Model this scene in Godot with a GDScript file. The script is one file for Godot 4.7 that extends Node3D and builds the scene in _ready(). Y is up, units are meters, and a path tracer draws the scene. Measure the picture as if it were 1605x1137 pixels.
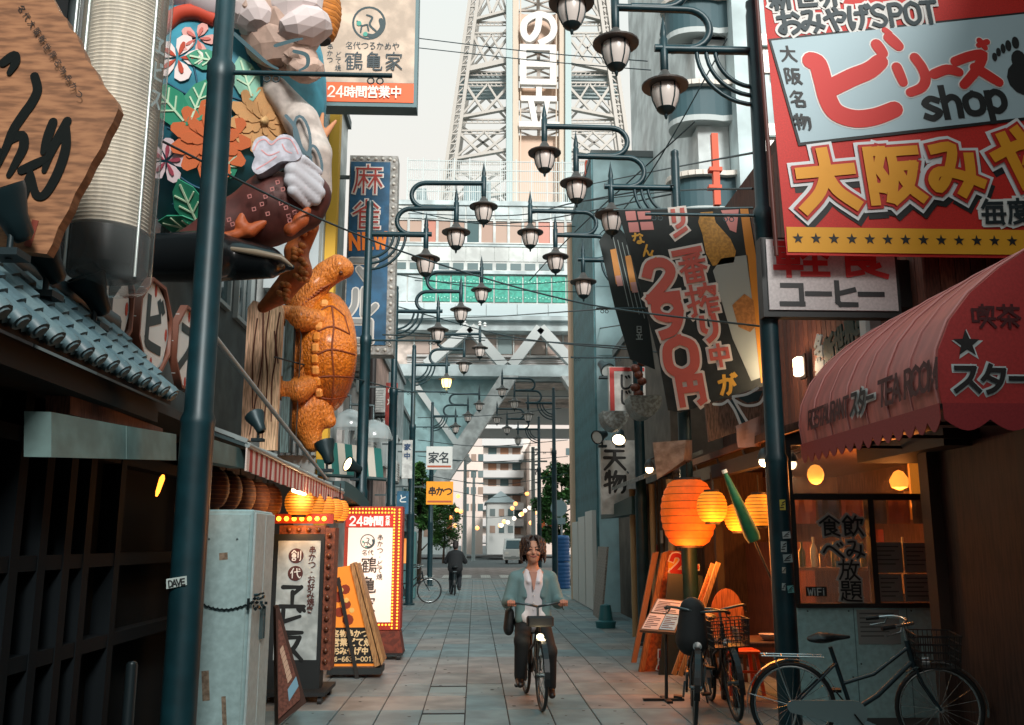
extends Node3D
# A narrow shopping street at dusk that runs towards a steel tower. Metres, y up; the street runs along -z.

const FOCAL := 1440.0
const EYE := Vector3(0, 1.6, 0)
var lens := Basis.from_euler(Vector3(deg_to_rad(11.06), deg_to_rad(-2.28), 0))
var rng := RandomNumberGenerator.new()
var taken := {}
var mats := {}
var noises := {}
var own_space := false

# ---------------------------------------------------------------- from the photograph to places
func ray(x, y) -> Vector3:
	return lens * Vector3((x - 802.5) / FOCAL, -(y - 568.5) / FOCAL, -1.0)
func P(x, y, d) -> Vector3:          # the point at street distance d
	var r := ray(x, y)
	return EYE + r * (d / -r.z)
func W(x, y, wall) -> Vector3:       # the point on a wall that runs along the street
	var r := ray(x, y)
	return EYE + r * (wall / r.x)
func GR(x, y, h := 0.0) -> Vector3:  # the point on the ground
	var r := ray(x, y)
	return EYE + r * ((h - 1.6) / r.y)
# a sheet that faces down the street: photo units on it, from its middle
func sheet(x0, y0, x1, y1, d) -> Dictionary:
	var mx = (x0 + x1) / 2.0
	var my = (y0 + y1) / 2.0
	var a := P(mx, my, d)
	var ex = (P(mx + 10, my, d).x - P(mx - 10, my, d).x) / 20.0
	var ey = (P(mx, my + 10, d).y - P(mx, my - 10, d).y) / 20.0
	return {"x": mx, "y": my, "o": a, "ex": Vector3(ex, 0, 0), "ey": Vector3(0, ey, 0), "n": Vector3(0, 0, 1)}
# any plane: o is its upper left corner, w by h metres, in units of its own
func plane_at(o, rt, up, unit := 0.01) -> Dictionary:
	return {"x": 0.0, "y": 0.0, "o": o, "ex": rt.normalized() * unit, "ey": -up.normalized() * unit, "n": rt.cross(up).normalized()}
func at(f, x, y, lift := 0.0) -> Vector3:
	return f.o + f.ex * (x - f.x) + f.ey * (y - f.y) + f.n * lift

# ---------------------------------------------------------------- mesh collector
class MB:
	var v := PackedVector3Array()
	var n := PackedVector3Array()
	var c := PackedColorArray()
	var col := Color.WHITE
	var tinted := false
	func tint(x: Color) -> MB:
		col = x.srgb_to_linear()
		tinted = true
		return self
	func tri(a: Vector3, b: Vector3, d: Vector3, na: Vector3, nb: Vector3, nd: Vector3) -> void:
		if (b - a).cross(d - a).dot(na + nb + nd) > 0.0:
			v.append(a); v.append(d); v.append(b)
			n.append(na); n.append(nd); n.append(nb)
		else:
			v.append(a); v.append(b); v.append(d)
			n.append(na); n.append(nb); n.append(nd)
		c.append(col); c.append(col); c.append(col)
	func flat3(a: Vector3, b: Vector3, d: Vector3, out: Vector3 = Vector3.ZERO) -> void:
		var m := (b - a).cross(d - a).normalized()
		if out != Vector3.ZERO and m.dot(out) < 0.0:
			m = -m
		tri(a, b, d, m, m, m)
	func quad(a: Vector3, b: Vector3, d: Vector3, e: Vector3, out: Vector3 = Vector3.ZERO) -> void:
		var m := (b - a).cross(e - a).normalized()
		if m.length() < 0.5:
			m = (d - b).cross(e - b).normalized()
		if out != Vector3.ZERO and m.dot(out) < 0.0:
			m = -m
		tri(a, b, d, m, m, m)
		tri(a, d, e, m, m, m)
	func hexa(p: Array) -> void:      # 8 corners: 4 of one face in a ring, then the 4 opposite
		var mid := Vector3.ZERO
		for q in p: mid += q / 8.0
		for f in [[0, 1, 2, 3], [4, 5, 6, 7], [0, 1, 5, 4], [1, 2, 6, 5], [2, 3, 7, 6], [3, 0, 4, 7]]:
			quad(p[f[0]], p[f[1]], p[f[2]], p[f[3]], (p[f[0]] + p[f[2]]) / 2.0 - mid)
	func box(mid: Vector3, s: Vector3, b: Basis = Basis.IDENTITY) -> void:
		var p := []
		for k in [[-1, -1, -1], [1, -1, -1], [1, 1, -1], [-1, 1, -1], [-1, -1, 1], [1, -1, 1], [1, 1, 1], [-1, 1, 1]]:
			p.append(mid + b * (Vector3(k[0], k[1], k[2]) * s * 0.5))
		hexa(p)
	func span(a: Vector3, b: Vector3) -> void:   # box between two opposite corners
		box((a + b) / 2.0, (b - a).abs())
	func soft(mid: Vector3, s: Vector3, r: float, b: Basis = Basis.IDENTITY) -> void:   # box with chamfered edges
		var h := s * 0.5
		var faces := [[0, 1, 2], [1, 2, 0], [2, 0, 1]]
		for f in faces:
			for sg in [-1.0, 1.0]:
				var q := []
				for k in [[-1, -1], [1, -1], [1, 1], [-1, 1]]:
					var w := Vector3.ZERO
					w[f[0]] = sg * h[f[0]]
					w[f[1]] = k[0] * (h[f[1]] - r)
					w[f[2]] = k[1] * (h[f[2]] - r)
					q.append(mid + b * w)
				var nn := Vector3.ZERO
				nn[f[0]] = sg
				quad(q[0], q[1], q[2], q[3], b * nn)
		for f in faces:
			for s1 in [-1.0, 1.0]:
				for s2 in [-1.0, 1.0]:
					var q := []
					for k in [[0, -1], [0, 1], [1, 1], [1, -1]]:
						var w := Vector3.ZERO
						w[f[0]] = s1 * (h[f[0]] - (r if k[0] else 0.0))
						w[f[1]] = s2 * (h[f[1]] - (0.0 if k[0] else r))
						w[f[2]] = k[1] * (h[f[2]] - r)
						q.append(mid + b * w)
					var nn := Vector3.ZERO
					nn[f[0]] = s1
					nn[f[1]] = s2
					quad(q[0], q[1], q[2], q[3], b * nn)
		for s1 in [-1.0, 1.0]:
			for s2 in [-1.0, 1.0]:
				for s3 in [-1.0, 1.0]:
					var g := Vector3(s1, s2, s3)
					flat3(mid + b * (g * (h - Vector3(0, r, r))), mid + b * (g * (h - Vector3(r, 0, r))), mid + b * (g * (h - Vector3(r, r, 0))), b * g)
	func beam(a: Vector3, b: Vector3, w: float, h: float = -1.0, up: Vector3 = Vector3.UP) -> void:
		if h < 0.0: h = w
		var z := (b - a).normalized()
		if absf(z.dot(up)) > 0.98: up = Vector3(0, 0, 1) if absf(z.z) < 0.9 else Vector3(1, 0, 0)
		var x := up.cross(z).normalized()
		box((a + b) / 2.0, Vector3(w, h, a.distance_to(b)), Basis(x, z.cross(x), z))
	func tube(pts: Array, r, seg: int = 8, caps: bool = true) -> void:
		var last := pts.size() - 1
		var rings := []
		var norms := []
		var side := Vector3.ZERO
		for i in pts.size():
			var t: Vector3 = (pts[mini(i + 1, last)] - pts[maxi(i - 1, 0)]).normalized()
			if side == Vector3.ZERO:
				side = t.cross(Vector3.UP if absf(t.y) < 0.9 else Vector3.RIGHT).normalized()
			side = (side - t * side.dot(t)).normalized()
			var other := t.cross(side)
			var rr: float = r[i] if r is Array else r
			var ring := []
			var nr := []
			for k in seg:
				var a := TAU * k / seg
				var o := side * cos(a) + other * sin(a)
				nr.append(o)
				ring.append(pts[i] + o * rr)
			rings.append(ring)
			norms.append(nr)
		for i in last:
			for k in seg:
				var j := (k + 1) % seg
				tri(rings[i][k], rings[i][j], rings[i + 1][j], norms[i][k], norms[i][j], norms[i + 1][j])
				tri(rings[i][k], rings[i + 1][j], rings[i + 1][k], norms[i][k], norms[i + 1][j], norms[i + 1][k])
		if caps:
			for e in [0, last]:
				var m: Vector3 = (pts[0] - pts[1]).normalized() if e == 0 else (pts[last] - pts[last - 1]).normalized()
				for k in range(1, seg - 1):
					tri(rings[e][0], rings[e][k], rings[e][k + 1], m, m, m)
	func lathe(prof: Array, seg: int = 16, xf: Transform3D = Transform3D.IDENTITY, from: float = 0.0, to: float = TAU, crease: float = 0.7) -> void:
		# prof: [radius, height] pairs, bottom to top, round the y axis
		var norm := []
		for i in prof.size() - 1:
			var d := Vector2(prof[i + 1][0] - prof[i][0], prof[i + 1][1] - prof[i][1]).normalized()
			norm.append(Vector2(d.y, -d.x))
		for i in prof.size() - 1:
			var n0: Vector2 = norm[i]
			var n1: Vector2 = norm[i]
			if i > 0 and norm[i].dot(norm[i - 1]) > crease: n0 = (norm[i] + norm[i - 1]).normalized()
			if i < norm.size() - 1 and norm[i].dot(norm[i + 1]) > crease: n1 = (norm[i] + norm[i + 1]).normalized()
			for k in seg:
				var a0 := from + (to - from) * k / seg
				var a1 := from + (to - from) * (k + 1) / seg
				var q := []
				var m := []
				for e in [[i, a0, n0], [i, a1, n0], [i + 1, a1, n1], [i + 1, a0, n1]]:
					var dir := Vector3(cos(e[1]), 0, sin(e[1]))
					q.append(xf * (dir * prof[e[0]][0] + Vector3(0, prof[e[0]][1], 0)))
					m.append((xf.basis * (dir * e[2].x + Vector3(0, e[2].y, 0))).normalized())
				if prof[i][0] > 1e-5: tri(q[0], q[1], q[2], m[0], m[1], m[2])
				if prof[i + 1][0] > 1e-5: tri(q[0], q[2], q[3], m[0], m[2], m[3])
	func ball(mid: Vector3, s: Vector3, seg: int = 12, b: Basis = Basis.IDENTITY) -> void:
		var prof := []
		var half := maxi(4, seg / 2)
		for i in half + 1:
			var a := -PI / 2 + PI * i / half
			prof.append([cos(a) if i > 0 and i < half else 0.0, sin(a)])
		lathe(prof, seg, Transform3D(b * Basis.from_scale(s), mid), 0.0, TAU, -1.0)
	func gem(mid: Vector3, s: Vector3, seg: int, b: Basis) -> void:   # a ball of flat facets, like folded paper
		var half := maxi(3, seg / 2)
		var g := []
		for i in half + 1:
			var la := -PI / 2 + PI * i / half
			g.append([])
			for k in seg:
				var lo := TAU * (k + 0.5 * (i % 2)) / seg
				var wob := 1.0 + 0.05 * sin(i * 3.7 + k * 5.3 + s.x * 20.0)
				g[i].append(mid + b * (Vector3(cos(la) * cos(lo), sin(la), cos(la) * sin(lo)) * s * wob))
		for i in half:
			for k in seg:
				var j := (k + 1) % seg
				var c: Vector3 = (g[i][k] + g[i + 1][j]) / 2.0 - mid
				if i > 0: flat3(g[i][k], g[i][j], g[i + 1][k if i % 2 == 0 else j], c)
				if i < half - 1: flat3(g[i + 1][k], g[i + 1][j], g[i][j if i % 2 == 0 else k], c)
				elif i == half - 1 and i > 0: pass
	func prism(poly: Array, push: Vector3) -> void:   # a flat outline of 3-D points, pushed along a vector
		var nn := push.normalized()
		var x: Vector3 = (poly[1] - poly[0]).normalized()
		var y := nn.cross(x)
		var flat := PackedVector2Array()
		for q in poly: flat.append(Vector2((q - poly[0]).dot(x), (q - poly[0]).dot(y)))
		var t := Geometry2D.triangulate_polygon(flat)
		for i in range(0, t.size(), 3):
			tri(poly[t[i]] + push, poly[t[i + 1]] + push, poly[t[i + 2]] + push, nn, nn, nn)
			tri(poly[t[i]], poly[t[i + 1]], poly[t[i + 2]], -nn, -nn, -nn)
		var turn := 1.0 if not Geometry2D.is_polygon_clockwise(flat) else -1.0
		for i in poly.size():
			var a: Vector3 = poly[i]
			var b: Vector3 = poly[(i + 1) % poly.size()]
			quad(a, b, b + push, a + push, (b - a).cross(nn) * turn)
	func ribbon(pts: Array, wid: Array, nn: Vector3, creep: float = 0.0, cap: int = 0, deep: float = 0.0) -> void:
		var last := pts.size() - 1
		var l := []
		var r := []
		for i in pts.size():
			var t0: Vector3 = (pts[i] - pts[maxi(i - 1, 0)]).normalized() if i > 0 else (pts[1] - pts[0]).normalized()
			var t1: Vector3 = (pts[mini(i + 1, last)] - pts[i]).normalized() if i < last else t0
			var t := (t0 + t1).normalized()
			if t.length() < 0.5: t = t0
			var s := nn.cross(t).normalized()
			var k := 1.0 / maxf(0.6, s.dot(nn.cross(t0).normalized()))
			var lift: Vector3 = nn * creep * i
			l.append(pts[i] + s * wid[i] * 0.5 * k + lift)
			r.append(pts[i] - s * wid[i] * 0.5 * k + lift)
		for i in last:
			tri(l[i], r[i], r[i + 1], nn, nn, nn)
			tri(l[i], r[i + 1], l[i + 1], nn, nn, nn)
			if deep > 0.0:
				quad(l[i], l[i + 1], l[i + 1] - nn * deep, l[i] - nn * deep, l[i] - r[i])
				quad(r[i], r[i + 1], r[i + 1] - nn * deep, r[i] - nn * deep, r[i] - l[i])
		if deep > 0.0:
			quad(l[0], r[0], r[0] - nn * deep, l[0] - nn * deep, pts[0] - pts[1])
			quad(l[last], r[last], r[last] - nn * deep, l[last] - nn * deep, pts[last] - pts[last - 1])
		if cap > 0:
			for e in [0, last]:
				var t: Vector3 = (pts[0] - pts[1]).normalized() if e == 0 else (pts[last] - pts[last - 1]).normalized()
				var s := nn.cross(t).normalized()
				var mid: Vector3 = (l[e] + r[e]) / 2.0
				var prev: Vector3 = mid + s * wid[e] * 0.5
				for k in range(1, cap + 1):
					var a := PI * k / cap
					var q: Vector3 = mid + (s * cos(a) + t * sin(a)) * wid[e] * 0.5
					tri(mid, prev, q, nn, nn, nn)
					prev = q
	func join(o: MB, xf: Transform3D) -> void:
		for i in o.v.size():
			v.append(xf * o.v[i])
			n.append((xf.basis * o.n[i]).normalized())
			c.append(o.c[i])
	func low() -> Vector3:
		var a := AABB(v[0], Vector3.ZERO)
		for q in v: a = a.expand(q)
		return Vector3(a.get_center().x, a.position.y, a.get_center().z)
	func mesh(origin: Vector3 = Vector3.ZERO) -> ArrayMesh:
		var vv := v
		if origin != Vector3.ZERO:
			vv = PackedVector3Array()
			vv.resize(v.size())
			for i in v.size(): vv[i] = v[i] - origin
		var arr := []
		arr.resize(Mesh.ARRAY_MAX)
		arr[Mesh.ARRAY_VERTEX] = vv
		arr[Mesh.ARRAY_NORMAL] = n
		if tinted: arr[Mesh.ARRAY_COLOR] = c
		var m := ArrayMesh.new()
		m.add_surface_from_arrays(Mesh.PRIMITIVE_TRIANGLES, arr)
		return m

# ---------------------------------------------------------------- smooth bodies: tapered capsules joined and meshed as surface nets
# bones: [a, b, ra, rb, (flattening scale)]
func blend(bones: Array, cell: float, soft: float, mb: MB = null, faceted := false) -> MB:
	if mb == null: mb = MB.new()
	var lo := Vector3(1e9, 1e9, 1e9)
	var hi := -lo
	for b in bones:
		var r := maxf(b[2], b[3]) * (maxf(b[4].x, maxf(b[4].y, b[4].z)) if b.size() > 4 else 1.0)
		for q in [b[0], b[1]]:
			lo = lo.min(q - Vector3.ONE * r)
			hi = hi.max(q + Vector3.ONE * r)
	lo -= Vector3.ONE * cell * 3.0
	hi += Vector3.ONE * cell * 3.0
	var nx := int((hi.x - lo.x) / cell) + 1
	var ny := int((hi.y - lo.y) / cell) + 1
	var nz := int((hi.z - lo.z) / cell) + 1
	var f := PackedFloat32Array()
	f.resize(nx * ny * nz)
	f.fill(9.0)
	for b in bones:
		var sc: Vector3 = b[4] if b.size() > 4 else Vector3.ONE
		var big := maxf(b[2], b[3])
		var reach: Vector3 = Vector3.ONE * (soft + cell * 2.0) + sc * big
		var l: Vector3 = (b[0].min(b[1]) - reach - lo) / cell
		var h: Vector3 = (b[0].max(b[1]) + reach - lo) / cell
		var mid: Vector3 = (b[0] + b[1]) / 2.0
		var a: Vector3 = (b[0] - mid) / sc
		var ab: Vector3 = (b[1] - b[0]) / sc
		var len2 := maxf(ab.length_squared(), 1e-9)
		var small := minf(sc.x, minf(sc.y, sc.z))
		for z in range(maxi(0, int(l.z)), mini(nz, int(h.z) + 2)):
			for y in range(maxi(0, int(l.y)), mini(ny, int(h.y) + 2)):
				var row := (z * ny + y) * nx
				for x in range(maxi(0, int(l.x)), mini(nx, int(h.x) + 2)):
					var q := (lo + Vector3(x, y, z) * cell - mid) / sc
					var t := clampf((q - a).dot(ab) / len2, 0.0, 1.0)
					var dd: float = ((q - a - ab * t).length() - lerpf(b[2], b[3], t)) * small
					var o := f[row + x]
					var k := maxf(soft - absf(o - dd), 0.0) / soft
					f[row + x] = minf(o, dd) - k * k * soft * 0.25
	var idx := {}
	var vp := PackedVector3Array()
	var vn := PackedVector3Array()
	var off := [0, 1, nx, nx + 1, nx * ny, nx * ny + 1, nx * ny + nx, nx * ny + nx + 1]
	var cor := [Vector3(0, 0, 0), Vector3(1, 0, 0), Vector3(0, 1, 0), Vector3(1, 1, 0), Vector3(0, 0, 1), Vector3(1, 0, 1), Vector3(0, 1, 1), Vector3(1, 1, 1)]
	var edges := [[0, 1], [2, 3], [4, 5], [6, 7], [0, 2], [1, 3], [4, 6], [5, 7], [0, 4], [1, 5], [2, 6], [3, 7]]
	for z in nz - 1:
		for y in ny - 1:
			for x in nx - 1:
				var i0 := (z * ny + y) * nx + x
				var f0 := f[i0]
				if f0 > cell * 2.0 or f0 < -cell * 2.0: continue
				var inside := 0
				for o in off: inside += 1 if f[i0 + o] < 0.0 else 0
				if inside == 0 or inside == 8: continue
				var sum := Vector3.ZERO
				var cnt := 0
				for e in edges:
					var fa := f[i0 + off[e[0]]]
					var fb := f[i0 + off[e[1]]]
					if (fa < 0.0) != (fb < 0.0):
						sum += cor[e[0]].lerp(cor[e[1]], fa / (fa - fb))
						cnt += 1
				idx[i0] = vp.size()
				vp.append(lo + (Vector3(x, y, z) + sum / cnt) * cell)
				vn.append(Vector3(f[i0 + 1] + f[i0 + off[3]] + f[i0 + off[5]] + f[i0 + off[7]] - f[i0] - f[i0 + off[2]] - f[i0 + off[4]] - f[i0 + off[6]],
					f[i0 + off[2]] + f[i0 + off[3]] + f[i0 + off[6]] + f[i0 + off[7]] - f[i0] - f[i0 + 1] - f[i0 + off[4]] - f[i0 + off[5]],
					f[i0 + off[4]] + f[i0 + off[5]] + f[i0 + off[6]] + f[i0 + off[7]] - f[i0] - f[i0 + 1] - f[i0 + off[2]] - f[i0 + off[3]]).normalized())
	var ring := [[1, nx, nx * ny], [nx, 1, nx * ny], [nx * ny, 1, nx]]
	for i0 in idx:
		for e in ring:
			if (f[i0] < 0.0) != (f[i0 + e[0]] < 0.0):
				var q := [i0, i0 - e[1], i0 - e[1] - e[2], i0 - e[2]]
				if idx.has(q[1]) and idx.has(q[2]) and idx.has(q[3]):
					var a: int = idx[q[0]]
					var b: int = idx[q[1]]
					var c: int = idx[q[2]]
					var d: int = idx[q[3]]
					if faceted:
						mb.flat3(vp[a], vp[b], vp[c], vn[a] + vn[b] + vn[c])
						mb.flat3(vp[a], vp[c], vp[d], vn[a] + vn[c] + vn[d])
						continue
					mb.tri(vp[a], vp[b], vp[c], vn[a], vn[b], vn[c])
					mb.tri(vp[a], vp[c], vp[d], vn[a], vn[c], vn[d])
	return mb

# ---------------------------------------------------------------- materials
func noise_tex(kind: String) -> NoiseTexture2D:
	if noises.has(kind): return noises[kind]
	var nz := FastNoiseLite.new()
	var t := NoiseTexture2D.new()
	t.width = 512
	t.height = 512
	t.seamless = true
	nz.seed = 7 + noises.size()
	nz.fractal_octaves = 5
	var g := Gradient.new()
	g.offsets = PackedFloat32Array([0.0, 1.0])
	match kind:
		"fine": nz.frequency = 0.045; g.colors = PackedColorArray([Color(0.86, 0.86, 0.86), Color(1, 1, 1)])
		"blotch": nz.frequency = 0.009; g.offsets = PackedFloat32Array([0.25, 0.75]); g.colors = PackedColorArray([Color(0.82, 0.82, 0.82), Color(1, 1, 1)])
		"grime": nz.frequency = 0.014; g.offsets = PackedFloat32Array([0.3, 0.5, 0.72]); g.colors = PackedColorArray([Color(0.76, 0.74, 0.72), Color(0.9, 0.89, 0.88), Color(1, 1, 1)])
		"wood": nz.frequency = 0.025; g.offsets = PackedFloat32Array([0.25, 0.5, 0.75]); g.colors = PackedColorArray([Color(0.72, 0.69, 0.66), Color(0.9, 0.88, 0.87), Color(1, 1, 1)])
		"bump": nz.frequency = 0.03; g.colors = PackedColorArray([Color.BLACK, Color.WHITE])
	t.color_ramp = g
	t.noise = nz
	noises[kind] = t
	return t
# base colour as sRGB; opt: tex, scale, metal, glow, energy, alpha, back, bump, bscale, spec, coat
func mat(hex, rough := 0.7, opt := {}) -> StandardMaterial3D:
	var key := str(hex) + str(rough) + str(opt)
	if mats.has(key): return mats[key]
	var m := StandardMaterial3D.new()
	m.albedo_color = Color(hex) if hex is String else hex
	m.roughness = rough
	m.metallic = opt.get("metal", 0.0)
	m.metallic_specular = opt.get("spec", 0.5)
	if opt.has("tint"): m.vertex_color_use_as_albedo = true
	if opt.has("tex"):
		m.albedo_texture = noise_tex(opt.tex)
		m.uv1_triplanar = true
		m.uv1_world_triplanar = not opt.has("local")
		var s = opt.get("scale", 1.0)
		m.uv1_scale = s if s is Vector3 else (Vector3(2.4, 0.22, 2.4) * s if opt.tex == "wood" else Vector3.ONE * s)
	if opt.has("bump"):
		m.heightmap_enabled = true
		m.heightmap_texture = noise_tex("bump")
		m.heightmap_scale = opt.bump
		if not opt.has("tex"): m.uv1_scale = Vector3.ONE * opt.get("scale", 1.0)
		m.uv1_triplanar = true
		m.uv1_world_triplanar = not opt.has("local")
	if opt.has("glow"):
		m.emission_enabled = true
		m.emission = Color(opt.glow)
		m.emission_energy_multiplier = opt.get("energy", 1.0)
	if opt.has("alpha"):
		m.transparency = BaseMaterial3D.TRANSPARENCY_ALPHA
		m.albedo_color.a = opt.alpha
	if opt.has("back"):
		m.backlight_enabled = true
		m.backlight = Color(opt.back)
	if opt.has("coat"):
		m.clearcoat_enabled = true
		m.clearcoat = opt.coat
		m.clearcoat_roughness = 0.2
	mats[key] = m
	return m

# ---------------------------------------------------------------- nodes
func numbered(called: String) -> String:
	var k: int = taken.get(called, 0)
	taken[called] = k + 1
	return called if k == 0 else "%s_%03d" % [called, k]
func origin_of(o) -> Vector3:
	var s := Vector3.ZERO
	while o != null and o != self:
		s += o.position
		o = o.get_parent()
	return s
func tag(o, label: String, category: String, group := "", kind := ""):
	if label: o.set_meta("label", label)
	if category: o.set_meta("category", category)
	if group: o.set_meta("group", group)
	if kind: o.set_meta("kind", kind)
	return o
func thing(called: String, label: String, category: String, where: Vector3, group := "") -> Node3D:
	var o := Node3D.new()
	o.name = numbered(called)
	add_child(o)
	o.position = where
	tag(o, label, category, group)
	return o
func part(called: String, mb: MB, m: Material, parent, label := "") -> MeshInstance3D:
	var o := MeshInstance3D.new()
	o.name = called
	o.mesh = mb.mesh(Vector3.ZERO if own_space else origin_of(parent))
	o.material_override = m
	parent.add_child(o, true)
	if label: o.set_meta("label", label)
	return o
func reuse(called: String, mesh: Mesh, m: Material, parent, where: Transform3D) -> MeshInstance3D:
	var o := MeshInstance3D.new()
	o.name = called
	o.mesh = mesh
	o.material_override = m
	o.transform = where
	parent.add_child(o, true)
	return o
func solo(called: String, label: String, category: String, mb: MB, m: Material, group := "") -> MeshInstance3D:
	var o := MeshInstance3D.new()
	o.name = numbered(called)
	o.position = mb.low()
	o.mesh = mb.mesh(o.position)
	o.material_override = m
	add_child(o)
	tag(o, label, category, group)
	return o
func setting(called: String, mb: MB, m: Material) -> MeshInstance3D:
	var o := MeshInstance3D.new()
	o.name = numbered(called)
	o.mesh = mb.mesh()
	o.material_override = m
	add_child(o)
	o.set_meta("kind", "structure")
	return o
func copy_of(o, where: Transform3D, label := "") -> Node3D:
	var r = o.duplicate()
	var base: String = o.name
	if base.length() > 4 and base[base.length() - 4] == "_" and base.right(3).is_valid_int(): base = base.left(-4)
	r.name = numbered(base)
	add_child(r)
	r.transform = where
	if label: r.set_meta("label", label)
	return r
func lamp(where: Vector3, c: String, energy: float, size := 0.05) -> void:
	var l := OmniLight3D.new()
	l.name = numbered("lamp_light")
	l.light_color = Color(c)
	l.light_energy = energy
	l.light_size = size
	l.omni_range = 12.0
	l.omni_attenuation = 2.0
	l.shadow_enabled = true
	l.position = where
	add_child(l)

# ---------------------------------------------------------------- drawing on sheets
func smooth(pts: Array, steps := 4) -> Array:
	var out := []
	for i in pts.size() - 1:
		var a = pts[maxi(i - 1, 0)]
		var b = pts[i]
		var c = pts[i + 1]
		var d = pts[mini(i + 2, pts.size() - 1)]
		for k in steps:
			var t := float(k) / steps
			out.append(b.cubic_interpolate(c, a, d, t))
	out.append(pts[-1])
	return out
# one brush or pen stroke: points on the sheet in photo units
func stroke(mb: MB, f: Dictionary, pts: Array, w: float, lift: float, brush := 0.0, cap := 4, deep := 0.0) -> void:
	var p3 := []
	var wid := []
	var total := 0.0
	for i in range(1, pts.size()): total += pts[i].distance_to(pts[i - 1])
	var run := 0.0
	var unit: float = f.ex.length()
	for i in pts.size():
		if i: run += pts[i].distance_to(pts[i - 1])
		var t := run / maxf(total, 0.001)
		p3.append(at(f, pts[i].x, pts[i].y, lift))
		wid.append(w * unit * (1.0 - brush * (0.25 + 0.75 * t) + brush * 0.5 * sin(t * PI)))
	mb.ribbon(p3, wid, f.n, 0.00006, cap, deep)
func outline(mb: MB, f: Dictionary, pts: Array, lift: float, depth := 0.002) -> void:
	var p3 := []
	for q in pts: p3.append(at(f, q.x, q.y, lift))
	mb.prism(p3, f.n * depth)
func slab(mb: MB, f: Dictionary, x0, y0, x1, y1, back: float, front: float) -> void:
	var a := at(f, x0, y0, back)
	var b := at(f, x1, y0, back)
	var c := at(f, x1, y1, back)
	var d := at(f, x0, y1, back)
	var k: Vector3 = f.n * (front - back)
	mb.hexa([a, b, c, d, a + k, b + k, c + k, d + k])
func disc(mb: MB, f: Dictionary, x, y, r, lift: float, depth := 0.002, seg := 20, ry := -1.0) -> void:
	var pts := []
	for i in seg: pts.append(Vector2(x + cos(TAU * i / seg) * r, y + sin(TAU * i / seg) * (r if ry < 0 else ry)))
	outline(mb, f, pts, lift, depth)
# lettering: s is written with x, y the upper left of the first character; opt: v(ertical), ang, sx, adv, brush, cap
func write(mb: MB, f: Dictionary, s: String, x: float, y: float, size: float, w: float, lift: float, opt := {}) -> void:
	var ang := deg_to_rad(opt.get("ang", 0.0))
	var ex := Vector2(cos(ang), sin(ang))
	var ey: Vector2 = Vector2(-sin(ang), cos(ang)) + ex * opt.get("slant", 0.0)
	var pen := Vector2(x, y)
	var sx: float = opt.get("sx", 1.0)
	var z := lift
	for ch in s:
		var narrow := 1.0
		if GLYPHS.has(ch):
			var round_char: bool = ROUND.contains(ch)
			for st in GLYPHS[ch]:
				var pts := []
				for i in range(0, st.size(), 2):
					pts.append(pen + ex * (st[i] / 10.0 * size * sx) + ey * ((10.0 - st[i + 1]) / 10.0 * size))
				var runs := [[]]
				for i in pts.size():
					runs[-1].append(pts[i])
					if not round_char and i > 0 and i < pts.size() - 1:
						var d0: Vector2 = (pts[i] - pts[i - 1]).normalized()
						var d1: Vector2 = (pts[i + 1] - pts[i]).normalized()
						if d0.dot(d1) < 0.75: runs.append([pts[i]])
				for r in runs:
					var q: Array = smooth(r) if r.size() > 2 else r
					if not opt.get("brush", 0.0) and q.size() >= 2 and opt.get("cap", 0) == 0:
						q[0] = q[0] - (q[1] - q[0]).normalized() * w * 0.42
						q[-1] = q[-1] + (q[-1] - q[-2]).normalized() * w * 0.42
					stroke(mb, f, q, w, z, opt.get("brush", 0.0), opt.get("cap", 0), opt.get("deep", 0.0))
					z += opt.get("step", 0.0003)
		if ch in "0123456789SPOTNEWDAVERUMFhop-": narrow = 0.72
		if ch in "iI ": narrow = 0.4
		if ch in "s": narrow = 0.62
		if opt.get("v", false): pen += ey * size * opt.get("adv", 1.08)
		else: pen += ex * size * sx * narrow * opt.get("adv", 1.08)

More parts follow.
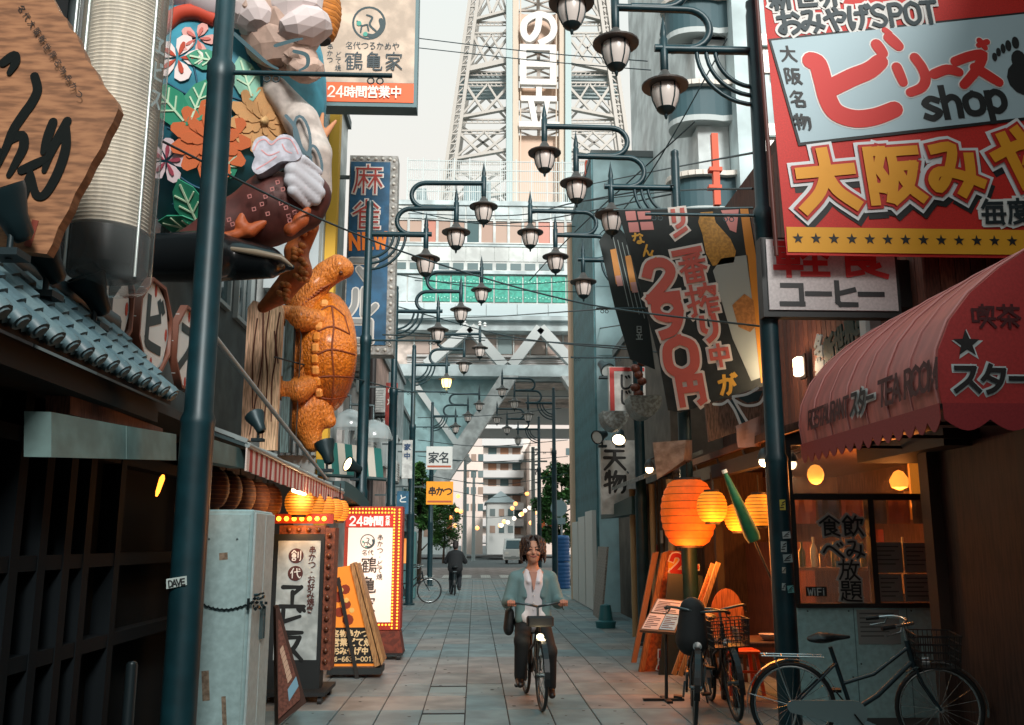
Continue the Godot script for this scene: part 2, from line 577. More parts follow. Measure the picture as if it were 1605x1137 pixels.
# strokes of the characters that stand on the signs, on a 10 by 10 square, y up
const ROUND := "みやげおなんとがかつどてじのりうきべゅ0239689SCODRPUhops"
const GLYPHS := {
	"大": [[.5, 6.5, 9.5, 6.5], [5, 9.8, 5, 6.5, 3.5, 3, .5, .3], [5, 6.3, 6.5, 3, 9.5, .3]],
	"阪": [[1, 9.5, 1, .3], [1, 9.3, 3.6, 9.3, 2.4, 6.2, 3.6, 4, 2.8, 2.5, 1.6, 2.8], [4.8, 9, 9.6, 9], [5.2, 9, 5.2, 5, 4, .5], [5.4, 6.3, 9, 6.3, 7.5, 2.5, 4.8, .3], [6, 5.5, 7.5, 2.5, 9.7, .3]],
	"み": [[1.5, 8.7, 5, 8.7, 3.5, 4, 1.5, 1.5, .5, 3, 2, 4.5, 6, 3.5, 9.5, 1.8], [8, 6.8, 7.6, 3, 5.8, .3]],
	"や": [[.6, 5.5, 5, 7.2, 8.5, 7.2, 9, 5.5, 7.5, 4, 6, 4.3], [5, 9.7, 5.8, 8.4], [2.3, 8.8, 5, .2]],
	"名": [[4.5, 9.8, 1, 6], [4, 8.6, 8.5, 8.6, 5, 4.5, .8, 3], [3.8, 6.8, 5.2, 5.6], [4, 3.6, 4, .3], [4, 3.8, 8.6, 3.8, 8.6, .3], [4, .8, 8.6, .8]],
	"物": [[1.5, 8.8, .8, 6], [1, 7.2, 4.2, 7.2], [2.6, 9.8, 2.6, .3], [.5, 3.5, 4.3, 5], [5.5, 9.6, 4.2, 6], [5, 7.5, 9.3, 7.5, 9, 2, 7.8, .4], [6.5, 7.3, 4.2, 3], [8, 7.2, 4.8, .8]],
	"ビ": [[2, 9.5, 2, 1.8, 3, 1, 9, 1], [2, 5, 8, 7], [7.3, 9.8, 8, 8.8], [8.8, 9.9, 9.5, 9]],
	"リ": [[2.5, 9, 2.5, 3.5], [7.5, 9.3, 7.5, 4, 6.5, 1.8, 4, .3]],
	"ー": [[.8, 5, 9.2, 5]],
	"ズ": [[1.5, 8.5, 7.5, 8.5, 5.5, 4.5, 1, .6], [5.5, 4.5, 9, .6], [7.8, 9.9, 8.5, 8.9], [9.2, 9.9, 9.8, 9]],
	"ス": [[1.5, 8.7, 8.2, 8.7, 6, 4.5, .8, .5], [5.8, 4.2, 9.3, .4]],
	"タ": [[4, 9.7, 2.5, 6.5, .8, 4.5], [3.8, 8, 8.8, 8, 7.5, 4, 5, 1.2, 2.3, 0], [3.2, 5.2, 6.8, 3.4]],
	"毎": [[2.8, 9.8, .8, 6.8], [2, 8.5, 9, 8.5], [2.6, 6.8, 1.8, .8, 8.3, .8, 8.6, .2], [2.6, 6.8, 8.6, 6.8, 8.3, .8], [.4, 4, 9.7, 4], [5.4, 6.7, 5, .9]],
	"度": [[5, 9.9, 5, 8.7], [1, 8.6, 9.5, 8.6], [1.6, 8.5, 1.4, 4, .4, .4], [2.6, 6.8, 9.3, 6.8], [4, 7.8, 4, 4.8], [7.3, 7.8, 7.3, 4.8], [4, 5, 7.3, 5], [3, 3.6, 8.3, 3.6, 6, 1.5, 2.4, .2], [3.8, 2.9, 6, 1.4, 9.6, .2]],
	"新": [[2.6, 9.8, 2.6, 8.8], [.6, 8.6, 4.8, 8.6], [1.4, 8, 1.9, 6.8], [4, 8, 3.4, 6.8], [.4, 6.5, 5, 6.5], [.5, 4.6, 4.9, 4.6], [2.7, 6.4, 2.7, .3], [2.6, 4.4, .6, 1.8], [2.9, 4, 4.6, 2.4], [9, 9.6, 6.2, 8.6], [6.2, 8.6, 6.1, 4, 5, .4], [6.2, 5.9, 9.8, 5.9], [8, 5.8, 8, .2]],
	"世": [[.4, 6.4, 9.6, 6.4], [2.2, 8.8, 2.2, .8, 9, .8], [5, 9.6, 5, 3.4], [7.6, 9.6, 7.6, 3.4], [5, 3.4, 7.6, 3.4]],
	"界": [[2, 9.4, 8, 9.4, 8, 5.6, 2, 5.6, 2, 9.4], [2, 7.5, 8, 7.5], [5, 9.4, 5, 5.6], [5, 5.6, .6, 3.2], [5, 5.6, 9.4, 3.2], [3.6, 3.6, 3.4, 2, 2, .2], [6.4, 3.6, 6.4, .2]],
	"お": [[.8, 7.3, 6, 7.6], [3.2, 9.7, 3.2, 1.5, 2, .8, 1, 2, 2.4, 3.6, 6, 5, 9, 4, 9, 2, 6.5, .4], [7.3, 8.7, 9.3, 7]],
	"げ": [[1.5, 9.5, .9, 4, 1.6, .5, 2.4, 2.4], [3.8, 6.8, 8.6, 6.8], [6.5, 9.5, 6.5, 4, 5, .3], [8.2, 9.8, 8.8, 8.8], [9.4, 9.9, 9.9, 9.1]],
	"軽": [[.5, 8.6, 4.8, 8.6], [1, 7, 4.4, 7, 4.4, 3.8, 1, 3.8, 1, 7], [1, 5.4, 4.4, 5.4], [.3, 2.3, 5, 2.3], [2.7, 9.8, 2.7, .2], [5.6, 9, 9, 9, 5.4, 5.2], [6.3, 8.4, 9.8, 5.3], [5.8, 3.5, 9.5, 3.5], [7.6, 5, 7.6, .6], [5.2, .6, 9.9, .6]],
	"食": [[5, 9.9, .4, 6.4], [5, 9.9, 9.6, 6.4], [5, 8, 5, 6.8], [2.6, 6.6, 7.4, 6.6, 7.4, 3.6, 2.6, 3.6], [2.6, 5.1, 7.4, 5.1], [2.6, 6.6, 2.6, .5, 5.2, 1.2], [8.3, 3, 6.4, 1.9], [4.8, 3.3, 6.4, 1.6, 9.6, .2]],
	"コ": [[1.5, 8, 8.5, 8, 8.5, 1], [1, 1.2, 9, 1.2]],
	"ヒ": [[2.2, 9.3, 2.2, 2, 3.2, 1.1, 9, 1.1], [2.2, 5, 8.5, 6.6]],
	"喫": [[.6, 7.8, 3, 7.8, 3, 2.8, .6, 2.8, .6, 7.8], [3.8, 8.6, 6.2, 8.6], [3.8, 7.2, 6.2, 7.2], [3.6, 5.6, 6.4, 5.9], [5, 9.8, 5, 5.7], [6.8, 8.8, 9.5, 8.8, 9, 5.2], [8, 8.7, 6.6, 5.2], [3.6, 3.9, 9.8, 3.9], [6.5, 5, 6.3, 3.9, 3.6, .3], [6.6, 3.8, 9.8, .3]],
	"茶": [[.5, 8.4, 9.5, 8.4], [3.3, 9.8, 3.3, 7.2], [6.7, 9.8, 6.7, 7.2], [5, 7.4, .4, 4.2], [5, 7.4, 9.6, 4.2], [1.8, 3.6, 8.2, 3.6], [5, 5, 5, .2], [3.6, 2.8, 1.6, .9], [6.4, 2.8, 8.4, .9]],
	"な": [[.6, 7.6, 5.4, 7.8], [3.3, 9.6, 2.5, 6, 1, 3.8], [6.8, 8.4, 9, 6.8], [7, 5.6, 7, 1.5, 5.5, .4, 3.8, 1.2, 5, 2.4, 9.2, .9]],
	"ん": [[5.5, 9.6, .8, .6, 3, 4.2, 4.6, 4.4, 5.4, 1.2, 7, .5, 9.4, 3.6]],
	"と": [[2.8, 9.4, 3.8, 5.2], [8.6, 7.2, 3.5, 5, 1.8, 3, 3, 1, 9, .8]],
	"円": [[1.2, 9, 1.2, .2], [1.2, 9, 8.8, 9, 8.8, 1, 7.6, .3], [1.2, 5, 8.8, 5], [5, 9, 5, 5]],
	"一": [[.6, 5, 9.4, 5]],
	"番": [[8, 9.6, 2.4, 9], [3, 8.6, 3.6, 7.6], [7.2, 8.7, 6.4, 7.6], [.6, 7.2, 9.4, 7.2], [5, 9.2, 5, .5], [4.8, 7, .6, 4.4], [5.2, 7, 9.5, 4.4], [2.2, 4.2, 7.8, 4.2, 7.8, .3, 2.2, .3, 2.2, 4.2], [2.2, 2.3, 7.8, 2.3]],
	"搾": [[.4, 7.6, 3.8, 7.6], [2.2, 9.8, 2.2, 1, 1.2, .4], [.4, 3.6, 3.9, 4.6], [6.8, 9.9, 6.8, 8.8], [4.6, 8.6, 4.6, 7.3], [4.6, 8.6, 9.6, 8.6, 9.4, 7.4], [6.2, 8, 4.6, 6.2], [7.6, 8, 9.2, 6.4], [6, 5.8, 4.4, 3.4], [5.4, 4.9, 9.8, 4.9], [6.6, 4.9, 6.6, .2], [6.6, 3.2, 9.3, 3.2], [6.6, 1.5, 9.5, 1.5]],
	"り": [[2.6, 9.2, 2.4, 5, 3.2, 4], [7.2, 9.5, 7.4, 5, 6.4, 2, 4, .2]],
	"中": [[1.2, 7.6, 8.8, 7.6, 8.8, 3.8, 1.2, 3.8, 1.2, 7.6], [5, 9.8, 5, .2]],
	"が": [[.6, 6.8, 6.2, 7.2, 5.6, 2, 4.2, .5], [3.6, 9.6, 3, 5, .9, .8], [7, 7.6, 8.2, 4.6], [7.6, 9.6, 8.2, 8.6], [9, 9.9, 9.6, 8.9]],
	"じ": [[3, 9.4, 2.8, 3, 4, .8, 7, 1, 9, 3], [5.6, 8.6, 6.3, 7.4], [7.4, 9, 8.1, 7.8]],
	"ゅ": [[2, 7, 1.6, 3, 2.4, 1.4], [2, 4, 6, 6.4, 8.4, 4, 6, 2], [5.4, 8, 5.4, 3, 4, .4]],
	"串": [[2.6, 8.8, 7.4, 8.8, 7.4, 6.6, 2.6, 6.6, 2.6, 8.8], [1.2, 5.4, 8.8, 5.4, 8.8, 2.6, 1.2, 2.6, 1.2, 5.4], [5, 9.9, 5, .1]],
	"か": [[.6, 6.8, 6.2, 7.2, 5.6, 2, 4.2, .5], [3.6, 9.6, 3, 5, .9, .8], [7.4, 7.8, 9.2, 4.8]],
	"つ": [[.6, 6.6, 6, 8, 9.2, 6.2, 8.4, 3, 4.4, 1]],
	"ど": [[2.8, 9.4, 3.8, 5.2], [8.2, 7.2, 3.5, 5, 1.8, 3, 3, 1, 9, .8], [7.2, 9.4, 7.9, 8.4], [8.8, 9.8, 9.4, 8.8]],
	"て": [[.8, 8.4, 9, 8.8, 5.6, 6.6, 4.6, 3.6, 6, 1.2, 8, .7]],
	"る": [[2, 9, 7.4, 9, 2, 4.6, 6, 5.4, 8.6, 3.6, 6.4, .8, 3.4, .6, 4, 2.2, 5.6, 1]],
	"め": [[2.6, 8.4, 4.6, 2], [6, 9.4, 4.4, 3, 1.8, 1.2, 1.2, 4, 4.6, 7, 8.4, 6, 8.6, 2.6, 5.8, .6]],
	"焼": [[2.8, 9.6, 2.6, 4, .4, .4], [1, 7, 1.4, 5], [4.4, 7.6, 3.4, 5.6], [2.7, 3.6, 4.2, 1.2], [5, 8.4, 9.6, 8.4], [7.2, 9.8, 7.2, 6.6], [6, 7.4, 6, 5.6], [8.6, 7.4, 8.6, 5.6], [4.8, 5.6, 9.9, 5.6], [4.8, 4, 9.8, 4], [6.4, 4, 6.2, 1.8, 4.6, .3], [8, 4, 8, .8, 9.8, .7, 9.9, 2]],
	"代": [[3.2, 9.7, .4, 4.8], [2.1, 6.8, 2.1, .2], [3.6, 6, 9.6, 7], [6, 9.7, 6.8, 3.5, 9, .4, 9.8, 2], [7.8, 9.3, 9, 8.2]],
	"鶴": [[.6, 8.8, .6, 7.2], [.6, 8.8, 4.8, 8.8, 4.6, 7.4], [2.4, 7.6, .4, 4.6], [1.6, 6.2, 1.6, .4], [1.6, 6, 4.8, 6], [1.6, 4.2, 4.6, 4.2], [1.6, 2.4, 4.6, 2.4], [1.6, .5, 5, .5], [3.2, 7.4, 3.2, .5], [7, 9.8, 6.4, 8.8], [5.8, 8.7, 5.8, 3], [5.8, 8.7, 9, 8.7, 9, 6], [5.8, 7.4, 9, 7.4], [5.8, 6, 9, 6], [5.8, 4.6, 9.8, 4.6], [5.8, 3, 9.6, 3, 9.4, .6, 8.6, .2], [5.6, 2, 5.2, .6], [6.6, 1.9, 6.8, .8], [7.7, 2, 8, 1]],
	"亀": [[4, 9.9, 1.6, 7.6], [3.4, 8.9, 7, 8.9, 6, 7.6], [1.8, 7.4, 8.2, 7.4, 8.2, 5.2, 1.8, 5.2, 1.8, 7.4], [1.8, 4.2, 8.2, 4.2, 8.2, 2, 1.8, 2, 1.8, 4.2], [1.8, 6.3, 8.2, 6.3], [1.8, 3.1, 8.2, 3.1], [5, 7.4, 5, .8, 6, .2, 9.4, .3, 9.6, 1.8]],
	"家": [[5, 9.9, 5, 8.8], [1, 8.7, 1, 7], [1, 8.7, 9.2, 8.7, 9, 7.2], [2.2, 6.8, 7.8, 6.8], [5, 6.8, 3.6, 5.4, .8, 4], [4.2, 5.4, 5.6, 3.6, 5, .4, 3.8, .8], [5, 4.2, 1, 1.8], [5.4, 3, 1.2, .2], [8.2, 5.8, 5.6, 4.2], [6, 4, 9.6, .8]],
	"時": [[.8, 8.8, 3.6, 8.8, 3.6, 1.6, .8, 1.6, .8, 8.8], [.8, 5.2, 3.6, 5.2], [5, 8, 9.2, 8], [7, 9.8, 7, 6], [4.4, 6, 9.8, 6], [4.4, 4, 9.8, 4], [8, 5.4, 8, .6, 6.8, .5], [5.4, 3, 6.2, 1.8]],
	"間": [[.8, 9.4, .8, .2], [.8, 9.4, 4, 9.4, 4, 6.4, .8, 6.4], [.8, 7.9, 4, 7.9], [9.2, 9.4, 9.2, .4, 8.2, .4], [9.2, 9.4, 6, 9.4, 6, 6.4, 9.2, 6.4], [6, 7.9, 9.2, 7.9], [3.2, 5.2, 6.8, 5.2, 6.8, 1.4, 3.2, 1.4, 3.2, 5.2], [3.2, 3.3, 6.8, 3.3]],
	"営": [[2, 9.7, 2.6, 8.6], [5, 9.9, 5, 8.7], [8, 9.7, 7.2, 8.6], [.8, 8.2, .8, 6.8], [.8, 8.2, 9.2, 8.2, 9.2, 6.8], [3, 6.8, 7, 6.8, 7, 4.6, 3, 4.6, 3, 6.8], [1.8, 3.4, 8.2, 3.4, 8.2, .2, 1.8, .2, 1.8, 3.4]],
	"業": [[3.8, 9.9, 3.8, 8], [6.2, 9.9, 6.2, 8], [1.8, 9.5, 2.4, 8.2], [8.2, 9.5, 7.6, 8.2], [.6, 7.9, 9.4, 7.9], [3.2, 7.5, 3.8, 6.4], [6.8, 7.5, 6.2, 6.4], [1.4, 6.2, 8.6, 6.2], [2, 4.8, 8, 4.8], [.4, 3.2, 9.6, 3.2], [5, 6.2, 5, .1], [4.6, 3, 1, .6], [5.4, 3, 9, .6]],
	"麻": [[5, 9.9, 5, 8.8], [1, 8.7, 9.6, 8.7], [1.4, 8.6, 1.2, 4, .3, .4], [2.2, 6.4, 5, 6.4], [3.6, 8, 3.6, .2], [3.5, 6, 1.8, 2.8], [3.8, 5.6, 5, 3.8], [5.6, 6.4, 9.8, 6.4], [7.6, 8, 7.6, .2], [7.5, 6, 5.4, 2.4], [7.8, 5.8, 9.8, 2.6]],
	"雀": [[5, 9.9, 5, 7], [3, 9, 1.2, 7], [7, 9, 9, 7.2], [5.6, 8, .6, 5], [3, 6.6, 3, .3], [3, 5.8, 9.3, 5.8], [3, 4.1, 9, 4.1], [3, 2.3, 9, 2.3], [3, .4, 9.6, .4], [6, 7, 6, .4]],
	"マ": [[.8, 8.4, 9.2, 8.4, 5.4, 4.4], [3.6, 5.6, 6.2, 2.2]],
	"ル": [[3, 8.8, 2.8, 4, .6, .8], [5.8, 9.2, 5.8, 1.2, 7.2, 1.6, 9.6, 4]],
	"の": [[5.2, 8, 4.6, 4, 2.6, 1.6, 1, 3.2, 1.4, 6.4, 4.8, 8.4, 8, 7.6, 9.2, 5, 8.4, 2.4, 5.8, .8]],
	"日": [[2, 9.4, 8, 9.4, 8, .4, 2, .4, 2, 9.4], [2, 5, 8, 5]],
	"立": [[5, 9.8, 5, 7.8], [1, 7.4, 9, 7.4], [3, 6.4, 3.8, 2], [7, 6.4, 6, 2], [.4, .8, 9.6, .8]],
	"ヱ": [[1.5, 8.4, 8, 8.4, 5.4, 5.8], [5, 6.6, 5, 1.2], [.6, 1.2, 9.4, 1.2]],
	"好": [[2.8, 9.6, 1.2, 3.4, 4.6, .6], [4, 6.8, 3, 2.4, .4, .4], [.4, 6.6, 4.8, 6.8], [5.6, 8.4, 9.2, 8.4, 7.4, 6.4], [7.4, 6.4, 7.4, 1, 6, .6], [5, 4.6, 9.8, 4.6]],
	"き": [[1.2, 8, 8.2, 8.6], [.9, 5.8, 8.8, 6.4], [4, 9.8, 7.4, 4], [2.6, 3, 2.8, 1.2, 7, .5]],
	"創": [[2.8, 9.8, .4, 7], [2.8, 9.8, 5.2, 7.4], [1.6, 7, 4, 7], [1.2, 5.8, 4.4, 5.8, 4.4, 3.6, 1.2, 3.6, 1.2, 5.8], [1.2, 4.7, 4.4, 4.7], [1.4, 2.4, 4.4, 2.4, 4.4, .4, 1.4, .4, 1.4, 2.4], [6.6, 8.4, 6.6, 2.6], [9, 9.6, 9, .8, 7.8, .4]],
	"飲": [[2.6, 9.8, .3, 7], [2.6, 9.8, 4.8, 7.4], [1.2, 6.8, 4.2, 6.8, 4.2, 3.8, 1.2, 3.8], [1.2, 5.3, 4.2, 5.3], [1.2, 6.8, 1.2, .6, 3.6, 1.6], [3.2, 3, 4.6, 1.4], [6.6, 9.7, 5, 6.6], [6, 8, 9.6, 8, 9, 6.2], [7.4, 7.4, 7, 3.6, 4.8, .4], [7.3, 4.4, 9.8, .4]],
	"べ": [[.4, 4.4, 3.4, 7.2, 9.6, 2], [7, 8.2, 7.8, 7.2], [8.6, 8.8, 9.3, 7.8]],
	"放": [[2.6, 9.8, 2.6, 8.2], [.4, 7.8, 5, 7.8], [2.4, 7.6, 2, 4, .4, .6], [2.2, 5, 4.6, 5, 4.2, 1, 3.2, .6], [6.8, 9.7, 5.2, 5.6], [6.2, 7.6, 9.8, 7.6], [8.6, 7.4, 7.4, 3, 5, .4], [6.2, 5.6, 7.4, 2.8, 9.8, .4]],
	"題": [[1, 9.6, 4, 9.6, 4, 6.8, 1, 6.8, 1, 9.6], [1, 8.2, 4, 8.2], [.4, 5.6, 4.8, 5.6], [2.6, 5.6, 2.6, 2], [2.6, 3.8, 4.4, 3.8], [1.2, 4.2, .4, 1], [1, 2.4, 3, .8, 9.8, .4], [5.2, 9.4, 9.8, 9.4], [7.4, 9.4, 6.8, 8.2], [5.6, 8, 9.4, 8, 9.4, 3.4, 5.6, 3.4, 5.6, 8], [5.6, 6.5, 9.4, 6.5], [5.6, 5, 9.4, 5], [6.4, 3, 5.4, 1.6], [8.4, 3, 9.6, 1.8]],
	"天": [[1, 8.6, 9, 8.6], [.5, 5.6, 9.5, 5.6], [5, 8.6, 4.6, 5, .6, .4], [5, 5.4, 9.6, .4]],
	"う": [[3, 9.4, 6.6, 8.4], [2, 6, 6, 7, 8, 5, 6.6, 2, 4, .4]],
	"・": [[4.2, 5, 5.8, 5]],
	"、": [[3, 8, 6, 5.4]],
	"0": [[3.5, 9.5, 1.2, 8, .7, 5, 1.2, 2, 3.5, .5, 5.8, 2, 6.3, 5, 5.8, 8, 3.5, 9.5]],
	"1": [[1.4, 7.8, 3.8, 9.6], [3.8, 9.6, 3.8, .4]],
	"2": [[.9, 7, 2, 9.2, 4.6, 9.4, 6.1, 7.4, 5, 4.8, .8, .6], [.8, .6, 6.4, .6]],
	"3": [[.9, 8.4, 3, 9.6, 5.6, 8.6, 5.4, 6.2, 3, 5.2, 5.9, 4, 5.8, 1.6, 3, .4, .8, 1.6]],
	"4": [[4.8, 9.6, .6, 3], [.6, 3, 6.6, 3], [4.9, 9.6, 4.9, .2]],
	"5": [[5.8, 9.4, 1.6, 9.4], [1.6, 9.4, 1.3, 5.4], [1.3, 5.4, 4.4, 6, 6, 3.4, 4.4, .8, 1, 1]],
	"6": [[5.4, 9, 2.6, 8.6, .9, 5, 1.4, 1.6, 3.6, .4, 5.8, 2, 5.4, 4.8, 3.2, 5.4, 1.2, 3.6]],
	"8": [[3.5, 5.2, 1.4, 7, 2, 9, 3.5, 9.5, 5, 9, 5.6, 7, 3.5, 5.2, 1, 3.4, 1.4, 1.2, 3.5, .5, 5.6, 1.2, 6, 3.4, 3.5, 5.2]],
	"9": [[5.8, 6.2, 4, 4.6, 1.6, 5.4, 1, 7.6, 2.4, 9.3, 4.6, 9.3, 5.9, 7.4, 5.6, 4, 4.2, 1.4, 2, .5]],
	"-": [[1, 5, 6, 5]],
	"S": [[6, 8.4, 3.6, 9.6, 1, 8, 2, 5.8, 5, 4.6, 6.2, 2.4, 4, .4, .8, 1.6]],
	"P": [[1.2, 9.5, 1.2, .3], [1.2, 9.4, 4.6, 9.4, 6.2, 7.4, 4.6, 5, 1.2, 5]],
	"O": [[3.5, 9.6, 1, 8, .5, 5, 1, 2, 3.5, .4, 6, 2, 6.5, 5, 6, 8, 3.5, 9.6]],
	"T": [[.4, 9.4, 6.6, 9.4], [3.5, 9.4, 3.5, .3]],
	"N": [[1, .3, 1, 9.5], [1, 9.5, 6, .3], [6, .3, 6, 9.5]],
	"E": [[1.2, 9.5, 1.2, .4], [1.2, 9.4, 6, 9.4], [1.2, 5, 5.4, 5], [1.2, .5, 6.2, .5]],
	"W": [[.2, 9.5, 1.8, .4], [1.8, .4, 3.5, 7], [3.5, 7, 5.2, .4], [5.2, .4, 6.8, 9.5]],
	"D": [[1.2, 9.4, 1.2, .5], [1.2, 9.4, 4, 9.2, 6.2, 7, 6.2, 3, 4, .6, 1.2, .5]],
	"A": [[.4, .3, 3.5, 9.6], [3.5, 9.6, 6.6, .3], [1.6, 3.4, 5.4, 3.4]],
	"V": [[.4, 9.6, 3.5, .4], [3.5, .4, 6.6, 9.6]],
	"R": [[1.2, 9.5, 1.2, .3], [1.2, 9.4, 4.6, 9.4, 6, 7.4, 4.6, 5.2, 1.2, 5.2], [3.4, 5, 6.4, .3]],
	"U": [[1, 9.5, 1, 3, 2, .8, 3.5, .4, 5, .8, 6, 3, 6, 9.5]],
	"M": [[.8, .3, .8, 9.5], [.8, 9.5, 3.5, 3], [3.5, 3, 6.2, 9.5], [6.2, 9.5, 6.2, .3]],
	"F": [[1.2, 9.5, 1.2, .3], [1.2, 9.4, 6, 9.4], [1.2, 5, 5.4, 5]],
	"I": [[1.8, 9.5, 1.8, .4]],
	"i": [[1.8, 6.4, 1.8, .4], [1.8, 9, 1.8, 8.6]],
	"s": [[5.2, 5.8, 3, 6.6, 1, 5.2, 3, 3.6, 5.2, 2, 3, .4, .8, 1.2]],
	"h": [[1.2, 9.6, 1.2, .3], [1.2, 5, 3.6, 6.4, 5.6, 5, 5.6, .3]],
	"o": [[3.5, 6.6, 1.2, 5.4, .8, 3.5, 1.4, 1.2, 3.5, .4, 5.6, 1.2, 6.2, 3.5, 5.6, 5.6, 3.5, 6.6]],
	"p": [[1.2, 6.4, 1.2, -2.6], [1.2, 5, 3.6, 6.5, 5.8, 5, 5.8, 2, 3.6, .4, 1.2, 1.6]],
}

func _ready() -> void:
	rng.seed = 11
	var cam = Camera3D.new()
	cam.name = "camera"
	cam.fov = rad_to_deg(2.0 * atan(568.5 / FOCAL))
	cam.far = 900.0
	cam.near = 0.05
	cam.position = EYE
	cam.basis = lens
	add_child(cam)
	cam.current = true
	var env = Environment.new()
	env.background_mode = Environment.BG_SKY
	var sky = ProceduralSkyMaterial.new()
	sky.sky_top_color = Color("86cedb")
	sky.sky_horizon_color = Color("b3a69d")
	sky.sky_curve = 2.0
	sky.ground_bottom_color = Color("6f7474")
	sky.ground_horizon_color = Color("a39d99")
	sky.sky_energy_multiplier = 1.0
	sky.sun_angle_max = 30.0
	env.sky = Sky.new()
	env.sky.sky_material = sky
	env.tonemap_mode = Environment.TONE_MAPPER_LINEAR
	env.tonemap_exposure = 2.15
	env.sdfgi_enabled = true
	env.ssao_enabled = true
	env.ssil_enabled = true
	env.fog_enabled = false
	env.fog_density = 0.0018
	env.fog_light_color = Color("f1e4dd")
	var we = WorldEnvironment.new()
	we.name = "surroundings"
	we.environment = env
	add_child(we)
	var sun = DirectionalLight3D.new()
	sun.name = "sun"
	sun.light_color = Color("f6f3ee")
	sun.light_energy = 0.6
	sun.light_angular_distance = 14.0
	sun.shadow_enabled = true
	sun.look_at_from_position(Vector3(27.0, 51.0, 90.0), Vector3.ZERO)
	add_child(sun)
	ground()
	tower()
	masses()
	far_end()
	build_left()
	build_right()
	build_middle()
	wires()

# ---------------------------------------------------------------- ground
func ground() -> void:
	var m = MB.new()
	m.quad(Vector3(-300, -0.016, 60), Vector3(300, -0.016, 60), Vector3(300, -0.016, -420), Vector3(-300, -0.016, -420), Vector3.UP)
	setting("ground", m, mat("4c5354", 0.9, {"tex": "fine", "scale": 0.7}))
	m = MB.new()
	m.quad(Vector3(-40, -0.006, -41.5), Vector3(40, -0.006, -41.5), Vector3(40, -0.006, -60), Vector3(-40, -0.006, -60), Vector3.UP)
	setting("road", m, mat("8a8380", 0.85, {"tex": "grime", "scale": 0.25}))
	# pale kerb and stop lines where the paving ends
	m = MB.new()
	m.span(Vector3(-3.2, -0.002, -41.0), Vector3(4.0, 0.012, -41.4))
	setting("kerb", m, mat("a9a6a0", 0.8, {"tex": "fine", "scale": 2.0}))
	m = MB.new()
	for k in 7:
		m.quad(Vector3(-2.4 + k * 0.9, -0.001, -43.0), Vector3(-1.95 + k * 0.9, -0.001, -43.0), Vector3(-1.95 + k * 0.9, -0.001, -46.5), Vector3(-2.4 + k * 0.9, -0.001, -46.5), Vector3.UP)
	setting("road_marking", m, mat("c9c6c0", 0.8, {"tex": "grime", "scale": 1.5}))
	# stone slabs, each a piece of its own near by
	m = MB.new()
	m.quad(Vector3(-3.4, -0.0105, 8), Vector3(4.6, -0.0105, 8), Vector3(4.6, -0.0105, -41), Vector3(-3.4, -0.0105, -41), Vector3.UP)
	var paving = setting("pavement", m, mat("3a3430", 0.95, {"tex": "fine", "scale": 3.0}))
	var wide = 0.408
	var long = 0.84
	var slabs = []
	var cols = ["98938f", "93918f", "8e9292", "879395", "809295", "7b9196", "768f95", "9b9590"]
	for c in cols: slabs.append(mat(c, 0.5, {"tex": "blotch", "scale": 0.35, "spec": 0.5}))
	var variants = []
	for k in 3:
		var b = MB.new()
		b.soft(Vector3(0, -0.015, 0), Vector3(wide - 0.008 - k * 0.0015, 0.03, long - 0.009 - k * 0.002), 0.004)
		variants.append(b.mesh())
	var rest = MB.new()
	var count = 0
	for row in 41:
		var d = 6.9 + row * long
		var tone = rng.randf()
		for colm in 16:
			var x = -0.08 + wide * (colm - 7 + 0.5)
			if x < -2.9 or x > 3.4: continue
			var mid = Vector3(x, 0, -d - long / 2)
			var pick = int(clampf(tone * 8.0 + rng.randf_range(-0.9, 0.9), 0, 7))
			if (row == 2 and colm == 6) or (row == 4 and colm == 6):
				# narrow drain between two short slabs
				pick = 3
				var dk = MB.new()
				dk.span(mid + Vector3(-wide / 2 + 0.006, -0.03, -0.2), mid + Vector3(wide / 2 - 0.006, -0.004, 0.2))
				part("drain_cover", dk, mat("8fa3a8", 0.35, {"metal": 0.7}), paving)
				var gap = MB.new()
				gap.span(mid + Vector3(-wide / 2 + 0.006, -0.03, -0.205), mid + Vector3(wide / 2 - 0.006, -0.002, -0.26))
				part("drain_slot", gap, mat("141414", 0.9), paving)
				for e in [-1, 1]:
					var sl = MB.new()
					sl.soft(mid + Vector3(0, -0.015, e * 0.315 if e > 0 else -0.34), Vector3(wide - 0.009, 0.03, 0.2 if e > 0 else 0.15), 0.004)
					part("slab", sl, slabs[pick], paving)
				continue
			if count < 290:
				reuse("slab", variants[rng.randi() % 3], slabs[pick], paving, Transform3D(Basis(), mid + Vector3(0, rng.randf_range(-0.0016, 0.0016), 0)))
				count += 1
			else:
				rest.tint(Color(cols[pick]))
				rest.soft(mid + Vector3(0, -0.015, 0), Vector3(wide - 0.01, 0.03, long - 0.012), 0.004)
	# chewing gum and small tar spots trodden into the paving
	var gum = MB.new()
	for k in 170:
		var q = Vector3(rng.randf_range(-1.9, 2.6), 0.0022, -rng.randf_range(8.2, 20.0))
		var r = rng.randf_range(0.008, 0.022)
		var pts = []
		for i in 7: pts.append(q + Vector3(cos(TAU * i / 7.0), 0, sin(TAU * i / 7.0)) * r * rng.randf_range(0.7, 1.2))
		gum.prism(pts, Vector3(0, 0.0012, 0))
	var spots = part("gum_spots", gum, mat("4e4c4a", 0.8), paving)
	spots.set_meta("kind", "stuff")
	var far = part("slab_field", rest, mat("ffffff", 0.55, {"tint": 1, "tex": "grime", "scale": 0.8}), paving)
	far.set_meta("kind", "stuff")

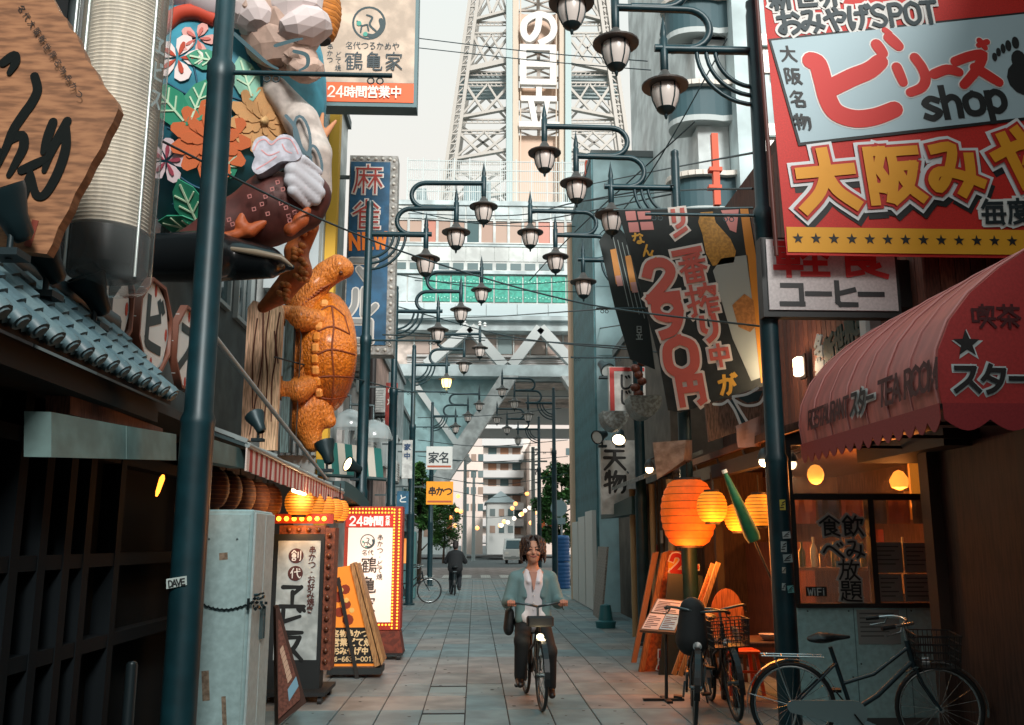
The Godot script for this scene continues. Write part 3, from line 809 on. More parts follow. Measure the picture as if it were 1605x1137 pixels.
# ---------------------------------------------------------------- the tower that straddles the street
func tower() -> void:
	var t = thing("tower", "tall steel lattice tower on a white office block, straddling the end of the street", "tower", Vector3(0.9, 0, -46))
	var D = 46.0
	var f = sheet(690, 240, 990, 590, D)
	var white = mat("dde2df", 0.6, {"tex": "blotch", "scale": 0.12})
	var pale = mat("c9d8da", 0.6, {"tex": "blotch", "scale": 0.15})
	var dark = pale
	var cream = mat("cbbba9", 0.6)
	var steel = mat("aba69f", 0.55, {"metal": 0.15})
	var m = MB.new()
	slab(m, f, 618, 318, 1068, 500, -14.0, 0.0)
	part("wall", m, white, t)
	# parapet strips and the balcony rails
	m = MB.new()
	slab(m, f, 616, 316, 1070, 323, -14.2, 0.12)
	slab(m, f, 616, 496, 1070, 502, -14.2, 0.15)
	slab(m, f, 616, 385, 1070, 388, -0.05, 0.08)
	slab(m, f, 616, 427, 1070, 432, -0.05, 0.2)
	part("cornice", m, pale, t)
	for k in 20:
		var x = 618.0 + k * 22.4
		if x > 1040: break
		# upper pale panels
		m = MB.new()
		slab(m, f, x + 1, 325, x + 21, 344, -0.02, 0.05)
		part("panel", m, pale if k % 3 else white, t)
		# big windows with drawn blinds
		var w = MB.new()
		for e in [[x, 346, x + 2, 384], [x + 20.4, 346, x + 22.4, 384], [x + 2, 346, x + 20.4, 348], [x + 2, 382, x + 20.4, 384]]: slab(w, f, e[0], e[1], e[2], e[3], -0.05, 0.1)
		var wn = part("window", w, white, t)
		var g = MB.new()
		slab(g, f, x + 2, 348, x + 20.4, 382, -0.04, 0.03)
		part("pane", g, mat(["b59a8a", "ad8f80", "37595c", "a98d7e", "c0806f", "b59a8a"][(k * 5 + k / 4) % 6], 0.25), wn)
		# white spandrel
		m = MB.new()
		slab(m, f, x + 0.6, 389, x + 21.8, 411, -0.02, 0.04)
		part("panel", m, white, t)
		# small windows
		m = MB.new()
		slab(m, f, x + 3, 414, x + 19.5, 424, -0.02, 0.03)
		part("window", m, mat("5d7274", 0.25), t)
		# turquoise banners between white posts
		if x > 655 and x < 900:
			m = MB.new()
			slab(m, f, x + 1.2, 434, x + 21.2, 474, -0.02, 0.06)
			var gp = part("green_panel", m, mat("46b39d", 0.6, {"tex": "blotch", "scale": 0.8}), t)
			m = MB.new()
			for r in 2:
				for q in 4: disc(m, f, x + 4 + q * 4.6, 442 + r * 25 + (q % 2) * 1.5, 1.1, 0.065, 0.01, 6)
			part("print", m, mat("9fe0cf", 0.6), gp)
		elif x <= 655 or x >= 900:
			m = MB.new()
			slab(m, f, x + 1.2, 434, x + 21.2, 474, -0.02, 0.05)
			part("panel", m, pale, t)
	for k in 9:
		m = MB.new()
		slab(m, f, 619 + k * 48, 477, 666 + k * 48, 495, -0.02, 0.07)
		part("panel", m, mat("c3d3d6", 0.55), t)
	# recessed storey over the arch
	m = MB.new()
	slab(m, f, 618, 502, 1068, 590, -13.0, -1.2)
	part("recessed_wall", m, mat("dccdc3", 0.7, {"tex": "blotch", "scale": 0.3}), t)
	m = MB.new()
	slab(m, f, 618, 502, 1068, 516, -1.19, -0.2)
	part("soffit", m, dark, t)
	for k in 13:
		var x = 652.0 + k * 26
		m = MB.new()
		slab(m, f, x, 519, x + 22, 546, -1.2, -1.14)
		part("window", m, mat(["b5a298", "c4b1a6", "8ea2a3"][k % 3 if k % 4 else 0], 0.3), t)
		m = MB.new()
		slab(m, f, x - 2.6, 517, x - 0.6, 549, -1.2, -1.02)
		part("mullion", m, white, t)
	m = MB.new()
	slab(m, f, 640, 549, 1040, 552, -1.2, -0.95)
	for k in 5: slab(m, f, 640, 554 + k * 3.4, 1040, 556 + k * 3.4, -1.2, -1.12)
	part("louvre", m, mat("c3c2c0", 0.6), t)
	# braces and beam of the arch
	m = MB.new()
	slab(m, f, 612, 571, 1072, 588, -1.1, 0.35)
	part("beam", m, pale, t)
	for q in [[738, 514, 790, 571], [846, 514, 802, 571], [846, 514, 900, 571], [738, 514, 672, 571], [954, 514, 902, 571]]:
		m = MB.new()
		m.beam(at(f, q[0], q[1], 0.0), at(f, q[2], q[3], 0.0), 0.5, 0.6, Vector3(0, 0, 1))
		part("brace", m, mat("d3d8d7", 0.6), t)
	# the splayed legs
	for s in [1, -1]:
		m = MB.new()
		var pts = []
		for q in [[784, 588], [812, 588], [706, 745], [640, 850], [612, 850], [690, 727]]:
			pts.append(at(f, 844 + (q[0] - 844) * s, q[1], -0.3))
		m.prism(pts, Vector3(0, 0, 0.9))
		part("splayed_leg", m, mat("d3d8d7", 0.6, {"tex": "blotch", "scale": 0.3}), t)
		m = MB.new()
		pts = []
		for q in [[560, 588], [786, 588], [690, 730], [614, 852], [560, 852]]:
			pts.append(at(f, 844 + (q[0] - 844) * s, q[1], -0.7))
		m.prism(pts, Vector3(0, 0, -0.3))
		part("side_wall", m, mat("a3cbcf", 0.5, {"tex": "blotch", "scale": 0.2}), t)
		m = MB.new()
		m.beam(at(f, 844 - 196 * s, 588, -0.4), at(f, 844 - 105 * s, 712, -0.4), 0.3, 0.3, Vector3(0, 0, 1))
		part("brace", m, mat("d3d8d7", 0.6), t)
	# the vault under the block, beam behind beam
	for q in [[49.5, 608, 622, "dcdad6"], [54.0, 640, 664, "d3d4d3"], [58.5, 672, 686, "c9d0d0"]]:
		var g = sheet(720, 590, 960, 690, q[0])
		m = MB.new()
		slab(m, g, 690, q[1], 1010, q[2], -0.7, 0.0)
		part("cross_beam", m, mat(q[3], 0.7), t)
	m = MB.new()
	var a = at(f, 700, 589, -1.2)
	var b = at(f, 990, 589, -1.2)
	m.span(a, Vector3(b.x, a.y + 0.4, -62))
	part("ceiling", m, pale, t)
	# fence on the roof terrace
	m = MB.new()
	for k in 118:
		var x = 636.0 + k * 3.1
		m.beam(at(f, x, 247 if k % 8 else 243, -0.3), at(f, x, 316, -0.3), 0.028 if k % 8 else 0.07)
	for y in [247, 262, 279, 297]: m.beam(at(f, 636, y, -0.3), at(f, 1002, y, -0.3), 0.045)
	part("terrace_fence", m, mat("c3cbca", 0.6), t)
	m = MB.new()
	slab(m, f, 724, 246, 770, 318, -6.0, -3.2)
	slab(m, f, 700, 292, 786, 318, -4.0, -2.2)
	slab(m, f, 648, 280, 664, 318, -3.0, -1.4)
	slab(m, f, 900, 262, 990, 318, -6.0, -2.4)
	part("roof_plant", m, mat("a7bcc0", 0.6, {"tex": "blotch", "scale": 0.6}), t)
	m = MB.new()
	for k in 9: slab(m, f, 727 + k * 4.8, 250, 730 + k * 4.8, 290, -3.19, -3.12)
	part("roof_plant_slat", m, mat("7f989c", 0.6), t)
	# steel: four legs, bracing bays, the lift shaft with three big white characters
	var S = 50.0
	for s in [1, -1]:
		for rear in [0.0, 8.0]:
			var inn = rear * 2.2
			var leg = MB.new()
			var lace = MB.new()
			for e in [0.0, 14.0]:
				leg.beam(P(844 - s * (153 - e - inn * 0.3), 318, S + rear), P(844 - s * (78 - e * 0.8 - inn * 0.3), -205, S + rear), 0.2, 0.45, Vector3(0, 0, 1))
			for k in 34:
				var u = k / 34.0
				var u2 = (k + 1) / 34.0
				var y0 = lerpf(318, -205, u)
				var y1 = lerpf(318, -205, u2)
				var o0 = 844 - s * (lerpf(153, 78, u) - inn * 0.3)
				var o1 = 844 - s * (lerpf(139, 67, u2) - inn * 0.3)
				lace.beam(P(o0, y0, S + rear), P(o1, y1, S + rear), 0.07)
				lace.beam(P(o1, y1, S + rear - 0.1), P(o0 + (o1 - o0) * 0.0, y1, S + rear - 0.1), 0.09)
			part("leg", leg, steel, t)
			part("leg_lacing", lace, steel, t)
		var shaft = 844 - s * 46.0
		var lev = [318.0, 250.0, 185.0, 110.0, 32.0, -60.0, -150.0]
		for k in lev.size() - 1:
			var ya: float = lev[k]
			var yb: float = lev[k + 1]
			var la = 844 - s * (78 + 75 * (ya + 205) / 523.0 - 10)
			var lb = 844 - s * (78 + 75 * (yb + 205) / 523.0 - 10)
			var br = MB.new()
			var th = 0.3 if k == 3 else 0.16
			br.beam(P(la, ya, S), P(shaft, ya - 15, S), th, 0.3, Vector3(0, 0, 1))
			for e in [3.0, 20.0]:
				br.beam(P(la, ya + e, S + 0.2), P(shaft, ya + e, S + 0.2), 0.1)
				br.beam(P(la, ya + e + 5, S + 0.2), P(shaft, ya + e + 5, S + 0.2), 0.06)
				for q in 9: br.beam(P(lerpf(la, shaft, q / 9.0), ya + e, S + 0.2), P(lerpf(la, shaft, (q + 0.5) / 9.0), ya + e + 5, S + 0.2), 0.05)
			var mid = (la + shaft) / 2.0
			br.beam(P(mid, ya - 8, S), P(lb, yb + 24, S), 0.15)
			br.beam(P(mid, ya - 8, S), P(shaft, yb + 24, S), 0.15)
			br.beam(P(la, ya, S), P((lb + shaft) / 2.0, yb + 22, S), 0.11)
			br.beam(P(shaft, ya, S), P((lb + shaft) / 2.0, yb + 22, S), 0.11)
			br.beam(P(la, ya + 6, S + 6), P(shaft, yb + 10, S + 6), 0.13)
			br.beam(P(shaft, ya + 6, S + 6), P(lb, yb + 10, S + 6), 0.13)
			part("bracing", br, steel, t)
			if k == 2 or k == 4:
				var dk = MB.new()
				for q in 6: dk.beam(P(la, ya - 62 + q * 5.5, S + 0.5 + q * 0.9), P(shaft, ya - 64 + q * 5.5, S + 0.5 + q * 0.9), 0.26, 0.5)
				if k == 2: part("deck", dk, mat("96a3a4", 0.6), t)
		var pil = MB.new()
		pil.beam(P(shaft, 330, S - 0.3), P(shaft, -190, S - 0.3), 0.35, 0.7, Vector3(0, 0, 1))
		part("shaft_pillar", pil, mat("a9bcbc", 0.55), t)
		pil = MB.new()
		pil.beam(P(shaft + s * 9.5, 330, S - 0.2), P(shaft + s * 9.5, -190, S - 0.2), 0.3, 0.4, Vector3(0, 0, 1))
		part("shaft_frame", pil, cream, t)
		pil = MB.new()
		for q in [14.0, 18.0]: pil.beam(P(shaft + s * q, 330, S - 0.1), P(shaft + s * q, -190, S - 0.1), 0.07)
		part("shaft_rail", pil, cream, t)
	var g = sheet(810, 0, 880, 240, S - 0.2)
	for q in [[206, 320, "d6b8a3"], [14, 68, "d3b6a2"], [132, 148, "d0ab90"], [-80, -30, "d3b6a2"]]:
		m = MB.new()
		slab(m, g, 806, q[0], 882, q[1], -0.8, -0.5)
		part("shaft_panel", m, mat(q[2], 0.7), t)
	m = MB.new()
	for k in 16:
		var y = -160.0 + k * 27
		m.beam(at(g, 806, y, -0.9), at(g, 882, y, -0.9), 0.12)
		m.beam(at(g, 806, y, -1.0), at(g, 882, y + 27, -1.0), 0.09)
		m.beam(at(g, 882, y, -1.1), at(g, 806, y + 27, -1.1), 0.09)
		m.beam(at(g, 846, y, -1.0), at(g, 846, y + 27, -1.0), 0.2)
	part("shaft_lattice", m, mat("b5aca3", 0.6), t)
	for q in [["の", 815, 17, 58, 10.5], ["日", 804, 75, 60, 10.0, 1.3], ["立", 814, 143, 60, 9.0], ["り", 814, -62, 58, 10.0]]:
		m = MB.new()
		write(m, g, q[0], q[1], q[2], q[3], q[4], 0.35, {"deep": 0.3, "step": 0.004, "sx": q[5] if q.size() > 5 else 1.0})
		part("character", m, mat("dcd6d0", 0.5), t)

# ---------------------------------------------------------------- plain house bodies along both sides
func house(called, label, x0, x1, d0, d1, h, hex, tex := "blotch", scale := 0.3) -> Node3D:
	var t = thing(called, label, "building", Vector3((x0 + x1) / 2.0, 0, -(d0 + d1) / 2.0))
	var m = MB.new()
	m.span(Vector3(x0, -0.01, -d0), Vector3(x1, h, -d1))
	part("wall", m, mat(hex, 0.85, {"tex": tex, "scale": scale}), t)
	m = MB.new()
	m.span(Vector3(x0 - 0.06, h - 0.003, -d0 + 0.06), Vector3(x1 + 0.06, h + 0.16, -d1 - 0.06))
	part("coping", m, mat("6c7475", 0.8), t)
	return t
func win(t, wall, d, y, w, h, s, frame := "8f9a9a", glass := "3d5257") -> void:
	# a window on a wall that runs along the street; s is +1 where the street lies at +x of the wall
	var m = MB.new()
	for e in [[-w / 2 - 0.03, 0.0, 0.06, h + 0.12], [w / 2 + 0.03, 0.0, 0.06, h + 0.12]]:
		m.box(Vector3(wall + s * 0.03, y, -d - e[0]), Vector3(0.09, e[3], e[2]))
	for e in [-h / 2 - 0.03, h / 2 + 0.03]:
		m.box(Vector3(wall + s * 0.03, y + e, -d), Vector3(0.089, 0.06, w))
	m.box(Vector3(wall + s * 0.02, y, -d), Vector3(0.06, h, 0.04))
	var wn = part("window", m, mat(frame, 0.5), t)
	m = MB.new()
	m.box(Vector3(wall + s * 0.008, y, -d), Vector3(0.02, h, w))
	part("pane", m, mat(glass, 0.12), wn)

func masses() -> void:
	# behind the camera; unseen right house added tall to block the sun
	var t = house("shop_house", "unseen grey house added behind the viewer on the right to block the sun", 4.6, 10.0, -34.0, -9.2, 12.0, "8c8782")
	t = house("shop_house", "plain brown house behind the viewer on the left of the street", -9.0, -3.4, -34.0, -9.2, 9.0, "6f655e")
	# left side
	t = house("shop_house", "dark two-storey eatery house under the tiled eave", -9.0, -4.3, -9.0, 8.9, 7.5, "2a2c2d")
	var low = MB.new()
	low.span(Vector3(-4.31, -0.01, 9), Vector3(-2.75, 2.5, -8.6))
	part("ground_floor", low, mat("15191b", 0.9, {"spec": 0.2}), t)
	t = house("shop_house", "brown narrow house behind the giant figure and the tortoise", -9.0, -3.75, 9.1, 15.3, 8.6, "4a5455")
	low = MB.new()
	low.span(Vector3(-3.76, -0.01, -9.1), Vector3(-2.95, 2.7, -15.3))
	part("ground_floor", low, mat("3a302a", 0.85, {"tex": "wood", "scale": 1.0}), t)
	for k in 4: win(t, -3.75, 10.2 + k * 1.4, 5.6, 0.9, 1.1, 1)
	t = house("office_house", "pale grey house with a yellow edge strip behind the mahjong sign", -9.0, -2.62, 15.4, 17.4, 9.8, "c6ccca")
	var m = MB.new()
	m.span(Vector3(-2.64, 0.0, -15.36), Vector3(-2.46, 9.4, -15.6))
	part("edge_strip", m, mat("d9a92c", 0.6), t)
	m = MB.new()
	for k in 9: m.span(Vector3(-3.5 + k * 0.1, 3.0, -15.2), Vector3(-3.45 + k * 0.1, 9.0, -15.39))
	part("facade_rib", m, mat("a6b2b4", 0.6), t)
	m = MB.new()
	m.span(Vector3(-3.55, 5.75, -14.9), Vector3(-2.66, 7.1, -15.36))
	part("balcony_front", m, mat("b4bfc2", 0.6), t)
	t = house("shop_house", "slim white house past the mahjong sign", -8.0, -2.55, 17.6, 21.0, 6.9, "d5d3cf")
	for k in 2:
		for r in 2: win(t, -2.55, 18.4 + k * 1.5, 3.6 + r * 1.7, 0.8, 1.0, 1)
	t = house("shop_house", "dull pink house with a dark downpipe beside the lamp posts", -8.0, -2.5, 21.1, 26.0, 6.4, "b79a90")
	m = MB.new()
	m.tube([Vector3(-2.42, 0, -21.4), Vector3(-2.42, 6.2, -21.4)], 0.07, 8)
	part("downpipe", m, mat("2c2a2a", 0.6), t)
	for k in 3: win(t, -2.5, 22.2 + k * 1.5, 4.2, 0.9, 1.1, 1)
	t = house("shop_house", "grey house with shuttered windows near the crossing", -8.0, -2.6, 26.1, 33.0, 7.2, "8e9c9e")
	for k in 4: win(t, -2.6, 27.2 + k * 1.6, 4.4, 0.9, 1.1, 1)
	t = house("shop_house", "teal corner house at the crossing by the yellow skewer sign", -8.0, -2.7, 33.1, 40.0, 6.4, "68898c")
	for k in 4: win(t, -2.7, 34.0 + k * 1.6, 4.2, 0.9, 1.1, 1)
	# right side
	t = house("shop_house", "dark coffee house behind the pink barrel awning", 5.3, 10.0, -9.0, 8.0, 8.4, "4f3026")
	m = MB.new()
	m.span(Vector3(4.05, -0.01, 9), Vector3(5.29, 3.72, -7.95))
	part("ground_floor", m, mat("4f3026", 0.85, {"tex": "blotch", "scale": 0.3}), t)
	t = house("shop_house", "two-storey grill house with an open front behind the big lantern", 6.2, 10.0, 8.1, 15.4, 7.2, "55402f")
	m = MB.new()
	m.span(Vector3(4.2, 2.75, -8.1), Vector3(6.19, 7.19, -15.4))
	part("upper_floor", m, mat("5a3a2c", 0.8, {"tex": "wood", "scale": 0.8}), t)
	m = MB.new()
	m.span(Vector3(4.2, -0.01, -15.1), Vector3(6.19, 2.74, -15.4))
	m.span(Vector3(4.7, -0.01, -8.1), Vector3(6.19, 2.74, -8.3))
	part("end_wall", m, mat("6b4a34", 0.8, {"tex": "wood", "scale": 0.8}), t)
	t = house("shop_house", "narrow weathered house beside the pale blue block", 3.35, 10.0, 15.6, 21.6, 6.0, "6d6257")
	t = house("corner_block", "pale blue block with a teal ribbed side wall along the street", 2.95, 5.6, 22.0, 26.8, 11.3, "b9d9de", "blotch", 0.15)
	m = MB.new()
	for k in 34: m.span(Vector3(2.9, 0.0, -22.03 - k * 0.14), Vector3(2.955, 11.25, -22.1 - k * 0.14))
	part("ribbed_cladding", m, mat("4e7f86", 0.5, {"metal": 0.2, "tex": "blotch", "scale": 0.5}), t)
	m = MB.new()
	m.tube([Vector3(2.86, 0, -26.9), Vector3(2.86, 11.2, -26.9)], 0.1, 8)
	part("downpipe", m, mat("d7b79c", 0.6), t)
	for k in 3:
		m = MB.new()
		m.span(Vector3(2.8, 0.02, -22.2 - k * 1.6), Vector3(2.93, 2.35 - k * 0.1, -23.6 - k * 1.6))
		part("shutter_panel", m, mat("d4cfc8", 0.6), t)
	for k in 5:
		m = MB.new()
		m.span(Vector3(2.97, 2.6 + k * 1.75, -21.985), Vector3(5.6, 2.62 + k * 1.75, -22.01))
		part("joint_strip", m, mat("8fb0b6", 0.6), t)
	m = MB.new()
	var q = sheet(918, 252, 1034, 272, 23.0)
	slab(m, q, 918, 252, 1034, 272, -0.2, 0.0)
	solo("roof_board", "orange red board along the roof edge of the pale blue block", "sign", m, mat("e8562f", 0.6))
	# the tall block with curved balconies
	var tb = thing("apartment_block", "tall pale blue apartment block with dark wavy balconies behind the lamp posts", "building", Vector3(8, 0, -19))
	m = MB.new()
	m.span(Vector3(5.15, 0, -16.8), Vector3(12.0, 24.0, -25))
	part("wall", m, mat("cfe2e5", 0.7, {"tex": "blotch", "scale": 0.12}), tb)
	m = MB.new()
	m.span(Vector3(4.5, 0, -17.4), Vector3(5.14, 24.0, -25))
	part("stair_tower", m, mat("d9e2e2", 0.7, {"tex": "blotch", "scale": 0.2}), tb)
	for k in 8:
		var y = 6.2 + k * 1.95
		var curve = []
		var rim = []
		for i in 15:
			var u = i / 14.0
			var a = lerpf(-0.25, PI * 0.62, u)
			curve.append(Vector3(5.0 - cos(a - 0.4) * 1.05, y, -17.5 + sin(a) * 0.75 - 0.35))
		curve.append(Vector3(6.6, y, -16.75))
		m = MB.new()
		for i in curve.size() - 1:
			var c0: Vector3 = curve[i]
			var c1: Vector3 = curve[i + 1]
			m.hexa([c0, c1, c1 + Vector3(0.1, 0, -0.2), c0 + Vector3(0.1, 0, -0.2), c0 + Vector3(0, 0.62, 0), c1 + Vector3(0, 0.62, 0), c1 + Vector3(0.1, 0.62, -0.2), c0 + Vector3(0.1, 0.62, -0.2)])
		var bal = part("balcony", m, mat("31525a", 0.6), tb)
		m = MB.new()
		for i in curve.size() - 1:
			m.beam(curve[i] + Vector3(-0.03, 0.66, 0.05), curve[i + 1] + Vector3(-0.03, 0.66, 0.05), 0.16, 0.1)
		part("balcony_rim", m, mat("ddd6cc", 0.6), bal)
		m = MB.new()
		for i in range(0, curve.size() - 1): m.hexa([curve[i], curve[i + 1], Vector3(5.4, y, -17.5), Vector3(5.4, y, -17.6), curve[i] - Vector3(0, 0.12, 0), curve[i + 1] - Vector3(0, 0.12, 0), Vector3(5.4, y - 0.12, -17.5), Vector3(5.4, y - 0.12, -17.6)])
		part("balcony_floor", m, mat("b9c2c2", 0.7), bal)
		m = MB.new()
		m.span(Vector3(5.5, y + 0.75, -16.75), Vector3(7.2, y + 1.6, -16.82))
		part("window", m, mat("c9b7aa", 0.25), tb)
		m = MB.new()
		for i in 6: m.beam(Vector3(5.6 + i * 0.3, y + 0.62, -16.7), Vector3(5.6 + i * 0.3, y + 1.3, -16.7), 0.03)
		m.beam(Vector3(5.5, y + 1.3, -16.7), Vector3(7.3, y + 1.3, -16.7), 0.04)
		part("balcony_rail", m, mat("55706f", 0.5), bal)
	var orp = MB.new()
	var fo = sheet(1115, 210, 1130, 320, 14.0)
	slab(orp, fo, 1118, 208, 1128, 320, -0.1, 0.0)
	slab(orp, fo, 1112, 262, 1132, 268, -0.12, 0.02)
	slab(orp, fo, 1110, 290, 1130, 295, -0.12, 0.02)
	solo("sign_post", "orange red steel upright with short brackets behind the lamp arms", "post", orp, mat("d9542f", 0.6))

# ---------------------------------------------------------------- beyond the tower
func far_end() -> void:
	var D = 105.0
	var f = sheet(700, 680, 900, 850, D)
	var t = thing("apartment_block", "cream apartment block with stacked balconies seen under the arch", "building", at(f, 790, 850, 0.0) * Vector3(1, 0, 1))
	var m = MB.new()
	slab(m, f, 757, 600, 831, 852, -14, 0)
	part("wall", m, mat("d7cfc8", 0.7), t)
	for k in 8:
		var y = 664.0 + k * 25
		m = MB.new()
		slab(m, f, 755, y, 820, y + 11, 0.0, 1.3)
		part("balcony", m, mat("c2c3c3", 0.7), t)
		m = MB.new()
		slab(m, f, 757, y + 11, 818, y + 13, 0.01, 1.2)
		part("balcony_floor", m, mat("4e5a5c", 0.8), t)
		for q in 3:
			m = MB.new()
			slab(m, f, 765 + q * 19, y + 13, 778 + q * 19, y + 23, -0.1, 0.08)
			part("window", m, mat(["8a6b58", "4f6a6c", "a5795d"][(q + k) % 3], 0.3), t)
	for q in [[724, 757, 700, "e3cfc5", "blush plaster house left of the balcony block under the arch", 98.0], [832, 905, 690, "cdb9ae", "tan house with a tall sign past the arch", 96.0], [640, 700, 740, "b9c4c4", "grey house far down the street beyond the tower", 90.0], [764, 806, 786, "c6c9c7", "low grey house with a gabled roof in front of the balcony block", 86.0]]:
		var g = sheet(700, 680, 900, 850, q[5])
		t = thing("far_house", q[4], "building", at(g, (q[0] + q[1]) / 2.0, 850, 0.0) * Vector3(1, 0, 1))
		m = MB.new()
		slab(m, g, q[0], q[2], q[1], 868, -10, 0)
		part("wall", m, mat(q[3], 0.8), t)
		for r in 4:
			for c in 3:
				var wx = lerpf(q[0], q[1], (c + 0.3) / 3.0)
				var wy: float = q[2] + 12 + r * 26
				if wy > 840: continue
				m = MB.new()
				slab(m, g, wx, wy, wx + 8, wy + 11, -0.1, 0.06)
				part("window", m, mat(["6d7b7c", "9c8577", "4e6467"][(r + c) % 3], 0.3), t)
	m = MB.new()
	for s in [[0, 1], [1, 0]]:
		pass
	var g = sheet(700, 680, 900, 850, 85.9)
	var pts = []
	for q in [[760, 788], [785, 770], [810, 788]]: pts.append(at(g, q[0], q[1], 0.2))
	m.prism(pts, Vector3(0, 0, -8))
	part("roof", m, mat("8fa0a4", 0.7), get_node("far_house_003"))
	# a vertical sign on the tan house
	g = sheet(830, 690, 850, 760, 80.0)
	m = MB.new()
	slab(m, g, 830, 700, 846, 768, -0.4, 0.0)
	t = thing("vertical_sign", "pale vertical sign with dark characters beyond the arch", "sign", m.low())
	part("panel", m, mat("e8ddd2", 0.6), t)
	m = MB.new()
	for k in 4: write(m, g, "じヒマー"[k], 833, 703 + k * 16, 11, 2.4, 0.02, {})
	part("lettering", m, mat("3a3634", 0.6), t)

# ---------------------------------------------------------------- left side of the street
func V2(list) -> Array:
	var out = []
	for i in range(0, list.size(), 2): out.append(Vector2(list[i], list[i + 1]))
	return out
func spotlight(label, where, aim, s, lit := "") -> void:
	# small flood lamp on a bracket
	var t = thing("flood_lamp", label, "lamp", where)
	var z: Vector3 = (aim as Vector3).normalized()
	var x = z.cross(Vector3.UP).normalized()
	var b = Basis(x, z, x.cross(z))
	var m = MB.new()
	m.lathe([[0.03 * s, -0.1 * s], [0.05 * s, -0.08 * s], [0.06 * s, 0.0], [0.1 * s, 0.1 * s], [0.105 * s, 0.13 * s], [0.09 * s, 0.13 * s]], 14, Transform3D(b, where + Vector3(0, 0.16 * s, 0)))
	part("housing", m, mat("1d3237", 0.45, {"metal": 0.3}), t)
	m = MB.new()
	m.lathe([[0.0, 0.115 * s], [0.092 * s, 0.118 * s]], 14, Transform3D(b, where + Vector3(0, 0.16 * s, 0)))
	part("lens", m, mat("cfd8d6", 0.15) if lit == "" else mat("fff1d6", 0.3, {"glow": lit, "energy": 3.0}), t)
	m = MB.new()
	m.tube([where - Vector3(0, 0.02 * s, 0), where + Vector3(0, 0.1 * s, 0)], 0.014 * s, 6)
	m.box(where, Vector3(0.12, 0.03, 0.12) * s)
	part("bracket", m, mat("182a2f", 0.5, {"metal": 0.3}), t)

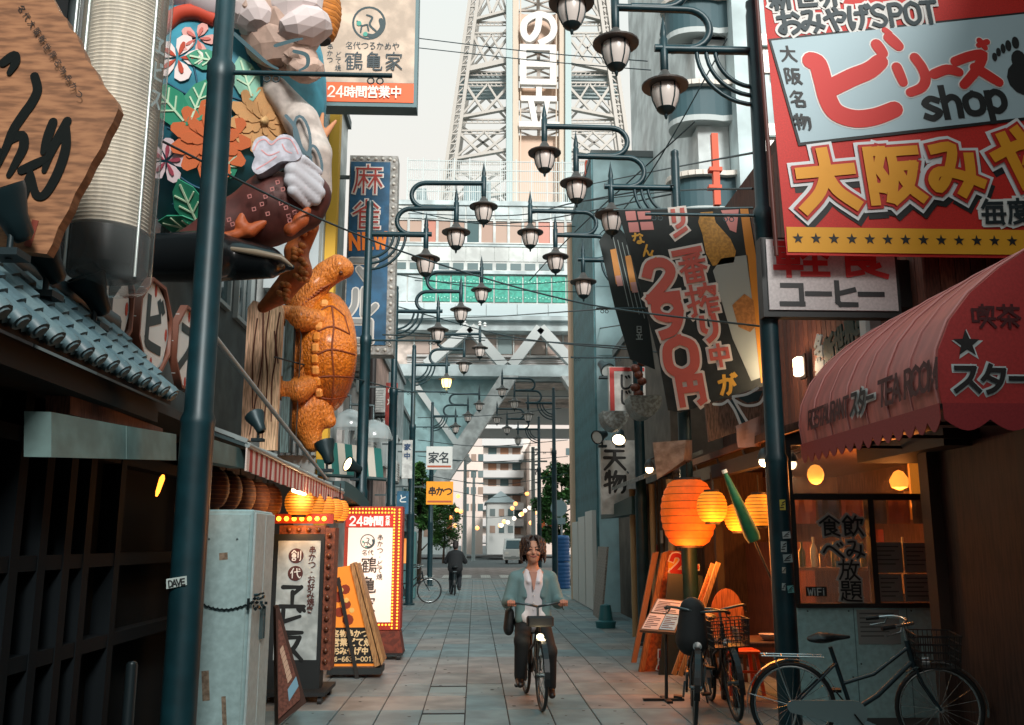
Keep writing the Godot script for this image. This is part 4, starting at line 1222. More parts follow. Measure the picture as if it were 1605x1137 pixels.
func build_left() -> void:
	var dark = mat("1c2526", 0.8)
	var blackp = mat("14191a", 0.5)
	# --- tiled eave
	var e = thing("tiled_eave", "small roof of grey blue clay tiles with round caps over the dark eatery front", "roof", Vector3(-2.2, 2.5, -4.5))
	var lo = Vector3(-2.0, 2.54, 0)
	var hi = Vector3(-2.42, 2.98, 0)
	var slope = (hi - lo).normalized()
	var out = Vector3(slope.y, -slope.x, 0)
	var clay = [mat("587178", 0.45, {"tex": "fine", "scale": 3.0}), mat("4d666e", 0.45, {"tex": "fine", "scale": 3.0}), mat("62797e", 0.5, {"tex": "fine", "scale": 3.0})]
	var deck = MB.new()
	deck.hexa([lo + Vector3(0, -0.06, -2.4), hi + Vector3(0, -0.06, -2.4), hi + Vector3(0, -0.06, -6.05), lo + Vector3(0, -0.06, -6.05), lo + Vector3(0, -0.02, -2.4), hi + Vector3(0, -0.02, -2.4), hi + Vector3(0, -0.02, -6.05), lo + Vector3(0, -0.02, -6.05)])
	part("deck", deck, mat("0f1415", 0.8), e)
	var len = lo.distance_to(hi)
	var tile = MB.new()
	own_space = true
	for i in 6:      # a wave in section: pan and roll
		var seg = []
		for k in [i, i + 1]:
			var u: float = k / 6.0
			seg.append(Vector2(lerpf(-0.085, 0.085, u), 0.034 * sin(u * PI * 2.0 - 0.5)))
		var a = Vector3(0, seg[0].y, seg[0].x)
		var b = Vector3(0, seg[1].y, seg[1].x)
		var l = Vector3(0.17, 0.0, 0)
		tile.quad(a + Vector3(0, 0.022, 0), b + Vector3(0, 0.022, 0), b + l, a + l, Vector3.UP)
		tile.quad(a + Vector3(0, 0.022, 0), b + Vector3(0, 0.022, 0), b - Vector3(0, 0.008, 0), a - Vector3(0, 0.008, 0), Vector3.LEFT)
	var tmesh = tile.mesh()
	var cap = MB.new()
	cap.lathe([[0.0, 0.022], [0.03, 0.022], [0.034, 0.012], [0.048, 0.012], [0.05, 0.0], [0.05, -0.03]], 10)
	var cmesh = cap.mesh()
	own_space = false
	var tb = Basis(slope, out, Vector3(0, 0, 1))
	if tb.determinant() < 0: tb = Basis(slope, out, Vector3(0, 0, -1))
	for col in 22:
		for row in 4:
			var where = lo + slope * (row * 0.15 - 0.03) + out * 0.02 + Vector3(0, 0, -2.45 - col * 0.167) - e.position
			reuse("tile", tmesh, clay[(col * 7 + row * 3) % 3], e, Transform3D(tb, where))
		var cw = lo + slope * -0.04 + out * 0.03 + Vector3(0, 0, -2.40 - col * 0.167) - e.position
		reuse("eave_cap", cmesh, clay[col % 3], e, Transform3D(Basis(Vector3(0, 0, 1), -slope, Vector3(0, 0, 1).cross(-slope)), cw))
	var rdg = MB.new()
	rdg.tube([hi + Vector3(0, 0.06, -2.4), hi + Vector3(0, 0.06, -6.05)], 0.06, 10)
	part("ridge", rdg, clay[1], e)
	var fl = MB.new()
	fl.span(Vector3(-2.75, 2.36, -2.4), Vector3(-2.06, 2.44, -6.0))
	part("eave_board", fl, dark, e)
	for q in [[14, 366, 4.1, 0.3], [70, 430, 4.6, 1.0], [146, 478, 5.35, 1.0]]:
		spotlight(["domed flood lamp at the near corner of the tiled roof", "tilted black flood lamp standing on the tiles near the wooden board", "black flood lamp on the tiles under the clear cylinder"][int(q[2] - 4.0 + 0.6) if q[2] < 5 else 2], P(q[0], q[1] + 34, q[2]), Vector3(-0.3, 0.8, 0.5), 1.1)
	# --- wooden board with brush writing
	var D = 4.25
	var f = sheet(0, 0, 180, 400, D)
	var wb = thing("wooden_board", "big tilted brown plank sign with black brush characters above the tiled roof", "sign", P(60, 392, D))
	var m = MB.new()
	outline(m, f, V2([-200, -260, -60, -180, 20, -70, 66, 0, 74, 14, 86, 24, 92, 40, 104, 48, 110, 62, 120, 78, 124, 90, 140, 106, 148, 122, 160, 136, 176, 152, 183, 168, 176, 190, 168, 206, 160, 232, 148, 254, 140, 276, 127, 302, 120, 326, 106, 354, 100, 378, 93, 393, 60, 390, 28, 386, -60, 372, -220, 330]), -0.07, 0.07)
	part("plank", m, mat("a3714c", 0.6, {"tex": "wood", "scale": Vector3(0.35, 2.0, 0.35)}), wb)
	m = MB.new()
	for s in [[46, 120, 53, 142, 46, 163, 37, 178, 22, 206, 13, 236, 0, 272], [17, 222, 36, 214, 41, 232, 31, 258, 23, 276], [105, 190, 96, 212, 84, 240, 77, 268], [83, 192, 76, 220, 72, 240], [103, 198, 107, 232, 98, 272, 82, 304, 68, 304, 58, 276, 50, 262], [42, 268, 62, 258, 84, 246], [56, 278, 48, 310, 38, 345, 31, 362], [-6, 100, 10, 88, 14, 98, 6, 116], [2, 240, -12, 300]]:
		var pts = smooth(V2(s), 5)
		stroke(m, f, pts, 16.0, 0.006 + 0.0008 * m.v.size() / 300.0, 0.45, 6)
	part("lettering", m, mat("121716", 0.22), wb)
	m = MB.new()
	write(m, f, "名代大阪新世界名物串かつ", 14, 2, 12, 1.7, 0.003, {"ang": 52.0, "brush": 0.3, "adv": 1.35})
	part("small_lettering", m, mat("2a1a10", 0.5), wb)
	m = MB.new()
	outline(m, f, V2([66, 342, 76, 344, 68, 384, 57, 381]), 0.002, 0.002)
	part("stamp", m, mat("7a2f1c", 0.6), wb)
	# --- clear cylinder with a ribbed paper column in it
	var cy = P(182, 200, 5.4)
	var cyl = thing("display_cylinder", "cream ribbed paper column inside a clear plastic cylinder with a black base", "lantern", Vector3(cy.x, 3.04, -5.4))
	var prof = [[0.2, 3.42]]
	for k in 96:
		var y = 3.43 + k * 0.024
		prof.append([0.236, y]); prof.append([0.247, y + 0.009]); prof.append([0.236, y + 0.022])
	m = MB.new()
	m.lathe(prof, 28, Transform3D(Basis(), Vector3(cy.x, 0, -5.4)), 0.0, TAU, 0.2)
	part("paper_column", m, mat("e8dcc8", 0.7, {"tex": "blotch", "scale": Vector3(3, 0.5, 3)}), cyl)
	m = MB.new()
	m.lathe([[0.0, 3.16], [0.2, 3.16], [0.25, 3.2], [0.25, 3.42], [0.0, 3.42]], 28, Transform3D(Basis(), Vector3(cy.x, 0, -5.4)))
	part("base", m, mat("10181a", 0.25), cyl)
	m = MB.new()
	m.lathe([[0.1, 3.06], [0.24, 3.09], [0.272, 3.13], [0.276, 6.0]], 32, Transform3D(Basis(), Vector3(cy.x, 0, -5.4)), 0, TAU, 0.3)
	part("clear_cover", m, mat("e8f0ee", 0.1, {"alpha": 0.12}), cyl)
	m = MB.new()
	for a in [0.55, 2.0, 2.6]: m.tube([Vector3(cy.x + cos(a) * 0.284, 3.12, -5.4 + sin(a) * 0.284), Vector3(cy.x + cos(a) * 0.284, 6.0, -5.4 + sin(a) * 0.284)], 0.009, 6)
	part("sheen_strip", m, mat("c9d3d0", 0.3, {"metal": 0.4}), cyl)  # vertical sheen of the clear plastic, built as thin pale strips
	m = MB.new()
	var cf = plane_at(Vector3(cy.x + 0.262, 5.3, -5.34), Vector3(0.55, 0, -0.9), Vector3.UP, 0.01)
	write(m, cf, "ヱビス", -5, 60, 12, 1.6, 0.0, {"v": true, "sx": 0.55, "adv": 1.5})
	part("lettering", m, mat("8b9a9a", 0.5), cyl)
	# --- round signs on the wall
	var names = ["ヱ", "ビ", "ス"]
	for k in 3:
		var c = Vector3(-2.42, 3.18, -5.98 - k * 0.82)
		var t = thing("round_sign", "eight-sided white wall sign with a %s" % ["branching character, next to the clear cylinder", "hooked character, the middle of three", "slanting character, beside the lamp post"][k], "sign", c - Vector3(0, 0.36, 0), "")
		var rim = MB.new()
		rim.lathe([[0.345, -0.03], [0.375, -0.03], [0.375, 0.03], [0.35, 0.03], [0.345, 0.01]], 8, Transform3D(Basis(Vector3(0, 0, 1), Vector3(1, 0, 0), Vector3(0, 1, 0)), c), 0.39, TAU + 0.39)
		part("rim", rim, mat("7d4a38", 0.5), t)
		var pl = plane_at(c + Vector3(0.0, 0.34, 0.34), Vector3(0, 0, -1), Vector3.UP, 0.01)
		var pm = MB.new()
		disc(pm, pl, 34, 34, 34.8, -0.03, 0.03, 8)
		part("panel", pm, mat("dfe2de", 0.4), t)
		pm = MB.new()
		write(pm, pl, names[k], 14, 13, 40, 7.5, 0.003)
		part("lettering", pm, mat("24393d", 0.5), t)
		pm = MB.new()
		for q in [[34, 6], [34, 62], [6, 34], [62, 34]]: disc(pm, pl, q[0], q[1], 2.4, 0.002, 0.002, 8, 5.0)
		part("print", pm, mat("b0412f", 0.6), t)
	# --- fascia, front wall and the dim shop under it
	var fs = thing("fascia", "dull green metal fascia band under the tiled roof", "fascia", Vector3(-2.0, 2.0, -5.2))
	m = MB.new()
	var back = Vector3(-0.12, 0, 0.02)
	for q in [[80, 646, 717, 4.5, 197, 668, 720, 5.3], [198, 668, 720, 5.305, 276, 681, 722, 6.1]]:
		var c = [P(q[0], q[1], q[3]), P(q[4], q[5], q[7]), P(q[4], q[6], q[7]), P(q[0], q[2], q[3])]
		var mm = MB.new()
		mm.hexa([c[0], c[1], c[2], c[3], c[0] + back, c[1] + back, c[2] + back, c[3] + back])
		part("panel", mm, mat("5f7d7a", 0.5, {"tex": "blotch", "scale": 0.8}), fs)
	var c2 = [P(318, 684, 6.25), P(386, 706, 7.2), P(386, 735, 7.2), P(318, 722, 6.25)]
	m.hexa([c2[0], c2[1], c2[2], c2[3], c2[0] + back, c2[1] + back, c2[2] + back, c2[3] + back])
	part("panel", m, mat("55716f", 0.5, {"tex": "blotch", "scale": 0.8}), fs)
	m = MB.new()
	m.hexa([P(110, 618, 4.9), P(255, 672, 6.2), P(255, 684, 6.2), P(110, 650, 4.9), P(110, 618, 4.9) + back, P(255, 672, 6.2) + back, P(255, 684, 6.2) + back, P(110, 650, 4.9) + back])
	part("wooden_ledge", m, mat("7a4a38", 0.7, {"tex": "wood", "scale": 2.0}), fs)
	var shop = thing("dark_shop", "dark closed wooden shop front with glimmers of warm light inside", "shop front", Vector3(-2.5, 0, -5.5))
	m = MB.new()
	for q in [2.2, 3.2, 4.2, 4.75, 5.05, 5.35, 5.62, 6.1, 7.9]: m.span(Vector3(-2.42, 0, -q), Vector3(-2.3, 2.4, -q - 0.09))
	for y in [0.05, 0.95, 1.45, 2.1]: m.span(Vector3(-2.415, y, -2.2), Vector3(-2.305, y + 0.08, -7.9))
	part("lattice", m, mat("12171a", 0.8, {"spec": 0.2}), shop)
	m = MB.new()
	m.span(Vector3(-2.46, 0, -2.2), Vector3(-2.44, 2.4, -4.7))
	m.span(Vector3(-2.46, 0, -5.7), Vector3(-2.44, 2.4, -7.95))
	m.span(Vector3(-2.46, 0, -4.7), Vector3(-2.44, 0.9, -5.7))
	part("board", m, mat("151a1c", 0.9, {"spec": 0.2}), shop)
	m = MB.new()
	m.span(Vector3(-2.8, 2.44, -2.2), Vector3(-2.08, 2.5, -8.0))
	part("ceiling", m, dark, shop)
	for q in [[5.2, 1.2, 0.14, "c98a4a"], [5.46, 1.12, 0.3, "8d5228"], [5.22, 1.0, 0.16, "5f4326"]]:
		m = MB.new()
		m.box(Vector3(-2.6, q[1], -q[0]), Vector3(0.04, q[2] * 1.6, 0.07))
		part("hanging_strip", m, mat(q[3], 0.6), shop)
	m = MB.new()
	m.lathe([[0.006, -0.07], [0.014, -0.04], [0.018, 0.05], [0.008, 0.075]], 8, Transform3D(Basis(Vector3(0, 0, 1), -0.25), P(250, 762, 6.15)))
	part("lantern", m, mat("ffb45c", 0.6, {"glow": "ff8a2a", "energy": 2.2}), shop)
	lamp(P(252, 752, 6.15) + Vector3(0.02, -0.2, 0.0), "ff9a4a", 0.012, 0.04)
	m = MB.new()
	var pb = P(205, 1062, 6.0)
	m.tube([Vector3(pb.x, 0, -6.0), Vector3(pb.x, 0.86, -6.0)], 0.035, 10)
	m.ball(Vector3(pb.x, 0.86, -6.0), Vector3(0.035, 0.02, 0.035), 10)
	solo("bollard", "slim dark bollard with a pale tip in front of the dark shop", "bollard", m, mat("202c30", 0.4, {"metal": 0.4}))
	# --- grey metal cabinet
	var cab = thing("metal_cabinet", "tall teal grey metal locker with a chain across its doors", "cabinet", Vector3(-1.8, 0, -7.1))
	var teal = mat("a3c0c1", 0.42, {"metal": 0.1, "tex": "fine", "scale": 0.6})
	m = MB.new()
	m.soft(Vector3(-1.8, 0.93, -7.12), Vector3(0.4, 1.8, 0.66), 0.012)
	part("body", m, teal, cab)
	m = MB.new()
	m.soft(Vector3(-1.8, 0.95, -6.78), Vector3(0.37, 1.7, 0.02), 0.006)
	part("side_panel", m, teal, cab)
	for k in 2:
		m = MB.new()
		m.soft(Vector3(-1.59, 0.95, -6.96 - k * 0.32), Vector3(0.02, 1.72, 0.31), 0.006)
		var dr = part("door", m, mat("b9cccc", 0.35, {"metal": 0.15, "tex": "fine", "scale": 0.6}), cab)
		m = MB.new()
		m.span(Vector3(-1.58, 0.9, -7.08 - k * 0.06), Vector3(-1.555, 1.12, -7.1 - k * 0.06))
		part("handle", m, mat("5b6d70", 0.3, {"metal": 0.7}), dr)
	m = MB.new()
	for q in [[-1.9, 1.62], [-1.9, 0.22], [-1.7, 1.62], [-1.7, 0.22]]: m.lathe([[0.009, 0.0], [0.007, 0.006], [0.0, 0.007]], 8, Transform3D(Basis(Vector3(1, 0, 0), Vector3(0, 0, 1), Vector3(0, -1, 0)), Vector3(q[0], q[1], -6.77)))
	part("bolt", m, mat("55686a", 0.4, {"metal": 0.6}), cab)
	m = MB.new()
	for q in [[-1.86, 0.62, 0.05, 0.2], [-1.72, 0.42, 0.03, 0.26], [-1.79, 1.5, 0.06, 0.05]]: m.box(Vector3(q[0], q[1], -6.7685), Vector3(q[2], q[3], 0.002), Basis(Vector3(0, 0, 1), 0.1))
	part("rust_streak", m, mat("8a7a68", 0.8, {"tex": "grime", "scale": 3.0}), cab)
	m = MB.new()
	for k in 26:
		var u = k / 25.0
		var cpt = Vector3(lerpf(-1.95, -1.56, u), 1.18 - 0.05 * sin(u * PI) + 0.004 * (k % 2), -6.755)
		m.box(cpt, Vector3(0.02, 0.012, 0.008), Basis(Vector3(0, 0, 1), 0.5 if k % 2 else -0.4))
	for k in 30: m.box(Vector3(-1.57 + 0.03 * sin(k * 2.3), 1.18 + 0.05 * sin(k * 1.7), -6.77 - k * 0.011), Vector3(0.02, 0.02, 0.01), Basis(Vector3(1, 0.4, 0).normalized(), k * 0.9))
	for q in [-1.93, -1.6]: m.span(Vector3(q, 1.13, -6.765), Vector3(q + 0.015, 1.21, -6.74))
	part("chain", m, mat("39494d", 0.3, {"metal": 0.9}), cab)
	m = MB.new()
	m.span(Vector3(-1.98, 0, -6.82), Vector3(-1.6, 0.03, -7.42))
	part("plinth", m, mat("512723", 0.7), cab)
	# --- red and white striped awning
	var aw = thing("striped_awning", "canvas awning with a red and white striped valance over the left signs", "awning", Vector3(-2.2, 2.1, -10))
	var A0 = Vector3(-1.72, 2.3, -7.0)
	var A1 = Vector3(-1.78, 2.24, -12.6)
	m = MB.new()
	m.hexa([A0, A1, A1 + Vector3(-1.2, 0.42, 0), A0 + Vector3(-1.2, 0.42, 0), A0 + Vector3(0, 0.03, 0), A1 + Vector3(0, 0.03, 0), A1 + Vector3(-1.2, 0.45, 0), A0 + Vector3(-1.2, 0.45, 0)])
	part("canopy", m, mat("2b3f42", 0.7), aw)
	for k in 60:
		var a = A0.lerp(A1, k / 60.0)
		var b = A0.lerp(A1, (k + 0.98) / 60.0)
		var w = Vector3(0.004 * sin(k * 1.3), -0.175 + 0.003 * sin(k * 2.1), 0)
		m = MB.new()
		m.hexa([a, b, b + w, a + w, a + Vector3(-0.012, 0, 0), b + Vector3(-0.012, 0, 0), b + w - Vector3(0.012, 0, 0), a + w - Vector3(0.012, 0, 0)])
		part("valance_stripe", m, mat("a8413b" if k % 2 else "d8c9c0", 0.8, {"tex": "fine", "scale": 4.0}), aw)
	m = MB.new()
	m.tube([A0 + Vector3(0, 0.02, 0), A1 + Vector3(0, 0.02, 0)], 0.022, 8)
	for k in 6: m.beam(A0.lerp(A1, k / 5.0) + Vector3(0, 0.05, 0), A0.lerp(A1, k / 5.0) + Vector3(-1.15, 0.47, 0), 0.03)
	part("frame", m, mat("9aa5a5", 0.4, {"metal": 0.5}), aw)
	m = MB.new()
	var cv = []
	for k in 8: cv.append(A1 + Vector3(0.0 + 0.03 * k, -0.02 - 0.012 * k - 0.003 * k * k, -0.1 - k * 0.16))
	for k in 7: m.hexa([cv[k], cv[k + 1], cv[k + 1] + Vector3(0, 0.2, 0), cv[k] + Vector3(0, 0.2, 0), cv[k] + Vector3(-0.3, 0, 0), cv[k + 1] + Vector3(-0.3, 0, 0), cv[k + 1] + Vector3(-0.3, 0.2, 0), cv[k] + Vector3(-0.3, 0.2, 0)])
	part("end_hood", m, mat("2f4a4d", 0.6), aw)
	# fluorescent tubes, lanterns and a bulb strip under it
	for q in [[472, 772, 9.6, 0.8], [516, 792, 11.6, 0.9]]:
		var c = P(q[0], q[1], q[2])
		var t = thing("tube_lamp", "glowing white tube lamp under the striped awning, %s" % ("over the white-faced stand" if q[0] < 500 else "near the awning's far end"), "lamp", c)
		m = MB.new()
		m.tube([c + Vector3(0, 0, q[3] / 2), c + Vector3(0, 0, -q[3] / 2)], 0.025, 8)
		part("tube", m, mat("fff0dc", 0.4, {"glow": "ffd9ad", "energy": 3.0}), t)
		m = MB.new()
		m.box(c + Vector3(0, 0.05, 0), Vector3(0.07, 0.04, q[3]))
		part("housing", m, mat("cfc6ba", 0.5), t)
		lamp(c + Vector3(0.02, -0.06, 0.0), "ffcf9a", 0.12, 0.06)
	var li = 0
	for q in [[469, 788, 9.9, 0.15], [487, 792, 10.6, 0.15], [506, 796, 11.2, 0.14], [521, 799, 11.7, 0.13], [532, 801, 12.1, 0.12]]:
		var c = P(q[0], q[1], q[2])
		lantern("paper_lantern", "glowing amber paper lantern under the striped awning, %s in the row" % ["first", "second", "third", "fourth", "last"][li], c, q[3], 0.26, "e8953c", "ff8a1a", 0.3, "yellow lanterns under the awning")
		li += 1
		lamp(c + Vector3(0.0, -0.24, 0.02), "ffa040", 0.06, 0.12)
	for q in [[330, 752, 8.4], [352, 757, 8.9], [375, 762, 9.4], [398, 768, 9.8], [418, 773, 10.1]]:
		lantern("unlit_lantern", "dull red unlit lantern hanging behind the metal locker, %s" % ["next to the lamp post", "second from the lamp post", "third from the lamp post", "fourth from the lamp post", "nearest the lit lanterns"][int((q[0] - 330) / 21.5)], P(q[0], q[1] + 14, q[2]), 0.16, 0.34, "552a20", "", 0.0, "dull lanterns behind the locker")
	# --- the narrow stand with three big brush characters
	var sg = thing("sign_stand", "grey white sign stand with three big black brush characters and a rusty bulb frame", "sign", Vector3(-1.85, 0, -10.05))
	f = sheet(432, 842, 500, 1037, 10.0)
	m = MB.new()
	slab(m, f, 424, 836, 505, 1078, -0.25, -0.01)
	part("case", m, mat("161b1c", 0.5), sg)
	m = MB.new()
	slab(m, f, 432, 847, 499, 1034, -0.012, 0.0)
	part("panel", m, mat("b9c2c0", 0.4, {"tex": "blotch", "scale": 0.9}), sg)
	m = MB.new()
	write(m, f, "ヱビス", 436, 914, 42, 7.6, 0.003, {"v": true, "adv": 0.95, "brush": 0.3, "cap": 4, "sx": 1.05})
	part("lettering", m, mat("101414", 0.5), sg)
	m = MB.new()
	write(m, f, "串かつ・お好み焼き", 481, 856, 11.5, 1.7, 0.003, {"v": true, "brush": 0.25, "cap": 3, "adv": 1.02})
	part("small_lettering", m, mat("4a2320", 0.5), sg)
	m = MB.new()
	disc(m, f, 461, 871, 12, 0.002, 0.002)
	disc(m, f, 461, 899, 12, 0.002, 0.002)
	part("roundel", m, mat("4a2320", 0.5), sg)
	m = MB.new()
	write(m, f, "創代", 453, 862, 17, 1.9, 0.0055, {"v": true, "adv": 1.66, "brush": 0.2})
	part("roundel_lettering", m, mat("d5d5d0", 0.5), sg)
	m = MB.new()
	slab(m, f, 505.5, 826, 521, 1050, -0.3, -0.02)
	slab(m, f, 432, 822, 505, 836, -0.3, -0.02)
	var bf = part("bulb_frame", m, mat("7b4028", 0.55, {"tex": "grime", "scale": 3.0}), sg)
	m = MB.new()
	for k in 13: m.ball(at(f, 513, 838 + k * 16.5, 0.0), Vector3(0.028, 0.028, 0.03), 8)
	for k in 4: m.ball(at(f, 448 + k * 15.5, 829, 0.0), Vector3(0.028, 0.028, 0.03), 8)
	part("dead_bulb", m, mat("57301f", 0.25), bf)
	m = MB.new()
	slab(m, f, 420, 1078, 520, 1084, -0.5, 0.25)
	part("base", m, mat("171a1b", 0.6), sg)
	m = MB.new()
	for x in [428, 512]:
		for z in [-0.4, 0.2]: m.tube([at(f, x - 3, 1092, z), at(f, x + 3, 1092, z)], 0.05, 10)
	part("castor", m, mat("0e0f10", 0.5), sg)
	f = sheet(432, 806, 520, 828, 10.05)
	var bs = thing("bulb_strip", "red board with a row of lit yellow bulbs above the brush-lettered stand", "sign", P(470, 828, 10.05))
	m = MB.new()
	slab(m, f, 428, 806, 522, 821, -0.05, 0.0)
	part("board", m, mat("8f2418", 0.6), bs)
	for x in [437, 449, 461, 473, 485, 497, 508]:
		m = MB.new()
		m.ball(at(f, x, 813.5, 0.012), Vector3(0.026, 0.026, 0.022), 8)
		part("bulb", m, mat("ffd36b", 0.4, {"glow": "ffb52e", "energy": 2.6}), bs)
	lamp(at(f, 470, 812, 0.16), "ffb050", 0.05, 0.3)
	m = MB.new()
	m.hexa([P(432, 955, 8.25), P(437, 950, 8.25), P(480, 1102, 8.05), P(436, 1137, 8.05), P(428, 950, 8.8), P(434, 948, 8.8), P(474, 1096, 8.7), P(430, 1137, 8.7)])
	var ab = thing("menu_board", "leaning brown menu board with small pictures beside the metal locker", "sign", m.low())
	part("frame", m, mat("43291f", 0.6), ab)
	var lf = {"x": 0.0, "y": 0.0, "o": P(436, 962, 8.235), "ex": (P(474, 1100, 8.035) - P(436, 1130, 8.035)) / 40.0, "ey": (P(436, 1130, 8.035) - P(436, 962, 8.235)) / 168.0, "n": Vector3(0, 0, 1)}
	m = MB.new()
	outline(m, lf, V2([0, 10, 3, 14, 36, 150, 36, 162, 0, 166]), 0.0, 0.004)
	part("sheet", m, mat("7b4a3c", 0.6, {"tex": "grime", "scale": 4.0}), ab)
	m = MB.new()
	outline(m, lf, V2([16, 132, 30, 122, 34, 140, 18, 152]), 0.006, 0.003)
	part("blue_card", m, mat("7fa9bd", 0.5), ab)
	m = MB.new()
	for k in 7: outline(m, lf, V2([3 + k * 2.0, 60 + k * 9, 8 + k * 2.2, 57 + k * 9, 10 + k * 2.2, 65 + k * 9, 4 + k * 2.0, 69 + k * 9]), 0.006, 0.002)
	part("print", m, mat("c9a58c", 0.6), ab)
	# --- orange menu board, leaning
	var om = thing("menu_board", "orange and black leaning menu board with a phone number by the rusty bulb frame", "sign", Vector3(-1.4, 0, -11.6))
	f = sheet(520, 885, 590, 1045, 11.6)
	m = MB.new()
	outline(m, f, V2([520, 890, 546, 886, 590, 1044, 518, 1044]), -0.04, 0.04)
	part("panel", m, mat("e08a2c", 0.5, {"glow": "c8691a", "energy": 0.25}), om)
	m = MB.new()
	outline(m, f, V2([519, 984, 573, 984, 589, 1040, 518.5, 1040]), 0.002, 0.003)
	part("black_field", m, mat("15110e", 0.6), om)
	m = MB.new()
	for k in 6: disc(m, f, 526 + (k % 2) * 12 + k * 1.5, 912 + k * 12, 7 + (k % 3), 0.001 + k * 0.0006, 0.0005, 9)
	part("dish_print", m, mat("8c2f12", 0.6), om)
	m = MB.new()
	for k in 3: disc(m, f, 533 + k * 9, 925 + k * 16, 4.2, 0.005, 0.001, 8)
	part("dish_light_print", m, mat("f0c26a", 0.6), om)
	m = MB.new()
	write(m, f, "名物串かつ", 522, 988, 10.5, 1.9, 0.006)
	write(m, f, "営業どて焼", 522, 1001, 11.5, 1.9, 0.006)
	write(m, f, "おみやげ中", 523, 1015, 10.5, 1.9, 0.006)
	write(m, f, "06-6630-0015", 520, 1029, 7.6, 1.3, 0.006)
	part("lettering", m, mat("f0cf9a", 0.6), om)
	for q in [[546, 884, 552, 881, 598, 1042, 590, 1045], [554, 883, 558, 882, 604, 1036, 600, 1042]]:
		m = MB.new()
		outline(m, f, V2(q), -0.3, 0.34)
		part("edge_rail", m, mat("b98d5a", 0.5, {"tex": "wood", "scale": 2.0}), om)
	m = MB.new()
	outline(m, f, V2([526, 906, 531, 904, 568, 1068, 563, 1072]), 0.04, 0.03)
	part("prop_leg", m, mat("1a1815", 0.6), om)
	m = MB.new()
	slab(m, f, 516, 1046, 600, 1056, -0.4, 0.05)
	part("base", m, mat("1b2324", 0.6), om)
	# --- white light box with red bulb frame
	var wl = thing("light_box", "white lit sign box on wheels with a red bulb frame and a crane emblem", "sign", Vector3(-1.4, 0, -13.4))
	f = sheet(540, 795, 630, 985, 13.3)
	m = MB.new()
	slab(m, f, 538, 793, 629, 987, -0.4, -0.012)
	part("frame", m, mat("a5301c", 0.5, {"tex": "fine", "scale": 2.0}), wl)
	m = MB.new()
	slab(m, f, 544, 827, 614, 975, -0.02, 0.0)
	part("panel", m, mat("ece0d6", 0.5, {"glow": "f2dccb", "energy": 0.12}), wl)
	m = MB.new()
	slab(m, f, 540, 806, 614, 826, -0.02, 0.002)
	part("heading", m, mat("c02a1e", 0.5, {"glow": "b8201a", "energy": 0.08}), wl)
	m = MB.new()
	write(m, f, "24時間", 545, 809, 15, 2.4, 0.006, {"adv": 1.06})
	write(m, f, "営業", 602, 808, 7.6, 0.9, 0.006, {"v": true})
	part("heading_lettering", m, mat("fff3ea", 0.5, {"glow": "ffffff", "energy": 0.08}), wl)
	m = MB.new()
	write(m, f, "鶴亀家", 566, 874, 24, 2.7, 0.004, {"v": true, "adv": 1.28, "brush": 0.35, "cap": 3})
	write(m, f, "名代", 566, 862, 9, 1.1, 0.004, {"brush": 0.3})
	write(m, f, "串かつ・どて焼", 590, 838, 9.5, 1.2, 0.004, {"v": true, "brush": 0.3})
	part("lettering", m, mat("2b2422", 0.6), wl)
	emblem(f, 575, 849, 11, wl)
	for q in [[616, 798, 616, 984, 38], [624, 798, 624, 984, 38], [545, 797, 612, 797, 14], [545, 803, 612, 803, 14], [548, 979, 612, 979, 13]]:
		m = MB.new()
		for k in q[4]: m.ball(at(f, lerpf(q[0], q[2], k / (q[4] - 1.0)), lerpf(q[1], q[3], k / (q[4] - 1.0)), -0.008), Vector3(0.013, 0.013, 0.013), 6)
		part("bulb_row", m, mat("ffb648", 0.4, {"glow": "ff9a2a", "energy": 1.6}), wl)
	m = MB.new()
	outline(m, f, V2([548, 988, 628, 988, 634, 1022, 552, 1022]), -0.4, 0.4)
	part("skirt", m, mat("70301f", 0.6, {"tex": "grime", "scale": 1.5}), wl)
	m = MB.new()
	for x in [556, 628]: m.tube([at(f, x - 3, 1028, 0.0), at(f, x + 3, 1028, 0.0)], 0.055, 10)
	slab(m, f, 550, 1022, 634, 1025, -0.45, 0.06)
	part("castor", m, mat("15181a", 0.5), wl)
	lamp(at(f, 580, 900, 0.5), "ffe0c4", 0.1, 0.4)
	# --- mahjong sign
	var mj = thing("neon_sign", "tall blue mahjong sign with red outlined characters and a bulb border", "sign", P(580, 552, 16.2))
	f = sheet(540, 240, 620, 552, 16.2)
	m = MB.new()
	slab(m, f, 543, 240, 620, 552, -0.4, -0.02)
	part("case", m, mat("a9a8a4", 0.5, {"tex": "grime", "scale": 1.2}), mj)
	m = MB.new()
	slab(m, f, 545, 251, 608, 538, -0.02, 0.0)
	part("panel", m, mat("1d5f86", 0.5, {"tex": "blotch", "scale": 0.6}), mj)
	var und = MB.new()
	var top = MB.new()
	for q in [["麻", 550, 257, 46, 6.5], ["雀", 549, 313, 46, 6.5]]:
		write(und, f, q[0], q[1], q[2], q[3], q[4] + 1.2, 0.01)
		write(top, f, q[0], q[1], q[2], q[3], q[4] - 3.6, 0.03)
	part("letter_edge", und, mat("e9e2db", 0.5), mj)
	part("lettering", top, mat("b2362c", 0.5), mj)
	und = MB.new()
	top = MB.new()
	for q in [["マ", 547, 402, 46, 13], ["ル", 545, 450, 48, 13], ["コ", 546, 494, 44, 13]]:
		write(und, f, q[0], q[1], q[2], q[3], q[4], 0.01, {"cap": 4})
		write(top, f, q[0], q[1], q[2], q[3], q[4] - 5, 0.03, {"cap": 4})
	part("letter_edge", und, mat("d8d4cd", 0.5), mj)
	part("lettering", top, mat("8d8f8e", 0.5), mj)
	m = MB.new()
